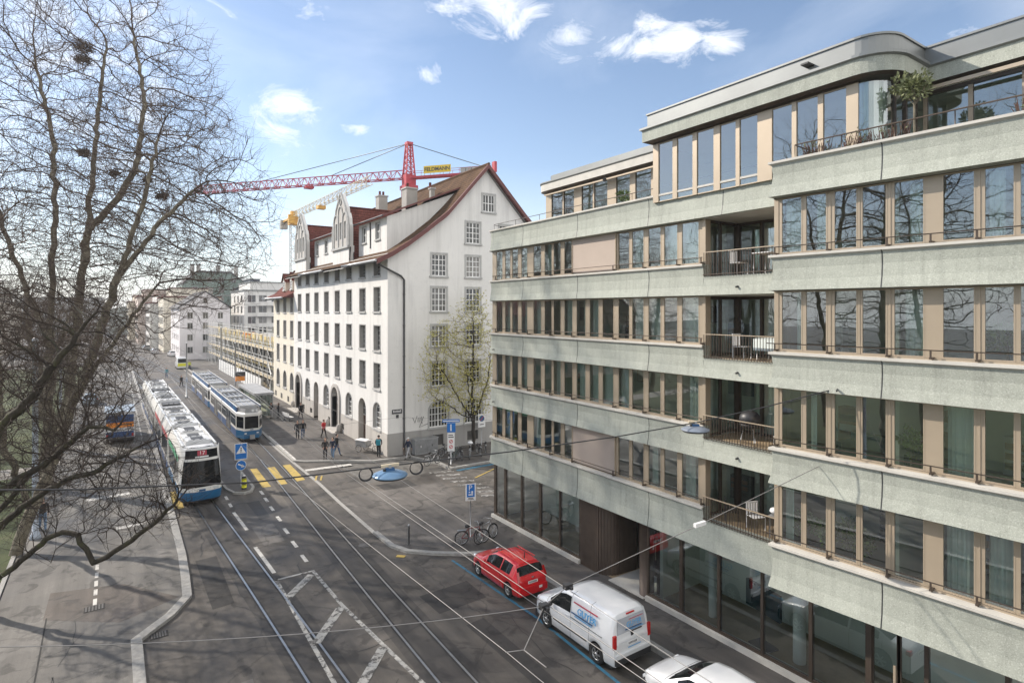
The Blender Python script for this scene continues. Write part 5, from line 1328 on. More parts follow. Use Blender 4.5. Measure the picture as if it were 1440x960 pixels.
g = MB(); g.tube([(18.1,86.0,2.6),(17.6,84.6,.1)], .06, 5, MT['crane_pale']); g.tube([(18.3,90,5.2),(17.9,85,2.9)], .06, 5, MT['crane_pale']); ctp(g, 'brace')
g = MB(); g.box(17.2,88,.1,17.3,128,2.1,MT['frame_white'])
for k in range(21): g.box(17.14,88+k*2-.04,.05,17.36,88+k*2+.04,2.2,MT['steel'])
tag(g.build('hoarding'), 'long pale site hoarding between the tram stop and the scaffolding', 'hoarding')
g = MB(); g.box(18.6,85.1,.1,20.4,85.2,1.2,simple('green_net',(.03,.28,.12),.7,var=.2)); tag(g.build('site_barrier'), 'green mesh site barrier at the foot of the scaffold by the cream wing', 'barrier')
def tip(name, label, x, y, z, sx, sy, sz, mat, cat):
    g = MB(); g.prism([(x,y),(x+sx,y),(x+sx,y+sy),(x,y+sy)], z, z+sz*.8, MT[mat]); g.box(x-.08,y-.08,z+sz*.8,x+sx+.08,y+sy+.08,z+sz,MT[mat]); tag(g.build(name), label, cat)
tip('material_bin', 'orange yellow material bin on the upper scaffold deck', 20.4,118,6.1,1.6,2.4,1.5,'orange','bin')
tip('material_bin', 'yellow material bin standing on the ground behind the hoarding', 17.8,112,0,1.2,3.0,1.7,'formwork','bin')
g = MB()
for k in range(14): g.box(18.0+rc2.random()*.3,92+k*.8,.1+.12*(k%5),19.2,92.7+k*.8,.22+.12*(k%5),MT['plank'])
tag(g.build('timber_stack'), 'untidy stack of pale boards behind the tram shelter', 'timber')
# ================================================================== cars
def lerp(a, b, t): return a+(b-a)*t
def interp(tab, x):
    if x <= tab[0][0]: return tab[0][1]
    for (x0,v0),(x1,v1) in zip(tab, tab[1:]):
        if x <= x1:
            t = (x-x0)/(x1-x0); return lerp(v0, v1, t)
    return tab[-1][1]
def make_car(name, label, cat, L, W, top, belt, plan, roofr, wheels, wr, paint, side_gl, ws, rw, blk=.24, gaps=()):
    """lofted body; y from 0 (tail) to L (nose); top/belt/plan tables along y"""
    t = thing(name, label, cat)
    st = set(round(L*i/46,3) for i in range(47))
    for tab in (top, belt, plan): st |= set(y for y,_ in tab)
    for yw in wheels: st |= set(round(yw+wr*1.16*math.cos(PI*k/12),3) for k in range(13))
    for r in side_gl+[ws]+([rw] if rw else []): st |= set(r)
    st = sorted(y for y in st if 0 <= y <= L); st = [y for k,y in enumerate(st) if k == 0 or y-st[k-1] > .006]
    rows = []
    for y in st:
        w = W/2*interp(plan,y); zt = interp(top,y); zb = min(interp(belt,y), zt-.035)
        zl = blk
        for yw in wheels:
            dy = abs(y-yw); ra = wr*1.16
            if dy < ra: zl = max(zl, wr+math.sqrt(ra*ra-dy*dy))
        zl = min(zl, zb-.12)
        f = max(0,min(1,(zt-zb-.04)/.4)); wt = lerp(w*.90, w*roofr, f); h = zt-zb
        ring = [(w*.93,zl),(w*.985,zl+.05),(w,lerp(zl,zb,.42)),(w*.992,lerp(zl,zb,.80)),(w*.975,zb),(w*.955,zb+h*.06),(lerp(w*.93,wt+.03,f),zb+h*lerp(.5,.80,f)),(lerp(w*.88,wt-.015,f),zb+h*lerp(.8,.92,f)),(wt*.72,zt-h*.02*f),(0,zt+.012)]
        rows.append(ring)
    m = len(rows[0])
    parts = {}
    def part(n): return parts.setdefault(n, MB())
    P = lambda k, j, s: (rows[k][j][0]*s, st[k], rows[k][j][1])
    body = part(('body',))
    def emit(mb, k, j, mat, s, lift=0):
        q = [P(k,j,s),P(k+1,j,s),P(k+1,j+1,s),P(k,j+1,s)]
        if s < 0: q = q[::-1]
        mb.face(q, mat, True)
    # shared-vertex body for smooth shading
    idx = {}
    for s in (1,-1):
        for k in range(len(st)):
            for j in range(m):
                if s < 0 and j == m-1: idx[(k,j,s)] = idx[(k,j,1)]; continue
                idx[(k,j,s)] = body.add([P(k,j,s)])
    inr = lambda y0, y1, r: y0 >= r[0]-1e-4 and y1 <= r[1]+1e-4
    for s in (1,-1):
        for k in range(len(st)-1):
            for j in range(m-1):
                n = None; y0, y1 = st[k], st[k+1]
                if j == 5:
                    for r in side_gl:
                        if inr(y0,y1,r): n = ('side_window', r, s)
                if j in (7,8):
                    if inr(y0,y1,ws): n = ('windscreen',)
                    elif rw and inr(y0,y1,rw): n = ('rear_window',)
                if n: emit(part(n), k, j, MT['car_glass'], s)
                else:
                    q = [idx[(k,j,s)],idx[(k+1,j,s)],idx[(k+1,j+1,s)],idx[(k,j+1,s)]]
                    body.fc(q if s > 0 else q[::-1], MT[paint], True)
    for k, fl in ((0,False),(len(st)-1,True)):
        ring = [idx[(k,j,1)] for j in range(m)] + [idx[(k,j,-1)] for j in range(m-2,-1,-1)]
        body.fc(ring if fl else ring[::-1], MT[paint])
    for (y0,y1) in [(.12, wheels[0]-wr*1.2),(wheels[0]+wr*1.2, wheels[1]-wr*1.2),(wheels[1]+wr*1.2, L-.12)]: body.box(-W*.44,y0,.16,W*.44,y1,.5,MT['dark'])
    body.box(-W*.30,.3,.2,W*.30,L-.3,.66,MT['dark'])
    for yw in wheels:
        for s in (-1,1): body.box(s*W*.30,yw-wr*1.25,.3,s*W*.31,yw+wr*1.25,.72,MT['black'])
    for (yg,j0,j1) in gaps:                       # shut lines of doors, bonnet and tailgate
        k = min(range(len(st)), key=lambda q: abs(st[q]-yg))
        for s in (1,-1):
            body.tube([(rows[k][j][0]*s*1.0015, st[k], rows[k][j][1]+(.002 if j > 6 else 0)) for j in range(j0,j1+1)], .006, 4, MT['black'], False)
    for n in parts:
        parts[n].build(n[0], t)
    for yw in wheels:
        for s in (-1,1):
            g = MB(); w2 = .10
            g.lathe([(wr*.62,-w2),(wr*.93,-w2),(wr,-w2+.03),(wr,w2-.03),(wr*.93,w2),(wr*.62,w2)], 28, MT['tyre'], (0,0,0), True, 'x', False)
            w = g.build('wheel', t); w.location = (s*(W/2-.115), yw, wr)
            g = MB(); o = s*(w2-.03)
            g.lathe([(wr*.66,o-.05*s),(wr*.66,o),(wr*.58,o+.015*s),(wr*.56,o-.02*s)], 24, MT['rim'], (0,0,0), True, 'x', False)
            g.lathe([(wr*.16,o-.03*s),(wr*.16,o+.02*s),(.01,o+.025*s)], 12, MT['rim'], (0,0,0), True, 'x')
            for q in range(6):
                a = 2*PI*q/6; ca, sa = math.cos(a), math.sin(a)
                g.bar((o-.005*s, .1*wr*ca,.1*wr*sa),(o-.005*s,.6*wr*ca,.6*wr*sa),.05,.03,MT['rim'])
            g.lathe([(wr*.6,o-.06*s),(.01,o-.06*s)], 16, MT['black'], (0,0,0), False, 'x')
            g.build('rim', w)
    return t
def cpart_box(t, name, boxes, label=None):
    g = MB()
    for b in boxes: g.box(*b[:6], MT[b[6]])
    o = g.build(name, t)
    if label: o['label'] = label
    return o
def mirror(t, y, x, z, mat):
    for s in (-1,1):
        g = MB(); g.lathe([(.02,-.09),(.075,-.06),(.09,0),(.075,.06),(.02,.09)], 10, MT[mat], (s*(x+.10),y,z), True, 'x'); g.box(s*x-.02,y-.03,z-.06,s*(x+.06),y+.03,z-.02,MT['dark']); g.build('wing_mirror', t)
def plate(t, y, z, w=.5, h=.12, dy=-.012):
    g = MB(); g.box(-w/2,y+dy,z-h/2,w/2,y,z+h/2,MT['sign_white'])
    for k in range(7): g.box(-w/2+.06+k*.057,y+dy-.003,z-.035,-w/2+.06+k*.057+.032,y+dy,z+.035,MT['dark'])
    g.build('number_plate', t)
# red hatchback ---------------------------------------------------------------
L = 3.95
red = make_car('hatchback', 'bright red three door hatchback parked first along the blue line', 'car', L, 1.70,
    [(0,.80),(.05,.93),(.12,1.02),(.30,1.28),(.48,1.41),(.85,1.475),(1.5,1.485),(2.0,1.44),(2.4,1.28),(2.82,1.01),(3.1,.96),(3.55,.87),(3.80,.76),(3.95,.58)],
    [(0,.82),(.3,.97),(1.2,.95),(2.6,.92),(3.2,.88),(3.95,.52)],
    [(0,.80),(.10,.90),(.35,.97),(.9,1),(2.8,1),(3.35,.97),(3.7,.88),(3.88,.74),(3.95,.62)], .66, (.72,3.20), .30, 'red_paint', [(.62,1.28),(1.36,2.42)], (2.08,2.78), (.13,.36), .22, [(1.32,1,7),(2.62,1,5),(2.86,4,9),(.42,4,9)])
mirror(red, 2.45, .84, 1.0, 'red_paint')
for s in (-1,1):
    g = MB(); g.bar((s*.70,.035,.84),(s*.655,.20,1.19),.10,.06,MT['redlight']); g.build('tail_lamp', red)
    g = MB(); g.lathe([(.02,-.16),(.09,-.1),(.10,.05),(.03,.16)],10,MT['lamp_clear'],(s*.62,3.72,.72),True,'y'); g.build('headlight', red)
    cpart_box(red, 'door_handle', [(s*.842,1.45,.86,s*.868,1.62,.90,'red_paint')])
    cpart_box(red, 'side_moulding', [(s*.845,.95,.50,s*.862,2.8,.56,'red_paint')])
plate(red, .01, .74); cpart_box(red, 'rear_bumper', [(-.72,-.06,.30,.72,.05,.58,'red_paint')]); cpart_box(red, 'emblem', [(-.05,.015,.90,.05,.03,.95,'rim')])
cpart_box(red, 'oval_sticker', [(.28,-.066,.42,.44,-.058,.52,'sign_white')]); cpart_box(red, 'aerial', [(-.01,.62,1.48,.01,.66,1.75,'dark')])
for s in (-1,1): cpart_box(red, 'roof_rail', [(s*.50,.6,1.485,s*.53,1.9,1.515,'red_paint')])
g = MB(); g.bar((-.5,.08,1.06),(.1,.11,1.10),.02,.02,MT['dark']); g.build('rear_wiper', red)
red.location = (14.08,19.1,0); red.scale = (.97,.95,.97)
# white panel van -----------------------------------------------------------
van = make_car('panel_van', 'white panel van with blue and red company lettering parked behind the red hatchback', 'van', 4.40, 1.79,
    [(0,.92),(.03,1.10),(.09,1.62),(.18,1.80),(.45,1.845),(1.6,1.845),(2.45,1.80),(2.75,1.70),(3.42,1.16),(3.65,1.10),(4.12,.96),(4.30,.82),(4.40,.60)],
    [(0,.95),(.3,1.10),(2.2,1.07),(3.3,1.02),(4.0,.92),(4.4,.55)],
    [(0,.93),(.08,.965),(.4,1),(3.4,1),(3.9,.96),(4.2,.88),(4.34,.74),(4.4,.64)], .83, (.82,3.52), .325, 'white_paint', [(2.14,3.28)], (2.80,3.38), None, .24, [(2.08,1,8),(1.12,1,8),(3.24,1,5),(3.46,4,9)])
mirror(van, 3.10, .90, 1.10, 'dark')
for s in (-1,1):
    cpart_box(van, 'tail_lamp', [(s*.72,-.014,.82,s*.846,.06,1.24,'redlight')])
    g = MB(); g.lathe([(.02,-.16),(.11,-.1),(.12,.05),(.03,.16)],10,MT['lamp_clear'],(s*.66,4.12,.80),True,'y'); g.build('headlight', van)
    cpart_box(van, 'door_handle', [(s*.885,2.2,.98,s*.91,2.38,1.02,'white_paint')])
    cpart_box(van, 'side_moulding', [(s*.886,1.25,.54,s*.91,3.05,.60,'dark')])
    cpart_box(van, 'sliding_rail', [(s*.882,.5,1.00,s*.895,2.1,1.02,'dark')])
cpart_box(van, 'rear_bumper', [(-.80,-.07,.30,.80,.03,.50,'dark'),(-.78,-.075,.50,.78,.03,.62,'white_paint')])
plate(van, -.012, .86); cpart_box(van, 'emblem', [(-.05,.0,1.06,.05,.02,1.15,'dark')])
MT['van_window'] = simple('film_covered_rear_window', (.40,.42,.46), .12, var=.08, coat=.6)
g = MB(); g.face([(-.66,.022,1.22),(.66,.022,1.22),(.60,.083,1.68),(-.60,.083,1.68)], MT['van_window']); g.face([(-.66,.03,1.22),(-.66,.022,1.22),(-.60,.083,1.68),(-.60,.09,1.68)], MT['dark']); g.build('rear_window', van)
cpart_box(van, 'rear_wiper', [(-.02,-.0,1.19,.45,.03,1.215,'dark'),(-.06,-.0,1.16,.02,.03,1.22,'dark')])
cpart_box(van, 'brake_light', [(-.18,.08,1.75,.18,.12,1.785,'redlight')])
MT['letter_blue'] = simple('lettering_blue', (.10,.36,.66), .5, var=0); MT['letter_red'] = simple('lettering_red', (.45,.05,.08), .5, var=0); MT['letter_navy'] = simple('lettering_navy', (.02,.09,.22), .5, var=0)
def vanside(s):
    # lettering panel follows the slightly inclined upper side
    x0 = s*.90
    ydir = (0,1,0) if s > 0 else (0,-1,0)
    up = Vector((-s*.13,0,1)).normalized()
    M = frame_M((s*.889,1.25,1.36), ydir, up)
    text_mesh('GUYER', .30, MT['letter_blue'], 'lettering', van, M, .012)
    M2 = frame_M((s*.896,1.25,1.17), ydir, up)
    text_mesh('Gebäudetechnik', .09, MT['letter_blue'], 'lettering', van, M2, .008) if False else None
    g = MB()
    for (ya,yb,z,mat) in ((.75,1.95,1.58,'letter_red'),(.95,2.05,1.21,'letter_navy')):
        x = s*(.895-(z-1.2)*.13+.004); g.box(x-.012,ya,z-.016,x+.012,yb,z+.016,MT[mat])
    g.build('lettering_line', van)
    g = MB()
    for k in range(14): x = s*.9; g.box(x-.012,1.0+k*.062,1.125,x+.008,1.0+k*.062+.04,1.155,MT['letter_blue'])
    g.build('small_print', van)
vanside(-1); vanside(1)
rM = lambda z, x=0: frame_M((x, .02+(z-1.22)*.13-.012, z), (1,0,0), Vector((0,.13,1)).normalized())
text_mesh('GUYER', .22, MT['letter_blue'], 'lettering', van, rM(1.43,.12), .006)
g = MB(); g.box(-.10,.046+.015,1.565,.55,.062+.015,1.585,MT['letter_red']); g.box(-.30,.012,1.295,.45,.03,1.32,MT['letter_navy']); g.build('lettering_line', van)
g = MB()
g.box(-.05,.016,1.26,.52,.028,1.268,MT['letter_blue'])
for k in range(12): g.box(-.05+k*.05,.012,1.255,-.05+k*.05+.03,.028,1.275,MT['letter_blue'])
g.build('small_print', van)
g = MB(); g.box(-.2,-.012,.715,.37,-.006,.72,MT['letter_blue'])
for k in range(12): g.box(-.2+k*.05,-.018,.71,-.2+k*.05+.03,-.006,.735,MT['letter_blue'])
g.build('small_print', van)
van.location = (14.08,13.6,0)
# white saloon, cut by the lower edge of the photograph ------------------------
wc = make_car('saloon_car', 'white saloon with dark windscreen parked nearest, cut by the lower picture edge', 'car', 4.5, 1.80,
    [(0,.80),(.06,.98),(.5,1.06),(1.0,1.30),(1.5,1.44),(2.2,1.46),(2.65,1.40),(3.05,1.20),(3.40,.99),(3.7,.94),(4.15,.84),(4.38,.72),(4.5,.56)],
    [(0,.84),(.5,.96),(2.4,.93),(3.4,.88),(4.1,.78),(4.5,.5)],
    [(0,.82),(.1,.90),(.5,.98),(1,1),(3.4,1),(3.95,.95),(4.25,.84),(4.42,.68),(4.5,.55)], .72, (.85,3.55), .32, 'white_paint', [(.9,1.75),(1.83,3.0)], (2.70,3.36), (.55,1.3), .22, [(1.79,1,6),(3.08,1,5),(3.46,4,9),(.8,1,5)])
mirror(wc, 2.95, .90, .98, 'white_paint')
for s in (-1,1):
    g = MB(); g.lathe([(.02,-.2),(.10,-.12),(.11,.06),(.03,.18)],10,MT['lamp_clear'],(s*.66,4.15,.72),True,'y'); g.build('headlight', wc)
    cpart_box(wc, 'tail_lamp', [(s*.62,.0,.80,s*.80,.12,.94,'redlight')])
    cpart_box(wc, 'door_handle', [(s*.895,1.6,.86,s*.915,1.78,.89,'white_paint')])
g = MB(); g.bar((-.5,3.34,1.035),(.15,3.22,1.10),.02,.02,MT['dark']); g.bar((.1,3.36,1.03),(.6,3.2,1.11),.02,.02,MT['dark']); g.build('wiper', wc)
plate(wc, 0, .7); cpart_box(wc, 'front_bumper', [(-.6,4.40,.3,.6,4.50,.5,'white_paint')])
wc.location = (14.1,8.1,0)
# far small cars and van ---------------------------------------------------------
MT['grey_paint'] = simple('grey_car_paint', (.16,.17,.18), .3, var=.05, coat=1); MT['blue_paint'] = simple('blue_grey_car_paint', (.30,.36,.42), .3, var=.05, coat=1)
def far_car(x, y, rz, label, paint):
    t = make_car('parked_car', label, 'car', 4.1, 1.72, [(0,.8),(.1,1.0),(.5,1.42),(1.7,1.46),(2.3,1.35),(2.9,1.0),(3.7,.85),(4.1,.6)],[(0,.8),(.4,.95),(2.8,.9),(4.1,.55)],[(0,.85),(.4,1),(3.2,1),(3.9,.8),(4.1,.65)],.72,(.75,3.3),.31,paint,[(.6,2.5)],(2.35,2.85),(.14,.45))
    t.location = (x,y,0); t.rotation_euler = (0,0,rz)
    for s in (-1,1): cpart_box(t, 'tail_lamp', [(s*.66,.02,.75,s*.80,.2,.95,'redlight')])
    return t
far_car(-2.4,88,0,'pale blue grey car parked under the bare trees far up the left road','blue_paint')
far_car(9.5,186,R(8),'white car far off at the pavement before the row houses','white_paint')
far_car(8.4,205,R(14),'dark grey car far off by the row houses','grey_paint')
far_car(12.6,172,R(5),'white car waiting behind the far delivery van','white_paint')
# delivery van with hi-vis chevrons far up the street
fv_ = make_car('delivery_van', 'white delivery van with lime yellow rear panel driving away past the second tram', 'van', 5.4, 2.0,
    [(0,1.0),(.04,2.2),(.3,2.4),(3.4,2.4),(3.9,2.2),(4.6,1.3),(5.2,1.1),(5.4,.7)],[(0,1.0),(.3,1.25),(4.4,1.2),(5.4,.7)],[(0,.96),(.3,1),(4.6,1),(5.2,.9),(5.4,.75)],.88,(.95,4.3),.34,'white_paint',[(3.3,4.5)],(3.95,4.55),None)
cpart_box(fv_, 'rear_window', [(-.8,-.02,1.35,.8,.06,2.1,'car_glass')]); cpart_box(fv_, 'hazard_panel', [(-.85,-.04,.6,.85,.0,1.2,'beacon')])
fv_.location = (11.4,134,0)
# white box van on the left road, behind the branches
bv = thing('box_van', 'white box van with blue and orange rear panel on the left road behind the branches', 'van', (.45,61.2,.10))
g = MB(); g.box(-1.1,0,.55,1.1,4.6,2.75,MT['white_paint']); g.box(-1.12,-.03,2.62,1.12,4.6,2.80,MT['rim']); g.build('cargo_box', bv)
g = MB(); g.box(-.95,4.6,.45,.95,6.1,1.4,MT['white_paint']); g.prism([(-.95,4.62),(.95,4.62),(.9,5.5),(-.9,5.5)],1.4,2.1,MT['white_paint']); g.box(-1.0,.1,.35,1.0,6,.55,MT['dark']); g.build('cab', bv)
g = MB(); g.box(-.8,5.4,1.42,.8,5.55,2.0,MT['car_glass']); g.build('windscreen', bv)
g = MB(); g.box(-1.0,-.05,1.9,1.0,-.005,2.55,MT['tram_navy']); g.box(-1.0,-.05,1.45,1.0,-.005,1.9,MT['orange']); g.box(-1.0,-.05,.6,1.0,-.005,1.1,MT['tram_navy']); g.build('rear_panel', bv)
for s in (-1,1):
    for y in (1.1,5.0):
        g = MB(); g.lathe([(.2,-.12),(.36,-.12),(.38,-.06),(.38,.06),(.36,.12),(.2,.12)],18,MT['tyre'],(s*.9,y,.38),True,'x'); g.build('wheel', bv)
    cpart_box(bv, 'tail_lamp', [(s*.85,-.06,.62,s*1.0,-.02,.9,'redlight')])
# ================================================================== trams
def side_panels(g, x, y0, y1, z0, z1, mat, t=.012):
    s = 1 if x > 0 else -1; g.box(x, y0, z0, x+s*t, y1, z1, MT[mat])
# --- long low-floor tram on the left track
lt = thing('tram', 'long white and blue low floor tram showing line 17, nearest on the left track', 'tram', (4.40,39.45,0), R(.6))
LW2 = 1.14; LEN = 43.5
mods = [(1.3,8.1),(8.7,14.1),(14.7,21.3),(21.9,27.3),(27.9,34.3),(34.9,42.6)]
path_c = [(-LW2,1.35),(-LW2,.80),(-1.10,.46)]; path_f = [(-1.10,.46),(-.95,.20),(-.5,.04),(0,0),(.5,.04),(.95,.20),(1.10,.46)]; path_d = [(1.10,.46),(LW2,.80),(LW2,1.35)]
prof = [(-.42,3.42),(-.30,3.36),(-.22,2.78),(-.17,2.66),(.0,1.12),(.02,.86),(-.03,.34),(-.12,.22)]
g = MB()
mA = [MT['tram_roof'],MT['tram_white'],MT['tram_white'],MT['tram_white'],MT['tram_white'],MT['tram_blue'],MT['dark'],MT['dark']]
g.sweep(path_c, prof, None, False, True, False, mA, [.15,.45,.9]); g.sweep(path_d, prof, None, False, True, False, mA, [.9,.45,.15])
mB = [MT['tram_roof'],MT['tram_white'],MT['tram_white'],MT['tram_glass'],MT['tram_white'],MT['tram_blue'],MT['dark'],MT['dark']]
g.sweep(path_f, prof, None, False, True, False, mB, [.9,1,1,1,1,1,.9])
g.face([(x+.0,y+.42 if y < .5 else y,3.42) for x,y in [(-.75,1.35),(-.7,.6),(-.5,.3),(0,.1),(.5,.3),(.7,.6),(.75,1.35)]], MT['tram_roof'])
g.build('nose', lt)
g = MB(); g.sweep(path_f[1:-1], [(-.272,3.30),(-.208,2.81)], None, False, True, False, [MT['tram_glass']]); ds = g.build('destination_display', lt)
MT['led_pink'] = simple('pink_line_number', (.80,.22,.38), .6, var=0)
g = MB(); g.face([(-.24,.215,2.98),(.26,.215,2.98),(.26,.252,3.27),(-.24,.252,3.27)],MT['letter_red']); g.build('display_field', ds)
text_mesh('17', .33, MT['sign_white'], 'lettering', ds, frame_M((.01,.218,3.12),(1,0,0),(0,.125,1)), .006)
g = MB(); g.face([(-.36,.195,2.86),(.36,.195,2.86),(.36,.208,2.945),(-.36,.208,2.945)],MT['sign_white']); g.build('display_field', ds)
g = MB(); g.tube([(-.5,.04,1.15),(-.05,.03,1.35)],.015,5,MT['dark']); g.build('wiper', lt)
for s in (-1,1):
    g = MB(); g.prism([(s*.42,.02),(s*.9,.13),(s*.9,.19),(s*.42,.1)] if s > 0 else [(-.9,.13),(-.42,.02),(-.42,.1),(-.9,.19)], .90, 1.06, MT['lamp_clear']); g.build('headlight', lt)
g = MB(); g.box(-.17,-.035,.88,.17,.03,1.0,MT['letter_navy']); g.build('fleet_number', lt)
g = MB(); g.box(.15,.35,1.3,.45,.5,1.5,MT['beacon']); g.box(-.8,.5,1.15,-.4,.9,1.45,MT['tram_blue']); g.box(-.05,.9,1.2,.35,1.2,1.95,MT['dark']); g.build('driver_desk', lt)
MT['ad_red'] = simple('red_side_poster', (.50,.10,.10), .5, var=.3, scale=3); MT['ad_green'] = simple('green_side_poster', (.07,.30,.16), .5, var=.3, scale=3)
for k, (a, b) in enumerate(mods):
    g = MB(); W2 = LW2
    g.sweep([(-W2,b),(-W2,a)], [(-.16,3.30),(0,2.86),(0,.92),(-.01,.30)], None, False, False, False, [MT['tram_white'],MT['tram_white'],MT['tram_navy'] if k else MT['tram_blue'],MT['dark']])
    g.sweep([(W2,a),(W2,b)], [(-.16,3.30),(0,2.86),(0,.92),(-.01,.30)], None, False, False, False, [MT['tram_white'],MT['tram_white'],MT['tram_navy'] if k else MT['tram_blue'],MT['dark']])
    g.face([(-W2+.16,a,3.30),(W2-.16,a,3.30),(W2-.16,b,3.30),(-W2+.16,b,3.30)], MT['tram_roof'])
    g.face([(-W2+.16,b,3.3),(W2-.16,b,3.3),(W2,b,2.86),(W2,b,.3),(-W2,b,.3),(-W2,b,2.86)], MT['tram_white'])
    if k: g.face([(W2-.16,a,3.3),(-W2+.16,a,3.3),(-W2,a,2.86),(-W2,a,.3),(W2,a,.3),(W2,a,2.86)], MT['tram_white'])
    cbody = g.build('tram_module', lt)
    n = 4; wd = (b-a-.5)/n
    for s in (-1,1):
        for j in range(n):
            g = MB(); y0 = a+.25+j*wd+.08; y1 = y0+wd-.16; z0 = .42 if j == 1 else 1.12
            g.box(s*W2,y0,z0,s*(W2+.012),y1,2.42,MT['car_glass']); g.build('door' if j == 1 else 'window', cbody)
        if k in (0,1,2):
            g = MB(); g.box(s*(W2+.0),a+.3,2.46,s*(W2+.014),b-.3,2.82,MT['ad_green' if k == 0 else 'ad_red']); g.build('poster_strip', cbody)
    # roof equipment of each module
    rr = random.Random(k+40); y = a+.5
    while y < b-.7:
        l = .8+rr.random()*1.3; l = min(l, b-.2-y); h = .12+rr.random()*.20; m_ = MT[rr.choice(['tram_roof','tram_roof','tram_white','tram_dark','tram_grey'])]
        g = MB(); w_ = .62+rr.random()*.22
        g.box(-w_,y,3.301,w_,y+l,3.3+h,m_)
        if l > 1: g.box(-w_*.5,y+.2,3.3+h,w_*.5,y+l-.2,3.33+h,MT['tram_dark'])
        for q in range(3): g.box(-w_*.8+q*w_*.55,y+.1,3.301+h,-w_*.8+q*w_*.55+.25,y+.3,3.42+h*.7,MT['tram_grey'])
        g.build('roof_equipment', lt); y += l+.12+rr.random()*.3
    for s in (-1,1):
        g = MB(); g.box(s*.84,a+.1,3.30,s*.96,b-.1,3.44,MT['tram_white']); g.build('roof_rail', lt)
for (a,b),(c,d) in zip(mods, mods[1:]):
    g = MB()
    for j in range(4): y = b+(c-b)*j/4; w_ = 1.02 if j%2 else .96; g.box(-w_,y,.35,w_,y+(c-b)/4,3.2 if j%2 else 3.12,MT['black'])
    g.build('bellows', lt)
# pantograph
g = MB(); g.tube([(-.5,24.2,3.5),(0,22.9,4.2),(0,24.0,4.9)],.03,5,MT['tram_dark']); g.tube([(.5,24.2,3.5),(0,22.9,4.2)],.03,5,MT['tram_dark']); g.tube([(-.75,24.0,4.85),(-.5,24.0,4.93),(.5,24.0,4.93),(.75,24.0,4.85)],.025,5,MT['steel']); g.build('pantograph', lt)
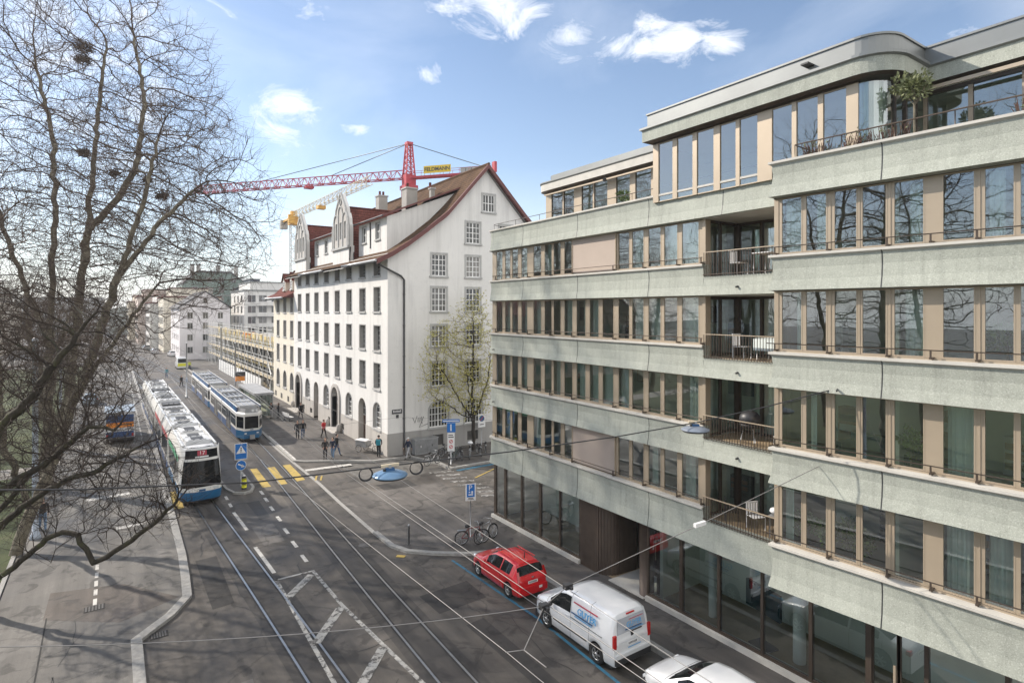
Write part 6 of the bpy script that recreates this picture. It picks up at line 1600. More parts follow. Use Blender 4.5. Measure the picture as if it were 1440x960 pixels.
# --- older coupled two-car tram on the right track
rt_ = thing('tram', 'older blue and white two car tram with faceted windscreen waiting at the right hand platform', 'tram', (10.15,55.9,0), R(-.3))
def old_car(y0, L, front):
    w = 1.09; g = MB()
    pl = [(-w,L),(-w,1.35),(-.62,.10),(.62,.10),(w,1.35),(w,L)]
    pr = [(-.20,2.98),(-.16,2.62),(0,2.52),(0,1.22),(0,1.05),(-.02,.36)]
    ms = [MT['tram_grey'],MT['tram_white'],MT['tram_white'],MT['tram_white'],MT['tram_blue'],MT['dark']]
    msS = [MT['tram_grey'],MT['tram_white'],MT['tram_white'],MT['tram_white'],MT['tram_navy'],MT['dark']]
    pl2 = [(x,y+y0) for x,y in pl]
    g.sweep(pl2[1:5], pr, None, False, False, False, ms); g.sweep(pl2[:2], pr, None, False, False, False, msS); g.sweep(pl2[4:], pr, None, False, False, False, msS)
    g.face([(-.95,y0+L,2.7),(-.95,y0+1.4,2.7),(-.5,y0+.3,2.7),(.5,y0+.3,2.7),(.95,y0+1.4,2.7),(.95,y0+L,2.7)], MT['tram_grey'])
    g.face([(w,y0+L,.36),(-w,y0+L,.36),(-w,y0+L,2.5),(-.9,y0+L,2.98),(.9,y0+L,2.98),(w,y0+L,2.5)], MT['tram_white'])
    g.box(-.7,y0+.5,.15,.7,y0+L-.3,.5,MT['dark'])
    b = g.build('car_body', rt_)
    # faceted front windows
    def facet(a, c, z0, z1, name, ins=.07):
        a = Vector(a); c = Vector(c); d = (c-a).normalized(); nn = Vector((d.y,-d.x)); Lf = (c-a).length; q = MB()
        p = [a+d*ins+nn*.012, c-d*ins+nn*.012]
        q.face([(p[0].x,p[0].y,z0),(p[1].x,p[1].y,z0),(p[1].x,p[1].y,z1),(p[0].x,p[0].y,z1)], MT['tram_glass'])
        q.face([(a.x+d.x*ins,a.y+d.y*ins,z0),(p[0].x,p[0].y,z0),(p[0].x,p[0].y,z1),(a.x+d.x*ins,a.y+d.y*ins,z1)], MT['dark'])
        q.build(name, b)
    facet(pl2[1],pl2[2],1.28,2.28,'side_windscreen',.10); facet(pl2[2],pl2[3],1.24,2.32,'windscreen',.06); facet(pl2[3],pl2[4],1.28,2.28,'side_windscreen',.10)
    for s in (-1,1):
        q = MB(); q.lathe([(.11,-.03),(.13,.0),(.11,.04)],14,MT['lamp_clear'],(.28+s*.155,y0+.16,2.78),True,'y'); q.build('headlight', b)
        q = MB(); q.box(s*.5-.09,y0+.07,.78,s*.5+.09,y0+.095,.88,MT['sign_white']); q.build('marker_lamp', b)
        n = 6
        for j in range(n):
            a = y0+1.5+j*(L-2.2)/n; c = a+(L-2.2)/n-.18
            if j == 3: a += .2
            q = MB(); dr = j in (1,4); q.box(s*w,a,.5 if dr else 1.28,s*(w+.012),c,2.26,MT['car_glass'])
            if dr: q.box(s*(w+.012),(a+c)/2-.03,.5,s*(w+.02),(a+c)/2+.03,2.26,MT['tram_white'])
            else: q.box(s*(w+.012),a,1.95,s*(w+.018),c,1.98,MT['tram_white'])
            q.build('door' if dr else 'window', b)
        q = MB(); yy = y0+1.5+3*(L-2.2)/n; q.box(s*(w-.02),yy-.02,.4,s*(w+.005),yy+.2,2.6,MT['tram_grey']); q.build('articulation', b)
        q = MB(); q.box(s*.98,y0+1.5,2.56,s*1.02,y0+L-.3,3.02,MT['tram_navy']); q.box(s*.95,y0+1.4,3.02,s*1.03,y0+L-.2,3.07,MT['tram_white'])
        for j in range(7): q.box(s*1.02,y0+2.2+j*2.6,2.66,s*1.03,y0+3.4+j*2.6,2.92,MT['tram_blue'])
        q.build('roof_skirt', b)
    q = MB(); q.box(-.14,y0-.25,.40,.14,y0+.4,.68,MT['steel']); q.box(-.2,y0-.3,.36,.2,y0-.2,.72,MT['steel']); q.build('coupler', b)
    q = MB(); q.box(-.12,y0+.088,1.10,.14,y0+.098,1.17,MT['letter_navy']); q.build('fleet_number', b)
    q = MB(); q.box(-.06,y0+.12,2.40,.02,y0+.14,2.44,MT['dark']); q.build('camera_lens', b)
    rr = random.Random(int(y0)); y = y0+1.7
    for l, m_, h in ((2.4,'tram_grey',.30),(1.5,'tram_grey',.34),(2.3,'tram_dark',.18),(1.2,'tram_grey',.3),(2.6,'tram_dark',.2),(2.2,'tram_grey',.32),(2.0,'tram_dark',.2),(2.2,'tram_grey',.28)):
        if y+l > y0+L-.4: break
        q = MB(); q.box(-.74,y,2.702,.74,y+l,2.72+h,MT[m_]); q.box(-.6,y+.15,2.72+h,.6,y+l-.15,2.76+h,MT['tram_grey' if m_ == 'tram_grey' else 'black'])
        for j in range(4): q.box(-.7+j*.42,y+.05,2.72+h,-.6+j*.42,y+l-.05,2.79+h,MT['steel'])
        q.build('roof_equipment', b); y += l+.15
old_car(0, 19.4, True); old_car(20.0, 19.4, True)
# stop furniture near the trams ---------------------------------------------
# ================================================================== overhead wires and hung lamps
MT['wire'] = simple('overhead_wire_steel', (.27,.26,.25), .5, .3, var=.1)
MT['cable'] = simple('black_span_cable', (.03,.03,.032), .6, var=.1)
def sag(a, b, s, n=14):
    a = Vector(a); b = Vector(b); return [a.lerp(b, k/n)+Vector((0,0,-s*4*(k/n)*(1-k/n))) for k in range(n+1)]
def wire(paths, name, label, r=.012, mat='wire', group=None, extra=None):
    g = MB()
    for p in paths: g.tube(p, r, 5, MT[mat], caps=False)
    if extra: extra(g)
    return tag(g.build(name), label, 'wire', group)
def clamp(g, p, mat='dark'):
    x,y,z = p; g.box(x-.10,y-.06,z-.05,x+.10,y+.06,z+.05,MT[mat]); g.box(x-.03,y-.15,z-.03,x+.03,y+.15,z+.02,MT[mat])
wire([[(7.62,-6,5.28),(7.36,8.1,5.5),(7.32,22.4,5.5),(8.2,40,5.5),(9.3,60,5.5),(9.8,100,5.5)], [(7.70,-6,5.36),(7.44,8.1,5.6),(7.42,22.4,5.6),(8.3,40,5.6),(9.4,60,5.6),(9.9,100,5.6)]], 'overhead_wire', 'doubled pale contact wire running over the parked red hatchback and the panel van', .0080)
wire([[(8.1,-6,5.5),(8.25,6.8,5.5),(8.72,20.7,5.5),(9.6,40,5.5),(10.1,58,5.5),(10.1,98,5.5)]], 'overhead_wire', 'single pale contact wire crossing the roof of the red hatchback', .0075)
wire([[(6.2,-6,5.5),(5.9,8.8,5.5),(5.5,16.9,5.5),(4.6,36,5.5),(4.35,60,5.5),(4.2,100,5.5),(2.6,140,5.5)]], 'overhead_wire', 'thin contact wire above the left hand track over the painted hatching', .008)
wire([[(4.1,34,5.6),(4.3,60,5.7),(4.2,100,5.7)],], 'overhead_wire', 'thin wire over the roof of the long low floor tram', .008)
A = (17.0,8.75,7.35); B = (8.25,9.9,5.65); Cc = (7.32,9.55,5.62); D = (6.17,8.6,5.52)
def ex(g):
    clamp(g, B); clamp(g, Cc); g.box(11.9,9.35,6.33,12.3,9.43,6.42,MT['sign_white'])
wire([[A, (12.1,9.38,6.37), B, Cc], [Cc, (6.15,8.62,5.55), (5.88,8.82,5.5)], [(6.15,8.62,5.55),(6.22,8.05,5.5)]], 'span_wire', 'pale span wire with clamps running from the modern facade down to the contact wires', .010, 'wire', None, ex)
wire([sag(Cc, (-3.3,13.4,6.4), .25)], 'span_wire', 'thin pale span wire running left from the clamps across the road', .008)
wire([[(17.5,26.8,5.7),(13.2,30.5,5.75),(8.8,31.2,5.55),(4.8,31.5,5.5),(-3.2,38.2,6.3)]], 'span_wire', 'thin span wire across the street near the traffic island', .007)
wire([[(18.0,62,9.5),(10,62,6.2),(4.35,62,5.8),(-3.5,60,7)]], 'span_wire', 'thin span wire from the white corner house across both trams', .009)
wire([[(17.9,83,8),(10,88.5,6),(4.2,90,5.8)]], 'span_wire', 'thin span wire from the cream wing across the rear ends of the trams', .009)
# the black cable carrying two lamps
W0 = Vector((16.75,8.3,9.55)); W1 = Vector((-3.4,13.3,8.9)); L2p = Vector((14.1,11.1,8.42)); L1p = Vector((5.32,12.88,8.08))
pth = [W0, Vector((15.4,9.7,8.95)), L2p, Vector((11.5,11.7,8.22)), Vector((8.4,12.35,8.10)), L1p, Vector((2.4,13.0,8.15)), Vector((-.5,13.2,8.45)), W1]
wire([pth], 'span_cable', 'black cable slung across the street with two hanging lamps', .017, 'cable', None, lambda g: (g.bar((16.4,8.2,9.5),(16.9,8.4,9.56),.03,.05,MT['dark']), g.bar((16.75,8.6,9.42),(16.75,8.0,9.62),.03,.03,MT['dark'])))
def coil(x, y, z, label):
    g = MB()
    for q in range(3):
        r = .155-.008*q; dz = -.14+.004*q
        g.tube([(x+r*math.cos(2*PI*k/28)*.98, y-.25*r*math.cos(2*PI*k/28)+.01*q, z+dz+r*math.sin(2*PI*k/28)) for k in range(29)], .010, 5, MT['cable'], caps=False)
    tag(g.build('cable_coil'), label, 'cable')
coil(4.80,13.0,8.07,'round coil of spare cable hanging left of the blue street lamp'); coil(5.95,12.75,8.10,'round coil of spare cable hanging right of the blue street lamp')
def hung_lamp(p, label, mat, rz):
    t = thing('hanging_street_lamp', label, 'street lamp', p, rz)
    g = MB(); g.lathe([(.39,-.21),(.41,-.185),(.40,-.165),(.30,-.12),(.16,-.085),(.05,-.07)], 36, MT[mat]); g.lathe([(.40,-.20),(.36,-.24),(.02,-.25)], 36, MT['dark'])
    g.build('lamp_shade', t)
    g = MB(); g.box(-.10,-.06,-.09,.10,.06,-.02,MT['letter_navy']); g.box(-.16,-.03,-.09,-.10,.03,-.03,MT['dark']); g.box(-.03,-.03,-.03,.03,.03,.05,MT['steel']); g.build('lamp_housing', t)
    g = MB(); g.bar((-.20,.03,.03),(.21,-.01,.05),.05,.06,MT['plank']); g.build('hanger_bar', t)
hung_lamp((5.32,12.84,8.06), 'shallow blue disc street lamp hanging on the black cable above the crossing', 'lamp_blue', R(-8))
hung_lamp((14.1,11.1,8.40), 'disc street lamp with dimmer light painted into its grey colour, hanging on the black cable in front of the balconies', 'lamp_blue_dimlit', R(-30))
# ================================================================== poles, signs, bollards
def mast(x, y, h, r, mat, label, name='steel_mast', extra=None):
    t = thing(name, label, 'mast', (x,y,.1))
    g = MB(); g.tube([(0,0,0),(0,0,h)], [r,r*.8], 14, MT[mat]); g.build('pole', t)
    g = MB(); g.lathe([(r*1.7,0),(r*1.7,.12),(r*1.15,.35)], 14, MT[mat]); g.build('base', t)
    g = MB(); g.lathe([(r*.85,h),(r*1.1,h),(r*1.1,h+.12),(r*.3,h+.25)], 14, MT['steel']); g.build('cap', t)
    g = MB(); g.box(-.12,-r-.10,2.2,.12,-r,2.7,MT['steel_blue']); g.build('junction_box', t)
    return t
mast(-3.3,38.2,10.0,.14,'steel_blue','tall pale blue steel mast beside the mossy trunks at the left edge')
mast(-3.4,13.35,9.0,.14,'steel_blue','steel mast holding the left end of the black lamp cable')
mast(-3.6,60.5,8.4,.12,'steel_blue','pale steel mast farther up the left pavement behind the branches')
mast(8.0,88.5,7.2,.09,'steel','thin grey mast between the two tracks beside the second tram')
mast(12.75,81.0,7.4,.10,'steel','thin grey mast at the tram stop behind the right tram')
mast(17.6,128,8.2,.12,'raw_concrete','concrete mast at the far end of the scaffolded site')
# traffic island sign and beacon
t = thing('traffic_sign', 'blue pedestrian crossing sign above a round blue arrow sign on the traffic island', 'traffic sign', (6.95,42.0,.12))
g = MB(); g.tube([(0,0,0),(0,0,2.95)], .035, 8, MT['steel']); g.build('pole', t)
g = MB(); g.box(-.42,-.06,1.86,.42,-.04,2.98,MT['sign_white']); g.box(-.385,-.066,1.90,.385,-.06,2.94,MT['sign_blue']); sp_ = g.build('crossing_sign', t)
g = MB(); g.prism([(-.33,0),(.33,0),(0,.56)], 0, .006, MT['sign_white']); g.M = None
me = g.build('warning_triangle', sp_); me.matrix_local = frame_M((0,-.066,2.28),(1,0,0),(0,0,1))
g = MB(); g.tube([(0,-.075,2.58),(0,-.075,2.46)],.035,6,MT['dark']); g.bar((0,-.075,2.46),(-.08,-.075,2.32),.045,.01,MT['dark']); g.bar((0,-.075,2.46),(.08,-.075,2.32),.045,.01,MT['dark']); g.lathe([(.001,-.005),(.045,-.005),(.045,.005),(.001,.005)],10,MT['dark'],(0,-.078,2.65),False,'y'); g.build('walking_figure', sp_)
g = MB(); g.lathe([(.001,-.005),(.36,-.005),(.36,.015),(.001,.015)], 28, MT['sign_white'], (0,-.05,1.45), False, 'y'); g.lathe([(.001,-.004),(.325,-.004),(.325,.004),(.001,.004)], 28, MT['sign_blue'], (0,-.058,1.45), False, 'y')
sa_ = g.build('arrow_sign', t)
g = MB(); g.bar((-.2,-.066,1.56),(.14,-.066,1.38),.008,.09,MT['sign_white']); g.face([(.08,-.070,1.52),(-.0,-.070,1.30),(.25,-.070,1.33)],MT['sign_white']); g.build('arrow', sa_)
t.scale = (.9,.9,.95)
t = thing('traffic_beacon', 'yellow and black traffic island bollard in front of the blue signs', 'bollard', (7.0,41.15,.12))
for z0,z1,r0,r1,mt,nme in ((0,.12,.15,.15,'dark','base'),(.12,.34,.16,.16,'beacon','lower_band'),(.34,.46,.162,.162,'dark','black_band'),(.46,.72,.16,.15,'beacon','upper_band'),(.72,.86,.15,.10,'dark','head'),(.86,.92,.10,.03,'sign_white','cap')):
    g = MB(); g.tube([(0,0,z0),(0,0,z1)],[r0,r1],16,MT[mt]); g.build(nme, t)
# parking sign
t = thing('parking_sign', 'blue and white parking sign on a thin pole beside the two leaning bicycles', 'traffic sign', (14.95,25.62,.10), R(-20))
g = MB(); g.tube([(0,0,0),(0,0,2.75)], .028, 8, MT['steel']); g.build('pole', t)
g = MB(); g.box(-.26,-.05,2.0,.26,-.03,2.86,MT['sign_white']); g.box(-.20,-.056,2.18,.20,-.05,2.82,MT['sign_blue']); sp_ = g.build('sign_plate', t)
text_mesh('P', .38, MT['sign_white'], 'lettering', sp_, frame_M((-.02,-.058,2.64),(1,0,0),(0,0,1)), .002)
g = MB(); g.box(-.10,-.06,2.40,-.03,-.056,2.46,MT['sign_white']); g.box(.03,-.06,2.36,.12,-.056,2.48,MT['sign_white']); g.box(-.12,-.06,2.27,.12,-.056,2.33,MT['sign_white']); g.box(-.16,-.058,2.05,.16,-.05,2.08,MT['dark']); g.box(-.13,-.058,2.11,.13,-.05,2.14,MT['dark']); g.build('pictogram', sp_)
# thin bollard
g = MB(); g.lathe([(.055,0),(.055,.9),(.06,.9),(.06,.98),(.03,1.02)], 12, MT['steel'])
tag(g.build('bollard', loc=(12.1,26.8,.10)), 'slim grey steel bollard on the kerbed pavement corner', 'bollard')
# direction signs near the bikes
t = thing('direction_sign', 'sign post with blue direction boards and a white no stopping plate among the bicycles', 'traffic sign', (21.05,39.0,.10), R(-28))
g = MB(); g.tube([(0,0,0),(0,0,3.4)], .035, 8, MT['steel']); g.build('pole', t)
g = MB(); g.box(-.65,-.06,3.20,.65,-.04,3.42,MT['sign_blue']); g.box(-.60,-.063,3.27,.60,-.06,3.34,MT['sign_white']); g.build('direction_board', t)
g = MB(); g.box(-.30,-.06,2.45,.34,-.04,3.15,MT['sign_blue']); g.box(-.05,-.063,2.55,.04,-.06,3.05,MT['sign_white']); g.build('blue_plate', t)
g = MB(); g.box(-.27,-.06,1.0,.27,-.04,2.40,MT['sign_white']); b = g.build('white_plate', t)
g = MB()
for z in (1.35,1.75): g.lathe([(.10,-.003),(.14,-.003),(.14,.003),(.10,.003)],20,MT['sign_red'],(0,-.065,z),False,'y',False); g.bar((-.09,-.066,z-.09),(.09,-.066,z+.09),.004,.04,MT['sign_red'])
g.box(-.2,-.064,2.05,.2,-.06,2.12,MT['dark']); g.box(-.2,-.064,2.2,.15,-.06,2.26,MT['dark']); g.build('pictogram', b)
t = thing('no_parking_sign', 'white plate with round dark prohibition sign half hidden by the modern block', 'traffic sign', (26.3,43.2,.1))
g = MB(); g.tube([(0,0,0),(0,0,2.7)], .03, 8, MT['steel']); g.build('pole', t)
g = MB(); g.box(-.36,-.05,1.55,.36,-.03,2.7,MT['sign_white']); b = g.build('sign_plate', t)
g = MB(); g.lathe([(.001,-.004),(.26,-.004),(.26,.004),(.001,.004)],20,MT['letter_navy'],(0,-.055,2.30),False,'y'); g.bar((-.17,-.062,2.13),(.17,-.062,2.47),.004,.05,MT['sign_red']); g.box(-.2,-.054,1.75,.2,-.05,1.82,MT['dark']); g.build('pictogram', b)
# utility cabinet
t = thing('utility_cabinet', 'wide grey metal utility cabinet against the plinth of the white house', 'cabinet', (20.0,43.1,.10))
g = MB(); g.box(0,0,0,2.05,.62,1.18,MT['tram_grey']); g.box(-.04,-.04,1.181,2.09,.66,1.24,MT['steel']); g.build('housing', t)
for x0,x1 in ((.04,.99),(1.02,2.01)):
    g = MB(); g.box(x0,-.02,.08,x1,-.001,1.13,simple('cabinet_door_grey',(.25,.255,.26),.5,.2,var=.2)); d = g.build('door', t)
    g = MB(); g.box((x0+x1)/2-.03,-.035,.55,(x0+x1)/2+.03,-.021,.72,MT['sign_white' if x0 < .5 else 'dark']); g.build('handle', d)
# tram stop: shelter, benches, ticket column
t = thing('tram_shelter', 'glass tram stop shelter with pale flat roof behind the right tram', 'shelter', (12.55,67.5,.10))
g = MB(); g.box(-.1,-.2,2.55,1.95,9.6,2.72,MT['tram_grey']); g.box(-.12,-.22,2.48,1.97,9.62,2.55,MT['steel']); g.build('roof', t)
for y in (0,3.1,6.2,9.3):
    for x in (.02,1.78):
        g = MB(); g.box(x,y,0,x+.08,y+.08,2.5,MT['steel']); g.build('post', t)
g = MB(); g.box(1.80,.1,.25,1.82,9.3,2.4,MT['glass_shop']); g.build('glass_wall', t)
for y in (.02,9.32):
    g = MB(); g.box(.12,y,.25,1.76,y+.02,2.4,MT['glass_shop']); g.build('glass_wall', t)
g = MB(); g.box(1.2,1.5,.42,1.6,7.5,.48,MT['plank']); g.box(1.25,2,0,1.5,2.1,.42,MT['dark']); g.box(1.25,7,0,1.5,7.1,.42,MT['dark']); g.build('seat', t)
def bench(x, y, rz, label):
    t = thing('bench', label, 'bench', (x,y,.10), rz)
    g = MB()
    for k in range(4): g.box(-.85,-.22+k*.115,.43,.85,-.13+k*.115,.47,MT['sign_white'])
    g.build('seat', t)
    g = MB()
    for k in range(3): g.box(-.85,.26+k*.02,.55+k*.12,.85,.29+k*.02,.65+k*.12,MT['sign_white'])
    g.build('backrest', t)
    for s in (-.65,.65):
        g = MB(); g.box(s-.03,-.2,0,s+.03,.26,.05,MT['dark']); g.box(s-.03,.1,.05,s+.03,.16,.43,MT['dark']); g.bar((s,.2,.43),(s,.33,.9),.05,.04,MT['dark']); g.build('leg', t)
bench(15.25,64.3,R(100),'white slatted bench on the platform behind the two waiting people')
t = thing('ticket_column', 'dark and orange ticket column beside the glass tram shelter', 'ticket machine', (13.0,79.2,.10))
g = MB(); g.box(-.35,-.3,0,.35,.3,1.9,MT['dark']); g.build('housing', t)
g = MB(); g.box(-.5,-.35,2.9,.5,.2,3.5,MT['orange']); g.box(-.55,-.4,3.5,.55,.25,4.0,MT['dark']); g.box(-.04,-.04,1.9,.04,.04,2.9,MT['steel']); g.build('sign_box', t)
g = MB(); g.box(-.25,-.31,1.0,.25,-.301,1.6,MT['letter_red']); g.build('panel', t)
# advertising column behind the branches
t = thing('construction_signal', 'red and yellow road signal post on the left road behind the branches', 'signal', (-.1,72.0,.10))
g = MB(); g.tube([(0,0,0),(0,0,1.0)],.05,8,MT['beacon']); g.build('post', t)
g = MB(); g.box(-.35,-.08,1.0,.35,.08,1.9,MT['sign_red']); g.build('plate', t)
# ================================================================== bicycles
def make_bike(name, label, fm, group=None):
    t = thing(name, label, 'bicycle', (0,0,0), 0, group); m = MT[fm]
    for x in (-.52,.54):
        g = MB(); g.tube([(x+.335*math.cos(2*PI*k/26),0,.345+.335*math.sin(2*PI*k/26)) for k in range(27)], .024, 6, MT['tyre'], caps=False)
        w = g.build('wheel', t)
        g = MB(); g.tube([(x+.305*math.cos(2*PI*k/22),0,.345+.305*math.sin(2*PI*k/22)) for k in range(23)], .011, 5, MT['rim'], caps=False)
        for k in range(12): g.bar((x,0,.345),(x+.3*math.cos(2*PI*k/12),0,.345+.3*math.sin(2*PI*k/12)),.006,.006,MT['rim'])
        g.build('rim', w)
        g = MB(); g.tube([(x+.37*math.cos(R(20)+R(140)*k/8),0,.345+.37*math.sin(R(20)+R(140)*k/8)) for k in range(9)], .022, 5, MT['dark']); g.build('mudguard', t)
    g = MB()
    for a, b in (((-.10,0,.30),(-.22,0,.86)),((-.10,0,.30),(.36,0,.78)),((-.20,0,.80),(.34,0,.86)),((.34,0,.92),(.40,0,.72)),((-.52,0,.345),(-.10,0,.30)),((-.52,0,.345),(-.20,0,.80))): g.tube([a,b],.019,6,m)
    for s in (-.05,.05): g.tube([(.39,s,.74),(.54,s,.345)],.013,5,m)
    g.build('frame', t)
    g = MB(); g.tube([(.33,0,.90),(.30,0,1.02)],.015,6,MT['steel']); g.tube([(.16,-.28,1.04),(.28,-.20,1.05),(.32,0,1.02),(.28,.20,1.05),(.16,.28,1.04)],.014,6,MT['steel']); g.build('handlebar', t)
    g = MB(); g.lathe([(.02,-.13),(.09,-.10),(.07,.02),(.025,.14)],10,MT['dark'],(-.24,0,.93),True,'x'); g.tube([(-.21,0,.82),(-.24,0,.9)],.014,5,MT['steel']); g.build('saddle', t)
    g = MB(); g.box(-.75,-.06,.74,-.32,.06,.76,MT['steel']); g.bar((-.70,.05,.75),(-.54,.05,.36),.012,.012,MT['steel']); g.bar((-.70,-.05,.75),(-.54,-.05,.36),.012,.012,MT['steel']); g.build('luggage_rack', t)
    g = MB(); g.lathe([(.09,-.008),(.09,.008)],14,MT['steel'],(-.10,-.05,.30),False,'y'); g.bar((-.10,-.05,.30),(-.02,-.09,.18),.015,.015,MT['steel']); g.build('crank', t)
    return t
MT['bike_dark'] = simple('dark_bike_frame', (.03,.032,.036), .35, .2, var=.1); MT['bike_red'] = simple('dull_red_bike_frame', (.20,.03,.03), .4, var=.1); MT['bike_silver'] = simple('silver_bike_frame', (.45,.46,.47), .3, .6, var=.1); MT['bike_green'] = simple('grey_green_bike_frame', (.12,.19,.18), .4, var=.1)
b1 = make_bike('bicycle', 'dark red bicycle leaning at the parking sign pole', 'bike_red'); b1.location = (14.75,25.15,.10); b1.rotation_euler = (R(6),0,R(-20))
b2 = make_bike('bicycle', 'silver bicycle with wide handlebar parked right of the red bicycle', 'bike_silver'); b2.location = (15.55,25.05,.10); b2.rotation_euler = (R(-7),0,R(15))
BK = [(19.9,39.8,15,'bike_silver','pale framed bicycle at the left end of the row before the white house'),(20.75,38.75,60,'bike_dark','dark bicycle parked nearest the road in front of the direction signs'),(21.75,39.75,28,'bike_green','grey green bicycle just right of the direction sign post'),(22.5,40.05,70,'bike_dark','dark bicycle in the middle of the row right of the grey green one'),(23.3,40.0,55,'bike_silver','silver bicycle second from the right end of the row'),(24.3,40.3,75,'bike_dark','dark bicycle at the right end of the row beside the tree'),(22.0,41.6,20,'bike_dark','dark bicycle standing behind the row close to the utility cabinet'),(25.1,40.6,62,'bike_dark','dark bicycle half hidden by the corner of the modern block')]
protos = {}
for x, y, a, fm, lab in BK:
    if fm not in protos: o = protos[fm] = make_bike('bicycle', lab, fm); o.location = (x,y,.10); o.rotation_euler = (0,0,R(a))
    else: o = dup(protos[fm], (x,y,.10), R(a), lab)
    o['group'] = 'bicycles parked in front of the white corner house'
t = thing('shopping_bag', 'white plastic bag tied over a bicycle saddle near the tree', 'bag', (23.6,40.5,1.05))
t.location = (23.6,40.5,1.0); g = MB(); g.lathe([(.03,0),(.18,.04),(.22,.14),(.15,.24),(.04,.27)],10,MT['sign_white']); g.build('bag_body', t); g = MB(); g.tube([(-.05,0,.26),(0,0,.34),(.05,0,.26)],.01,4,MT['sign_white']); g.build('bag_handle', t)
# motor scooter / cargo bike at the corner
t = thing('cargo_bicycle', 'cargo bicycle with pale covered box leaning at the corner of the white house', 'bicycle', (17.15,46.3,.10), R(115))
g = MB(); g.box(-.2,-.32,.45,.95,.32,.95,MT['steel']); g.face([(-.25,-.36,1.0),(1.0,-.36,1.0),(1.0,.36,1.0),(-.25,.36,1.0)],MT['sign_white']); g.box(-.25,-.36,.95,1.0,.36,.998,MT['sign_white']); g.build('cargo_box', t)
for x, yy in ((.5,-.40),(.5,.40),(-.95,0)):
    g = MB(); g.tube([(x+.3*math.cos(2*PI*k/20),yy,.32+.3*math.sin(2*PI*k/20)) for k in range(21)],.022,5,MT['tyre'],caps=False)
    for k in range(8): g.bar((x,yy,.32),(x+.28*math.cos(2*PI*k/8),yy,.32+.28*math.sin(2*PI*k/8)),.012,.012,MT['rim'])
    g.build('wheel', t)
g = MB(); g.tube([(-.95,0,.32),(-.7,0,.85),(-.2,0,.5)],.02,6,MT['bike_dark']); g.tube([(-.35,-.28,1.05),(-.3,0,1.08),(-.35,.28,1.05)],.015,5,MT['dark']); g.build('frame', t)
# ================================================================== balcony furniture, terrace plants
def chair(x, y, z, rz, label, mat='sign_white', group=None):
    t = thing('balcony_chair', label, 'chair', (x,y,z), rz, group)
    g = MB()
    for k in range(5): g.box(-.22,-.2+k*.085,.43,.22,-.14+k*.085,.45,MT[mat])
    g.build('seat', t)
    g = MB()
    for k in range(5): g.box(-.22+k*.1,.22,.47,-.16+k*.1,.24,.86,MT[mat])
    g.box(-.23,.215,.84,.23,.245,.88,MT[mat]); g.build('backrest', t)
    for sx in (-.21,.21):
        for sy in (-.2,.22):
            g = MB(); g.tube([(sx,sy,0),(sx,sy,.44 if sy < 0 else .86)],.012,5,MT[mat]); g.build('leg', t)
    return t
def table(x, y, z, label, mat='sign_white', sx=.8, sy=.7):
    t = thing('balcony_table', label, 'table', (x,y,z))
    g = MB(); g.box(-sx/2,-sy/2,.71,sx/2,sy/2,.74,MT[mat]); g.build('tabletop', t)
    for a in (-1,1):
        for b in (-1,1):
            g = MB(); g.tube([(a*(sx/2-.05),b*(sy/2-.05),0),(a*(sx/2-.05),b*(sy/2-.05),.71)],.015,5,MT['steel']); g.build('leg', t)
FZ = [z-.44 for z in LZ]
table(18.4,11.5,FZ[3],'pale table on the topmost balcony'); chair(18.1,12.4,FZ[3],R(0),'white slatted chair on the topmost balcony left of the table'); chair(18.1,10.75,FZ[3],R(180),'white slatted chair on the topmost balcony right of the table')
table(18.3,11.3,FZ[2],'pale table with hanging cloth on the second balcony from the top'); chair(18.0,12.2,FZ[2],R(0),'white chair on the second balcony from the top')
g = MB(); g.box(17.85,10.92,FZ[2]+.742,18.75,11.68,FZ[2]+.75,MT['curtain']); g.box(17.85,10.92,FZ[2]+.35,17.86,11.68,FZ[2]+.75,MT['curtain']); tag(g.build('tablecloth'),'pale cloth hanging over the table on the second balcony from the top','tablecloth')
t = thing('barbecue', 'covered dark kettle barbecue on the second balcony from the bottom', 'barbecue', (18.0,11.9,FZ[1]))
g = MB(); g.lathe([(.30,.72),(.36,.85),(.33,1.0),(.20,1.12),(.02,1.15)],16,MT['dark']); g.build('lid', t)
g = MB(); g.lathe([(.05,.5),(.30,.6),(.35,.72)],16,MT['black']); g.build('bowl', t)
for a in (0,120,240): g = MB(); g.tube([(.2*math.cos(R(a)),.2*math.sin(R(a)),.58),(.32*math.cos(R(a)),.32*math.sin(R(a)),0)],.015,5,MT['steel']); g.build('leg', t)
chair(18.1,10.75,FZ[1],R(160),'white metal chair on the second balcony from the bottom'); table(18.9,11.0,FZ[1],'small pale table on the second balcony from the bottom','sign_white',.6,.6)
chair(18.0,12.6,FZ[0],R(40),'dark chair on the lowest balcony behind the railing','bike_dark'); chair(18.2,11.8,FZ[0],R(-20),'white chair on the lowest balcony','sign_white')
table(18.2,10.8,FZ[0],'small table with yellow and white things on the lowest balcony','steel',.7,.7)
g = MB(); g.box(18.0,10.55,FZ[0]+.745,18.45,11.0,FZ[0]+.85,MT['sign_yellow']); tag(g.build('tray'),'yellow tray on the small table of the lowest balcony','tray')
g = MB(); g.lathe([(.1,0),(.17,.08),(.14,.16),(.05,.2)],10,MT['sign_white'],(18.15,11.08,FZ[0]+.745)); tag(g.build('bowl'),'white bowl beside the yellow tray on the lowest balcony','bowl')
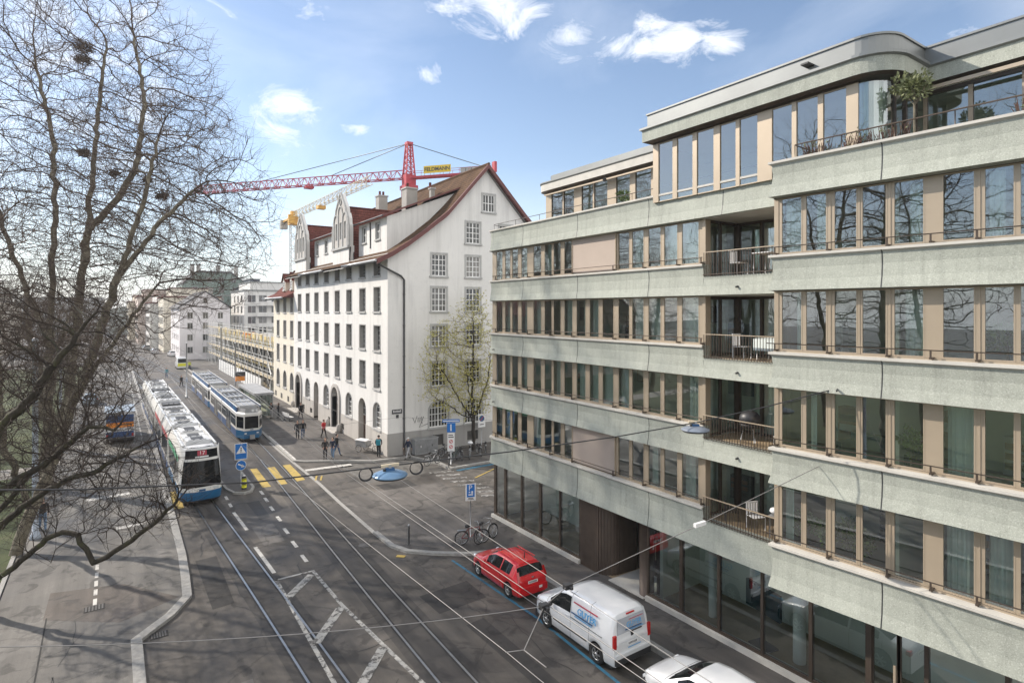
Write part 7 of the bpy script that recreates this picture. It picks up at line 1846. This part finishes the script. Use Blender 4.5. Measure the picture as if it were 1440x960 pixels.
def leaves(g, c, rad, n, size, mat, rn, flat=1.0, up=.3):
    c = Vector(c)
    for k in range(n):
        while True:
            p = Vector((rn.uniform(-1,1),rn.uniform(-1,1),rn.uniform(-1,1)))
            if .2 < p.length < 1: break
        q = c+Vector((p.x*rad,p.y*rad,p.z*rad*flat)); d = (p.normalized()+Vector((rn.uniform(-.6,.6),rn.uniform(-.6,.6),rn.uniform(-.6,.6)+up))).normalized()
        s = d.cross(Vector((rn.uniform(-1,1),rn.uniform(-1,1),rn.uniform(-1,1)))).normalized(); l = size*rn.uniform(.7,1.3); w = l*.26
        g.face([q, q+d*l*.5+s*w, q+d*l, q+d*l*.5-s*w], mat)
MT['dry'] = simple('dry_stems', (.085,.045,.035), .9, var=.3)
MT['leaf_house'] = mat_foliage('house_plant_leaf', (.08,.15,.03), (.22,.34,.07))
def potted(name, label, x, y, z, h, rad, n, leafmat, seed, size=.16, trunk=True, pot=.22):
    rn = random.Random(seed); t = thing(name, label, 'plant', (x,y,z))
    g = MB(); g.lathe([(pot*.7,0),(pot,.35),(pot*1.05,.35),(pot*.9,.33),(.01,.32)],14,MT['brick']); g.build('pot', t)
    if trunk:
        g = MB(); g.tube([(0,0,.3),(.03,.02,h*.5),(-.02,.0,h*.8),(0,0,h)],[.03,.028,.022,.01],6,MT['bark'])
        for k in range(6): a = k*1.1; g.tube([(0,0,h*.72),(rad*.6*math.cos(a),rad*.6*math.sin(a),h*.95)],[.014,.006],4,MT['bark'])
        g.build('trunk', t)
    g = MB()
    for k in range(7): leaves(g,(rn.uniform(-.6,.6)*rad,rn.uniform(-.6,.6)*rad,h+rn.uniform(-.55,.5)*rad),rad*.5,n//7,size,MT[leafmat],rn)
    g.build('crown' if trunk else 'foliage', t)
potted('olive_tree','small potted olive tree with loose crown on the corner of the roof terrace',17.55,6.75,15.78,1.9,.52,1000,'leaf_olive',3,.10)
potted('potted_plant','low leafy plant behind the railing of the left roof terrace',18.1,17.9,15.78,.8,.35,160,'leaf',5,.16,False)
for i,(k,lab) in enumerate(((1.2,'dark planter with dry twigs at the left end of the roof terrace railing'),(2.3,'dark planter with dry reddish twigs second along the roof terrace railing'),(3.2,'dark planter with dry twigs below the olive tree on the roof terrace'),(6.1,'black planter box hung at the right end of the roof terrace railing'))):
    p = RP(k,.55); t = thing('planter', lab, 'planter', (p[0],p[1],15.82), -TH); rn = random.Random(i)
    g = MB(); g.box(-.16,-.45,.1,.16,.45,.42,MT['dark']); g.build('box', t)
    g = MB()
    for q in range(46):
        a = Vector((rn.uniform(-.12,.12),rn.uniform(-.42,.42),.4)); b = a+Vector((rn.uniform(-.12,.12),rn.uniform(-.15,.15),rn.uniform(.2,.5))); g.bar(a,b,.012,.012,MT['dry'] if q%3 else MT['twig'])
    leaves(g,(0,0,.6),.35,50,.08,MT['leaf_olive'],rn); g.build('stems', t)
for i,(k,z,lab,n) in enumerate(((.6,LZ[0]-.44,'leafy house plant behind the first window of the lowest right window row',260),(1.25,LZ[0]-.44,'bright leafy house plant behind the second window of the lowest right window row',260),(2.1,LZ[0]-.44,'large leafy house plant behind the third window of the lowest right window row',300),(3.5,LZ[1]-.44,'dark leafed house plant behind the fifth window of the second right window row',120),(5.5,LZ[2]-.44,'bushy house plant behind a window of the third right window row',160))):
    p = RP(k,WOFF+.5); potted('house_plant', lab, p[0], p[1], z, 1.05, .40, n*2, 'leaf_house', 20+i, .14, True)
t = thing('display_screen', 'large dark teal display screen on a stand behind the shop window', 'screen', (18.55,11.75,.12), R(78))
g = MB(); g.box(-.75,-.05,1.15,.75,.05,2.05,simple('teal_screen',(.006,.04,.05),.15,var=.05)); g.build('panel', t); g = MB(); g.box(-.05,-.04,0,.05,.04,1.15,MT['dark']); g.box(-.4,-.3,0,.4,.3,.04,MT['dark']); g.build('stand', t)
t = thing('sofa', 'dark green sofa behind the windows of the second right window row', 'sofa', (*RP(2.4,WOFF+1.4), LZ[1]-.46), -TH)
g = MB(); g.box(-.4,-.95,.12,.4,.95,.45,MT['shutter']); g.build('seat', t); g = MB(); g.box(.25,-.95,.45,.45,.95,.9,MT['shutter']); g.build('backrest', t)
for s in (-1,1): g = MB(); g.box(-.4,s*.95-.1,.45,.4,s*.95+.1,.65,MT['shutter']); g.build('armrest', t)
# ================================================================== bare trees (space colonisation)
def grow_tree(seed, base, trunk_pts, attract, step=.45, di=4.0, dk=.9, iters=140, tip_r=.008, expo=2.75, wig=.12, trunk_r=None, tw=0):
    """returns arrays: positions, parent, radius"""
    rs = np.random.RandomState(seed)
    pos = [np.array(p, float) for p in trunk_pts[0]]; par = [-1]+list(range(len(pos)-1))
    for br in trunk_pts[1:]:                      # limbs: (start index, points)
        st, pts = br; last = st
        for p in pts: pos.append(np.array(p,float)); par.append(last); last = len(pos)-1
    # subdivide guides
    P = [pos[0]]; PR = [-1]; mp = {0:0}
    for i in range(1, len(pos)):
        a, b = pos[par[i]], pos[i]; n = max(1, int(np.linalg.norm(b-a)/step)); last = mp[par[i]]
        for k in range(1, n+1):
            q = a+(b-a)*k/n
            if k < n: q = q+rs.normal(0, wig*step, 3)
            P.append(q); PR.append(last); last = len(P)-1
        mp[i] = last
    A = np.array(attract); P = [np.array(p) for p in P]
    near = np.full(len(A), 1e9); who = np.zeros(len(A), int)
    def upd(ids):
        nonlocal near, who
        for i in ids:
            d = ((A-P[i])**2).sum(1); m = d < near; near[m] = d[m]; who[m] = i
    upd(range(len(P))); nchild = {}
    for it in range(iters):
        act = near < di*di if it < iters*.6 else near < (di*1.6)**2
        if not act.any(): break
        new = []
        for i in np.unique(who[act]):
            v = A[act & (who == i)]-P[i]; l = np.linalg.norm(v, axis=1, keepdims=True); d = (v/np.maximum(l,1e-6)).sum(0)
            n = np.linalg.norm(d)
            if n < 1e-3: continue
            d = d/n; pr = PR[i]
            if pr >= 0:
                t = P[i]-P[pr]; t = t/(np.linalg.norm(t)+1e-9); d = d*.75+t*.45
            d = d+rs.normal(0,.15,3); d /= np.linalg.norm(d)
            if nchild.get(i,0) >= 3: continue
            nchild[i] = nchild.get(i,0)+1
            P.append(P[i]+d*step*(.8+.4*rs.rand())); PR.append(i); new.append(len(P)-1)
        if not new: break
        upd(new)
        keep = near > dk*dk
        A = A[keep]; near = near[keep]; who = who[keep]
        if len(A) == 0: break
    # fine twigs on all young wood
    n0 = len(P); kids = np.zeros(n0, int)
    for i in range(1, n0): kids[PR[i]] += 1
    rad = np.zeros(n0)
    for i in range(n0-1, 0, -1):
        if kids[i] == 0: rad[i] = tip_r**expo
        rad[PR[i]] += rad[i]
    r = np.maximum(rad, tip_r**expo)**(1/expo)
    P2 = list(P); PR2 = list(PR); R2 = list(r)
    if trunk_r: 
        f = trunk_r/R2[0]
        if f > 1:
            R2 = [x*(1+(f-1)*min(1,(x/R2[0]))**.5) for x in R2]
    for i in range(1, n0):
        if r[i] < tip_r*4.5:
            t = P[i]-P[PR[i]]; t = t/(np.linalg.norm(t)+1e-9)
            for q in range(1+tw+(rs.rand() < .6)+(kids[i] == 0)):
                d = t*.6+rs.normal(0,.55,3)+np.array([0,0,.15]); d /= np.linalg.norm(d); last = i; p = P[i]
                L = .22+.34*rs.rand()
                for k in range(3):
                    d = d+rs.normal(0,.15,3)+np.array([0,0,.06]); d /= np.linalg.norm(d); p = p+d*L*step/.45
                    P2.append(p); PR2.append(last); R2.append(tip_r*(.62-.12*k)); last = len(P2)-1
    return np.array(P2), np.array(PR2), np.array(R2)
def skin(P, PR, Rr, sel, n, mat, name, parent):
    idx = np.array([i for i in sel if PR[i] >= 0]); a = P[PR[idx]]; b = P[idx]
    ra = np.minimum(Rr[PR[idx]], Rr[idx]*1.35); rb = Rr[idx]; d = b-a; l = np.linalg.norm(d,axis=1,keepdims=True); d = d/np.maximum(l,1e-9)
    ref = np.where(np.abs(d[:,2:3]) < .9, np.array([[0,0,1.]]), np.array([[1.,0,0]])); s = np.cross(d,ref); s /= np.linalg.norm(s,axis=1,keepdims=True); u = np.cross(s,d)
    a = a-d*ra[:,None]*.4
    V = []
    for k in range(n):
        c, q = math.cos(2*PI*k/n), math.sin(2*PI*k/n); V.append(a+(s*c+u*q)*ra[:,None])
    for k in range(n):
        c, q = math.cos(2*PI*k/n), math.sin(2*PI*k/n); V.append(b+(s*c+u*q)*rb[:,None])
    m = len(idx); V = np.stack(V,1).reshape(-1,3); base = (np.arange(m)*2*n)[:,None]
    F = []
    for k in range(n): F.append(np.concatenate([base+k, base+(k+1)%n, base+n+(k+1)%n, base+n+k],1))
    F = np.stack(F,1).reshape(-1,4)
    me = bpy.data.meshes.new(name); me.vertices.add(len(V)); me.vertices.foreach_set('co', V.astype(np.float32).ravel())
    me.loops.add(F.size); me.loops.foreach_set('vertex_index', F.astype(np.int32).ravel()); me.polygons.add(len(F))
    me.polygons.foreach_set('loop_start', np.arange(0,F.size,4,dtype=np.int32)); me.polygons.foreach_set('loop_total', np.full(len(F),4,np.int32)); me.polygons.foreach_set('use_smooth', np.ones(len(F),bool))
    me.materials.append(mat); me.update(); me.validate()
    o = bpy.data.objects.new(name, me); COL.objects.link(o); o.parent = parent; return o
def ell(rs, n, c, r, shell=.35, zmin=None):
    out = []
    while len(out) < n:
        p = rs.uniform(-1,1,3); l = np.linalg.norm(p)
        if l > 1 or (l < shell and rs.rand() < .6): continue
        q = np.array(c)+p*np.array(r)
        if zmin is not None and q[2] < zmin: continue
        out.append(q)
    return out
def bare_tree(name, label, base, seed, trunk, att, group=None, bark='bark', thick=.06, twig='twig', **kw):
    P, PR, Rr = grow_tree(seed, base, trunk, att, **kw)
    b = np.array([base[0],base[1],0.]); t = thing(name, label, 'tree', (base[0],base[1],0), 0, group); P = P-b
    big = [i for i in range(len(P)) if Rr[i] >= thick]; sm = [i for i in range(len(P)) if Rr[i] < thick]
    skin(P,PR,Rr,big,9,MT[bark],'trunk',t); skin(P,PR,Rr,sm,3,MT[twig],'crown',t)
    return t, P, PR, Rr
NT = 'bare plane trees along the left road'
# T1: the tall plane tree that carries the skyline
rs = np.random.RandomState(5)
att = ell(rs,3000,(-1.4,47,23.5),(9.0,6.5,11),.3,8.5)+ell(rs,700,(2.0,45.5,17),(6.8,4.5,5),.2,13.5)+ell(rs,420,(-2.4,46.8,11.5),(4,4,4),.2,7)+ell(rs,420,(-7,48,16),(4,5,8),.2,7)
bare_tree('plane_tree','tallest bare plane tree with pale forked trunk carrying the crown against the sky',(-3.7,48.6),11,
  [[(-3.7,48.6,0),(-3.6,48.5,3),(-3.4,48.3,9.7)], (2,[(-3.3,48.2,14),(-3.14,48.2,18),(-3.25,48.2,22.7),(-4.2,48.9,27.8)]), (1,[(-2.4,47.6,6),(-1.9,47.3,12),(-1.34,46.9,17),(.2,46,19),(1.15,45.2,20.8),(1.7,44.8,25),(1.0,45.4,30)]), (2,[(-5,49.5,14),(-6.5,50.5,19),(-7,50,24)]), (8,[(-1.4,47,17),(-1.0,46.8,22.7),(-.4,46.3,29.2)])],
  att, NT, step=.46, di=4.5, dk=.58, tip_r=.0125, trunk_r=.36, tw=1)
# T2: leaning multi-stemmed tree in front with the broad right-hand crown
rs = np.random.RandomState(8)
att = ell(rs,1700,(1.9,35.2,16.8),(6.0,4.6,6.6),.25,7.8)+ell(rs,900,(-1.3,36,9.8),(3.5,4,3.9),.15,5.8)+ell(rs,500,(-4.5,36,12),(4,4,7),.2,5.5)
bare_tree('plane_tree','leaning mossy plane tree whose long limbs rise to the right over the trams',(-3.9,36.2),21,
  [[(-3.9,36.2,0),(-3.3,36.6,2),(-2.4,37.4,4.3)], (2,[(-1.75,37.5,7),(-1.24,37.2,8.2),(-.8,36.9,9.8),(.15,36.2,13.4),(1.2,35.5,17),(2.0,35,21)]), (1,[(-4.2,36,5),(-4.5,35.8,10),(-5,35.5,15)]), (4,[(-.3,36.8,9.6),(.8,36.5,11.5),(2.0,36.2,13.2)]), (6,[(2.2,35.6,16.6),(3.8,35,18.4)])],
  att, NT, step=.38, di=4.0, dk=.54, tip_r=.0095, trunk_r=.26, tw=1)
# T0: near tree with the heavy crooked branch
rs = np.random.RandomState(15)
def pxl(*L): return [tuple(at(*q)) for q in L]
att = []
for u,v,Z,r,n in ((185,700,18.2,1.6,330),(70,640,18.6,1.6,300),(110,560,19,1.7,330),(40,500,19.4,1.7,280),(150,640,17.6,1.5,260),(235,690,17.8,1.1,160),(30,730,18.4,1.0,110),(60,430,20,1.6,200),(140,480,20,1.3,160)):
    att += ell(rs,n,tuple(at(u,v,Z)),(r,r,r*.9),.1)
bare_tree('plane_tree','nearest bare tree whose heavy crooked branch reaches over the left pavement',(-4.3,24.6),31,
  [[(-4.3,24.6,0),(-4.1,24.6,1.6),(-3.8,24.6,2.6),(-3.7,24.7,5.0),(-3.9,24.9,8.5)], (2,pxl((0,810,18.5),(40,780,18.5),(65,757,18.5),(88,748,18.5),(110,752,18.5),(122,772,18.5),(131,791,18.5),(150,783,18.5),(185,760,18.5),(203,745,18.4),(245,710,18.2))),
   (3,pxl((0,690,18.6),(60,655,18.4),(95,625,18.2),(125,600,18.2),(160,605,18),(200,560,18))), (2,pxl((-10,745,18.7),(50,700,18.6),(90,676,18.4),(130,665,18.2),(195,628,18),(250,600,17.8))),
   (3,pxl((0,600,19),(45,560,19.2),(85,500,19.5),(120,455,19.8),(150,420,20))), (6,pxl((50,778,18.2),(72,790,18),(78,772,17.9)))],
  att, NT, 'moss_bark', step=.25, di=2.2, dk=.36, tip_r=.0072, expo=2.45, trunk_r=.24, thick=.03, tw=1, twig='twig_dark')
# shrubbier growth and further trees up the street
rs = np.random.RandomState(25)
att = ell(rs,1100,(-3.0,29.8,6.8),(3.6,3.0,3.8),.15,2.6)
bare_tree('plane_tree','low mossy tree with tangled dark twigs between the two big plane trees',(-4.4,30.2),41,
  [[(-4.4,30.2,0),(-4.3,30.1,2.2)], (1,[(-3.8,30,3.8),(-2.8,29.6,5.2),(-1.6,29.2,6.2)]), (1,[(-4.5,30.1,4.5),(-4.4,29.8,7.5)])],
  att, NT, 'moss_bark', twig='twig_dark', step=.32, di=2.8, dk=.46, tip_r=.0085, trunk_r=.15, thick=.04, tw=1)
for k,(x,y,s,lab,g_) in enumerate(((-4.6,63,51,'bare tree behind the tall plane tree up the left pavement',1),(-6.5,80,52,'bare tree far up the left road beside the parked car',1),(-9.5,56,53,'bare tree on the lawn behind the tall plane tree',1),(-15,66,54,'bare tree on the lawn near the brown park house',1),(-7,104,55,'small bare tree at the far end of the left road',1))):
    rs = np.random.RandomState(s); h = 15-k*.5
    att = ell(rs,620,(x,y,h*.66),(4.6,4.6,h*.36),.2)
    bare_tree('plane_tree',lab,(x,y),s,[[(x,y,0),(x+.1,y,h*.22),(x-.1,y+.1,h*.34)],(2,[(x+.6,y,h*.5),(x+1.2,y-.4,h*.7)]),(2,[(x-.8,y+.3,h*.52),(x-1.3,y,h*.75)])],att,NT,step=.6,di=4.5,dk=1.0,tip_r=.014,trunk_r=.28)
# near trees behind the picture edge; they cast the dappled shade and show in the window panes
for k,(x,y,s,h,lab) in enumerate(((-10.5,14,61,27,'bare plane tree left of the camera that shows in the window panes'),(-10.5,3,62,25,'bare plane tree beside the camera that shows in the right hand panes'),(-9,24,63,27,'bare plane tree on the lawn behind the nearest tree'))):
    rs = np.random.RandomState(s)
    att = ell(rs,1300,(x-1,y,h*.62),(5.4,5.4,h*.38),.2)
    bare_tree('plane_tree',lab,(x,y),s,[[(x,y,0),(x+.1,y,h*.2),(x-.1,y+.1,h*.3)],(2,[(x+.8,y,h*.45),(x+1.6,y-.4,h*.7)]),(2,[(x-1,y+.3,h*.5),(x-1.5,y,h*.75)])],att,NT,step=.5,di=4.5,dk=.9,tip_r=.012,trunk_r=.34)
# the park's other trees, seen only as reflections in the panes
src = t_pk = None
for o in list(COL.objects):
    if o.get('label') == 'bare plane tree on the lawn behind the nearest tree': src = o
for k in range(9):
    rr_ = random.Random(k+5); dup(src, (-24-rr_.random()*9, -22+k*11+rr_.random()*4, 0), rr_.random()*6, 'bare plane tree of the park row outside the picture, seen in the panes', 'bare plane trees of the park outside the picture', .8+rr_.random()*.35)
# birds' nests
for i,(u,v,Z,r,lab) in enumerate(((117,66,37,.55,'large dark birds nest high in the tall plane tree'),(116,84,37,.42,'smaller birds nest just below the large one'),(118,214,37,.35,'birds nest midway up the tall plane tree'),(162,243,36,.30,'small birds nest in the forked limb above the trams'),(227,276,32,.32,'birds nest in the right hand limbs over the trams'),(207,254,32,.22,'tiny birds nest near the right hand limb'))):
    p = at(u,v,Z); rn = random.Random(i); g = MB()
    for q in range(150):
        d = Vector((rn.gauss(0,1),rn.gauss(0,1),rn.gauss(0,.7))).normalized(); c = d*r*rn.uniform(.4,1); s = Vector((rn.gauss(0,1),rn.gauss(0,1),rn.gauss(0,.4))).normalized()
        g.bar(c-s*r*.5, c+s*r*.5, .02, .02, MT['twig'])
    tag(g.build('bird_nest', loc=p), lab, 'nest')
# young tree with spring leaves before the white house
rs = np.random.RandomState(77); bx, by = 24.75, 42.0
att = ell(rs,900,(bx-.8,by,6.9),(4.1,1.6,4.5),.15,2.9)+ell(rs,260,(bx,by,10.9),(1.3,1.2,2.3),.1)
t_, P_, PR_, R_ = bare_tree('spring_tree','slim dark stemmed tree with fresh yellow green leaves before the white gable wall',(bx,by),71,
  [[(bx,by,.1),(bx+.03,by,1.4),(bx,by,2.7)],(2,[(bx-.1,by,5),(bx,by,8),(bx,by,11.6)]),(2,[(bx-.7,by,3.6),(bx-1.8,by,5.2),(bx-2.6,by+.1,6.6)]),(2,[(bx-1.0,by+.1,3.1),(bx-2.2,by+.1,4.0),(bx-3.3,by,4.6)]),(2,[(bx+.5,by-.2,3.8),(bx+1.3,by-.3,6),(bx+1.6,by-.2,8)]),(2,[(bx-.35,by-.2,4.3),(bx-.9,by-.3,7)])],
  att, None, 'dark_bark', .03, step=.28, di=2.4, dk=.40, tip_r=.0065, trunk_r=.15)
g = MB(); rn = random.Random(9)
for i in range(len(P_)):
    if R_[i] < .0066 and rn.random() < .75:
        p = Vector(P_[i])
        for q in range(5):
            d = Vector((rn.gauss(0,1),rn.gauss(0,1),rn.gauss(.2,1))).normalized(); s = d.cross(Vector((rn.gauss(0,1),rn.gauss(0,1),rn.gauss(0,1)))).normalized(); l = rn.uniform(.06,.11)
            g.face([p,p+d*l*.5+s*l*.3,p+d*l,p+d*l*.5-s*l*.3],MT['leaf_spring'])
g.build('foliage', t_)
# ================================================================== people
def cloth(name, c): return simple('cloth_'+name, c, .85, var=.12, scale=9, world=False)
CL_ = {'black':cloth('black',(.018,.018,.02)),'navy':cloth('navy',(.02,.028,.055)),'jeans':cloth('jeans',(.05,.09,.17)),'pale_jeans':cloth('pale_jeans',(.16,.24,.36)),'grey':cloth('grey',(.16,.16,.17)),'red':cloth('red',(.50,.025,.03)),'white':cloth('white',(.7,.7,.68)),'teal':cloth('teal',(.03,.22,.28)),'tan':cloth('tan',(.30,.24,.17)),'lime':cloth('lime',(.55,.62,.05)),'lightgrey':cloth('lightgrey',(.40,.40,.41)),'brown':cloth('brown',(.13,.08,.05))}
MT['skin'] = simple('skin_tone', (.52,.33,.25), .6, var=.06, world=False); MT['hair_dark'] = simple('dark_hair', (.025,.018,.014), .7, var=.3, world=False); MT['hair_brown'] = simple('brown_hair', (.10,.055,.03), .7, var=.3, world=False); MT['shoe'] = simple('shoe_leather', (.03,.025,.022), .5, var=.1, world=False)
def person(label, loc, rz, h, top, legs, hair, stride=.0, arms='walk', long_hair=False, cap=None, coat=False, group=None, skirt=False, bag=None):
    """one continuous skinned body facing -Y locally, coloured per face by the nearest bone"""
    s = h/1.75; t = thing('person', label, 'person', loc, rz, group)
    V = []; E = []; RR = []; B = []
    def v(p, r, par, b):
        V.append(Vector(p)*s); RR.append((r[0]*s, r[1]*s) if hasattr(r,'__len__') else (r*s,r*s)); B.append(b)
        if par is not None: E.append((par,len(V)-1))
        return len(V)-1
    pel = v((0,0,.95),(.165,.12),None,'legs')
    wa = v((0,-.01,1.10),(.145,.11),pel,'top'); ch = v((0,-.015,1.30),(.175,.125),wa,'top'); nk0 = v((0,0,1.44),(.10,.09),ch,'top'); nk = v((0,-.01,1.52),.058,nk0,'skin'); hd0 = v((0,-.03,1.60),(.078,.088),nk,'skin'); hd1 = v((0,-.02,1.70),(.078,.09),hd0,'skin'); v((0,-.01,1.75),(.05,.06),hd1,'skin')
    v((0,-.115,1.635),.016,hd0,'skin')
    for sd2 in (-1,1):
        sy = stride*sd2
        hp_ = v((sd2*.095,0,.88),.098,pel,'legs'); kn = v((sd2*.10,-sy*.5-.02,.49),.068,hp_,'legs'); an = v((sd2*.10,-sy+(.06 if sy < 0 else 0),.10 if sy >= 0 else .14),.046,kn,'legs')
        fo_ = v((sd2*.11,-sy-.07+(.06 if sy < 0 else 0),.045),(.048,.04),an,'shoe'); v((sd2*.12,-sy-.19+(.06 if sy < 0 else 0),.035),(.04,.03),fo_,'shoe')
        sh = v((sd2*.20,0,1.40),.070,nk0,'top')
        if arms == 'walk': el = v((sd2*.255,.03+sy*.35,1.13),.050,sh,'top'); wr_ = v((sd2*.25,-.06+sy*.75,.90),.036,el,'top'); hd = v((sd2*.245,-.08+sy*.85,.81),(.034,.024),wr_,'skin')
        elif arms == 'phone': el = v((sd2*.26,-.02,1.13),.050,sh,'top'); wr_ = v((sd2*.12,-.24,1.16),.036,el,'top'); hd = v((sd2*.06,-.30,1.20),(.034,.024),wr_,'skin')
        else: el = v((sd2*.25,.02,1.14),.050,sh,'top'); wr_ = v((sd2*.19,-.12,.98),.036,el,'top'); hd = v((sd2*.15,-.17,.93),(.034,.024),wr_,'skin')
        B[-1] = 'skin'
    me = bpy.data.meshes.new('body'); me.from_pydata(V, E, []); ob = bpy.data.objects.new('body', me); COL.objects.link(ob)
    md = ob.modifiers.new('skin','SKIN'); sv = me.skin_vertices[0].data
    for i, r in enumerate(RR): sv[i].radius = r; sv[i].use_root = (i == 0)
    md2 = ob.modifiers.new('sub','SUBSURF'); md2.levels = 1; md2.render_levels = 1
    dg = bpy.context.evaluated_depsgraph_get(); dg.update(); me2 = bpy.data.meshes.new_from_object(ob.evaluated_get(dg))
    bpy.data.objects.remove(ob); bpy.data.meshes.remove(me)
    mats = {'top':CL_[top],'legs':CL_[legs],'skin':MT['skin'],'shoe':MT['shoe'],'hair':MT[hair]}; order = list(mats)
    me2.materials.clear()
    for k in order: me2.materials.append(mats[k])
    segs = [(V[a],V[b],B[b] if B[b] == B[a] or B[b] in ('skin','shoe') else B[b]) for a,b in E]
    for p in me2.polygons:
        c = p.center; best = None
        for a,b,k in segs:
            ab = b-a; tt = max(0,min(1,(c-a).dot(ab)/max(ab.length_squared,1e-9))); d = (a+ab*tt-c).length
            if best is None or d < best[0]: best = (d,k,tt)
        k = best[1]
        if coat and k == 'legs' and c.z > .58*s and abs(c.y) < .3*s: k = 'top'
        if k == 'legs' and c.z > .98*s: k = 'top'
        p.material_index = order.index(k); p.use_smooth = True
    # fingers are fused into the same mesh as short tubes
    o = bpy.data.objects.new('body', me2); COL.objects.link(o); o.parent = t
    hands = [i for i in range(len(V)) if B[i] == 'skin' and V[i].z < 1.3*s]
    g = MB()
    for i in hands:
        a = V[i]; pr = [e[0] for e in E if e[1] == i][0]; d = (a-V[pr]).normalized(); sdv = d.cross(Vector((0,1,.2))).normalized(); cv = d.cross(sdv)
        for q,(o_,l) in enumerate(((-.027,.060),(-.009,.072),(.009,.068),(.027,.052))):
            p0 = a+sdv*o_*s+d*.02*s; g.tube([p0,p0+d*l*.55*s,p0+(d*.9+cv*.4)*l*s],[.009*s,.008*s,.006*s],5,MT['skin'])
        p0 = a-sdv*.03*s; g.tube([p0,p0+(d*.5-sdv*.8).normalized()*.05*s],[.010*s,.007*s],5,MT['skin'])
    fo = g.build('hands', t)
    g = MB()
    if cap: g.lathe([(.098,0),(.10,.05),(.07,.10),(.01,.115)],12,CL_[cap],(0,-.02*s,1.66*s)); g.box(-.07*s,-.22*s,1.66*s,.07*s,-.08*s,1.675*s,CL_[cap])
    else:
        pr_ = [(.092*s,-.02*s),(.104*s,.03*s),(.098*s,.08*s),(.06*s,.125*s),(.01*s,.135*s)]
        if long_hair: pr_ = [(.07*s,-.20*s),(.10*s,-.12*s)]+pr_
        g.lathe(pr_,12,MT[hair],(0,.018*s,1.645*s))
    g.build('cap' if cap else 'hair', t)
    if bag:
        b_ = MB(); b_.box(-.17*s,.12*s,1.02*s,.17*s,.30*s,1.42*s,CL_[bag]); b_.box(-.13*s,-.13*s,1.40*s,-.09*s,.2*s,1.45*s,CL_[bag]); b_.box(.09*s,-.13*s,1.40*s,.13*s,.2*s,1.45*s,CL_[bag])
        tag(b_.build('backpack', loc=loc), 'teal backpack on the person standing at the house corner', 'bag').rotation_euler = (0,0,rz)
    return t
Z1 = .10; H0 = 1.66
person('person in dark jacket and pale grey trousers waiting behind the white bench',(14.1,66.9,Z1),R(-60),1.68,'black','lightgrey','hair_dark',.05,'phone')
person('person with long hair in a black coat standing beside the bench',(14.75,66.5,Z1),R(-100),1.62,'black','black','hair_brown',.06,'phone',True,coat=True)
person('person in dark jacket walking past the stone portal of the white house',(16.7,65.0,Z1),R(10),1.7,'black','black','hair_dark',.20)
person('left person of the dark clothed pair walking towards the crossing',(13.75,54.6,Z1),R(-15),1.66,'black','black','hair_dark',.18)
person('right person of the pair with dark jacket and jeans near the crossing',(14.2,54.5,Z1),R(-10),1.7,'black','jeans','hair_dark',-.18)
person('person in a bright red jacket walking along the white house',(15.85,53.7,Z1),R(25),1.66,'red','black','hair_brown',.22)
person('person in long black coat at the left of the group of three',(13.65,45.9,.10),R(-20),1.66,'black','black','hair_brown',.05,'relax',True,coat=True)
person('person in dark jacket and blue jeans in the middle of the group of three',(14.2,45.75,.10),R(-40),1.68,'navy','pale_jeans','hair_dark',.10,'relax')
person('person in black jacket and jeans striding at the right of the group of three',(14.75,46.5,.10),R(40),1.74,'black','jeans','hair_dark',.26)
person('person with teal backpack standing at the corner of the white house',(17.35,44.15,.10),R(150),1.74,'black','black','hair_dark',.06,'relax',bag='teal')
person('person with white cap and navy jacket striding along the grey plinth',(19.25,42.75,.02),R(-75),1.66,'navy','lightgrey','hair_dark',.30,'walk',cap='white')
person('person in dark jacket and pale jeans walking under the branches at the left edge',(-3.1,39.4,.10),R(10),1.72,'black','pale_jeans','hair_dark',.20)
person('person in black crossing the tracks beside the tall tram far up the street',(8.6,103,0),R(30),1.75,'black','black','hair_dark',.2)
person('small person in a blue top far up between the tracks',(7.6,118,0),R(0),1.75,'teal','jeans','hair_dark',.2)
person('site worker in lime jacket standing behind the far delivery van',(12.4,131.5,0),R(10),1.78,'lime','navy','hair_dark',.06)
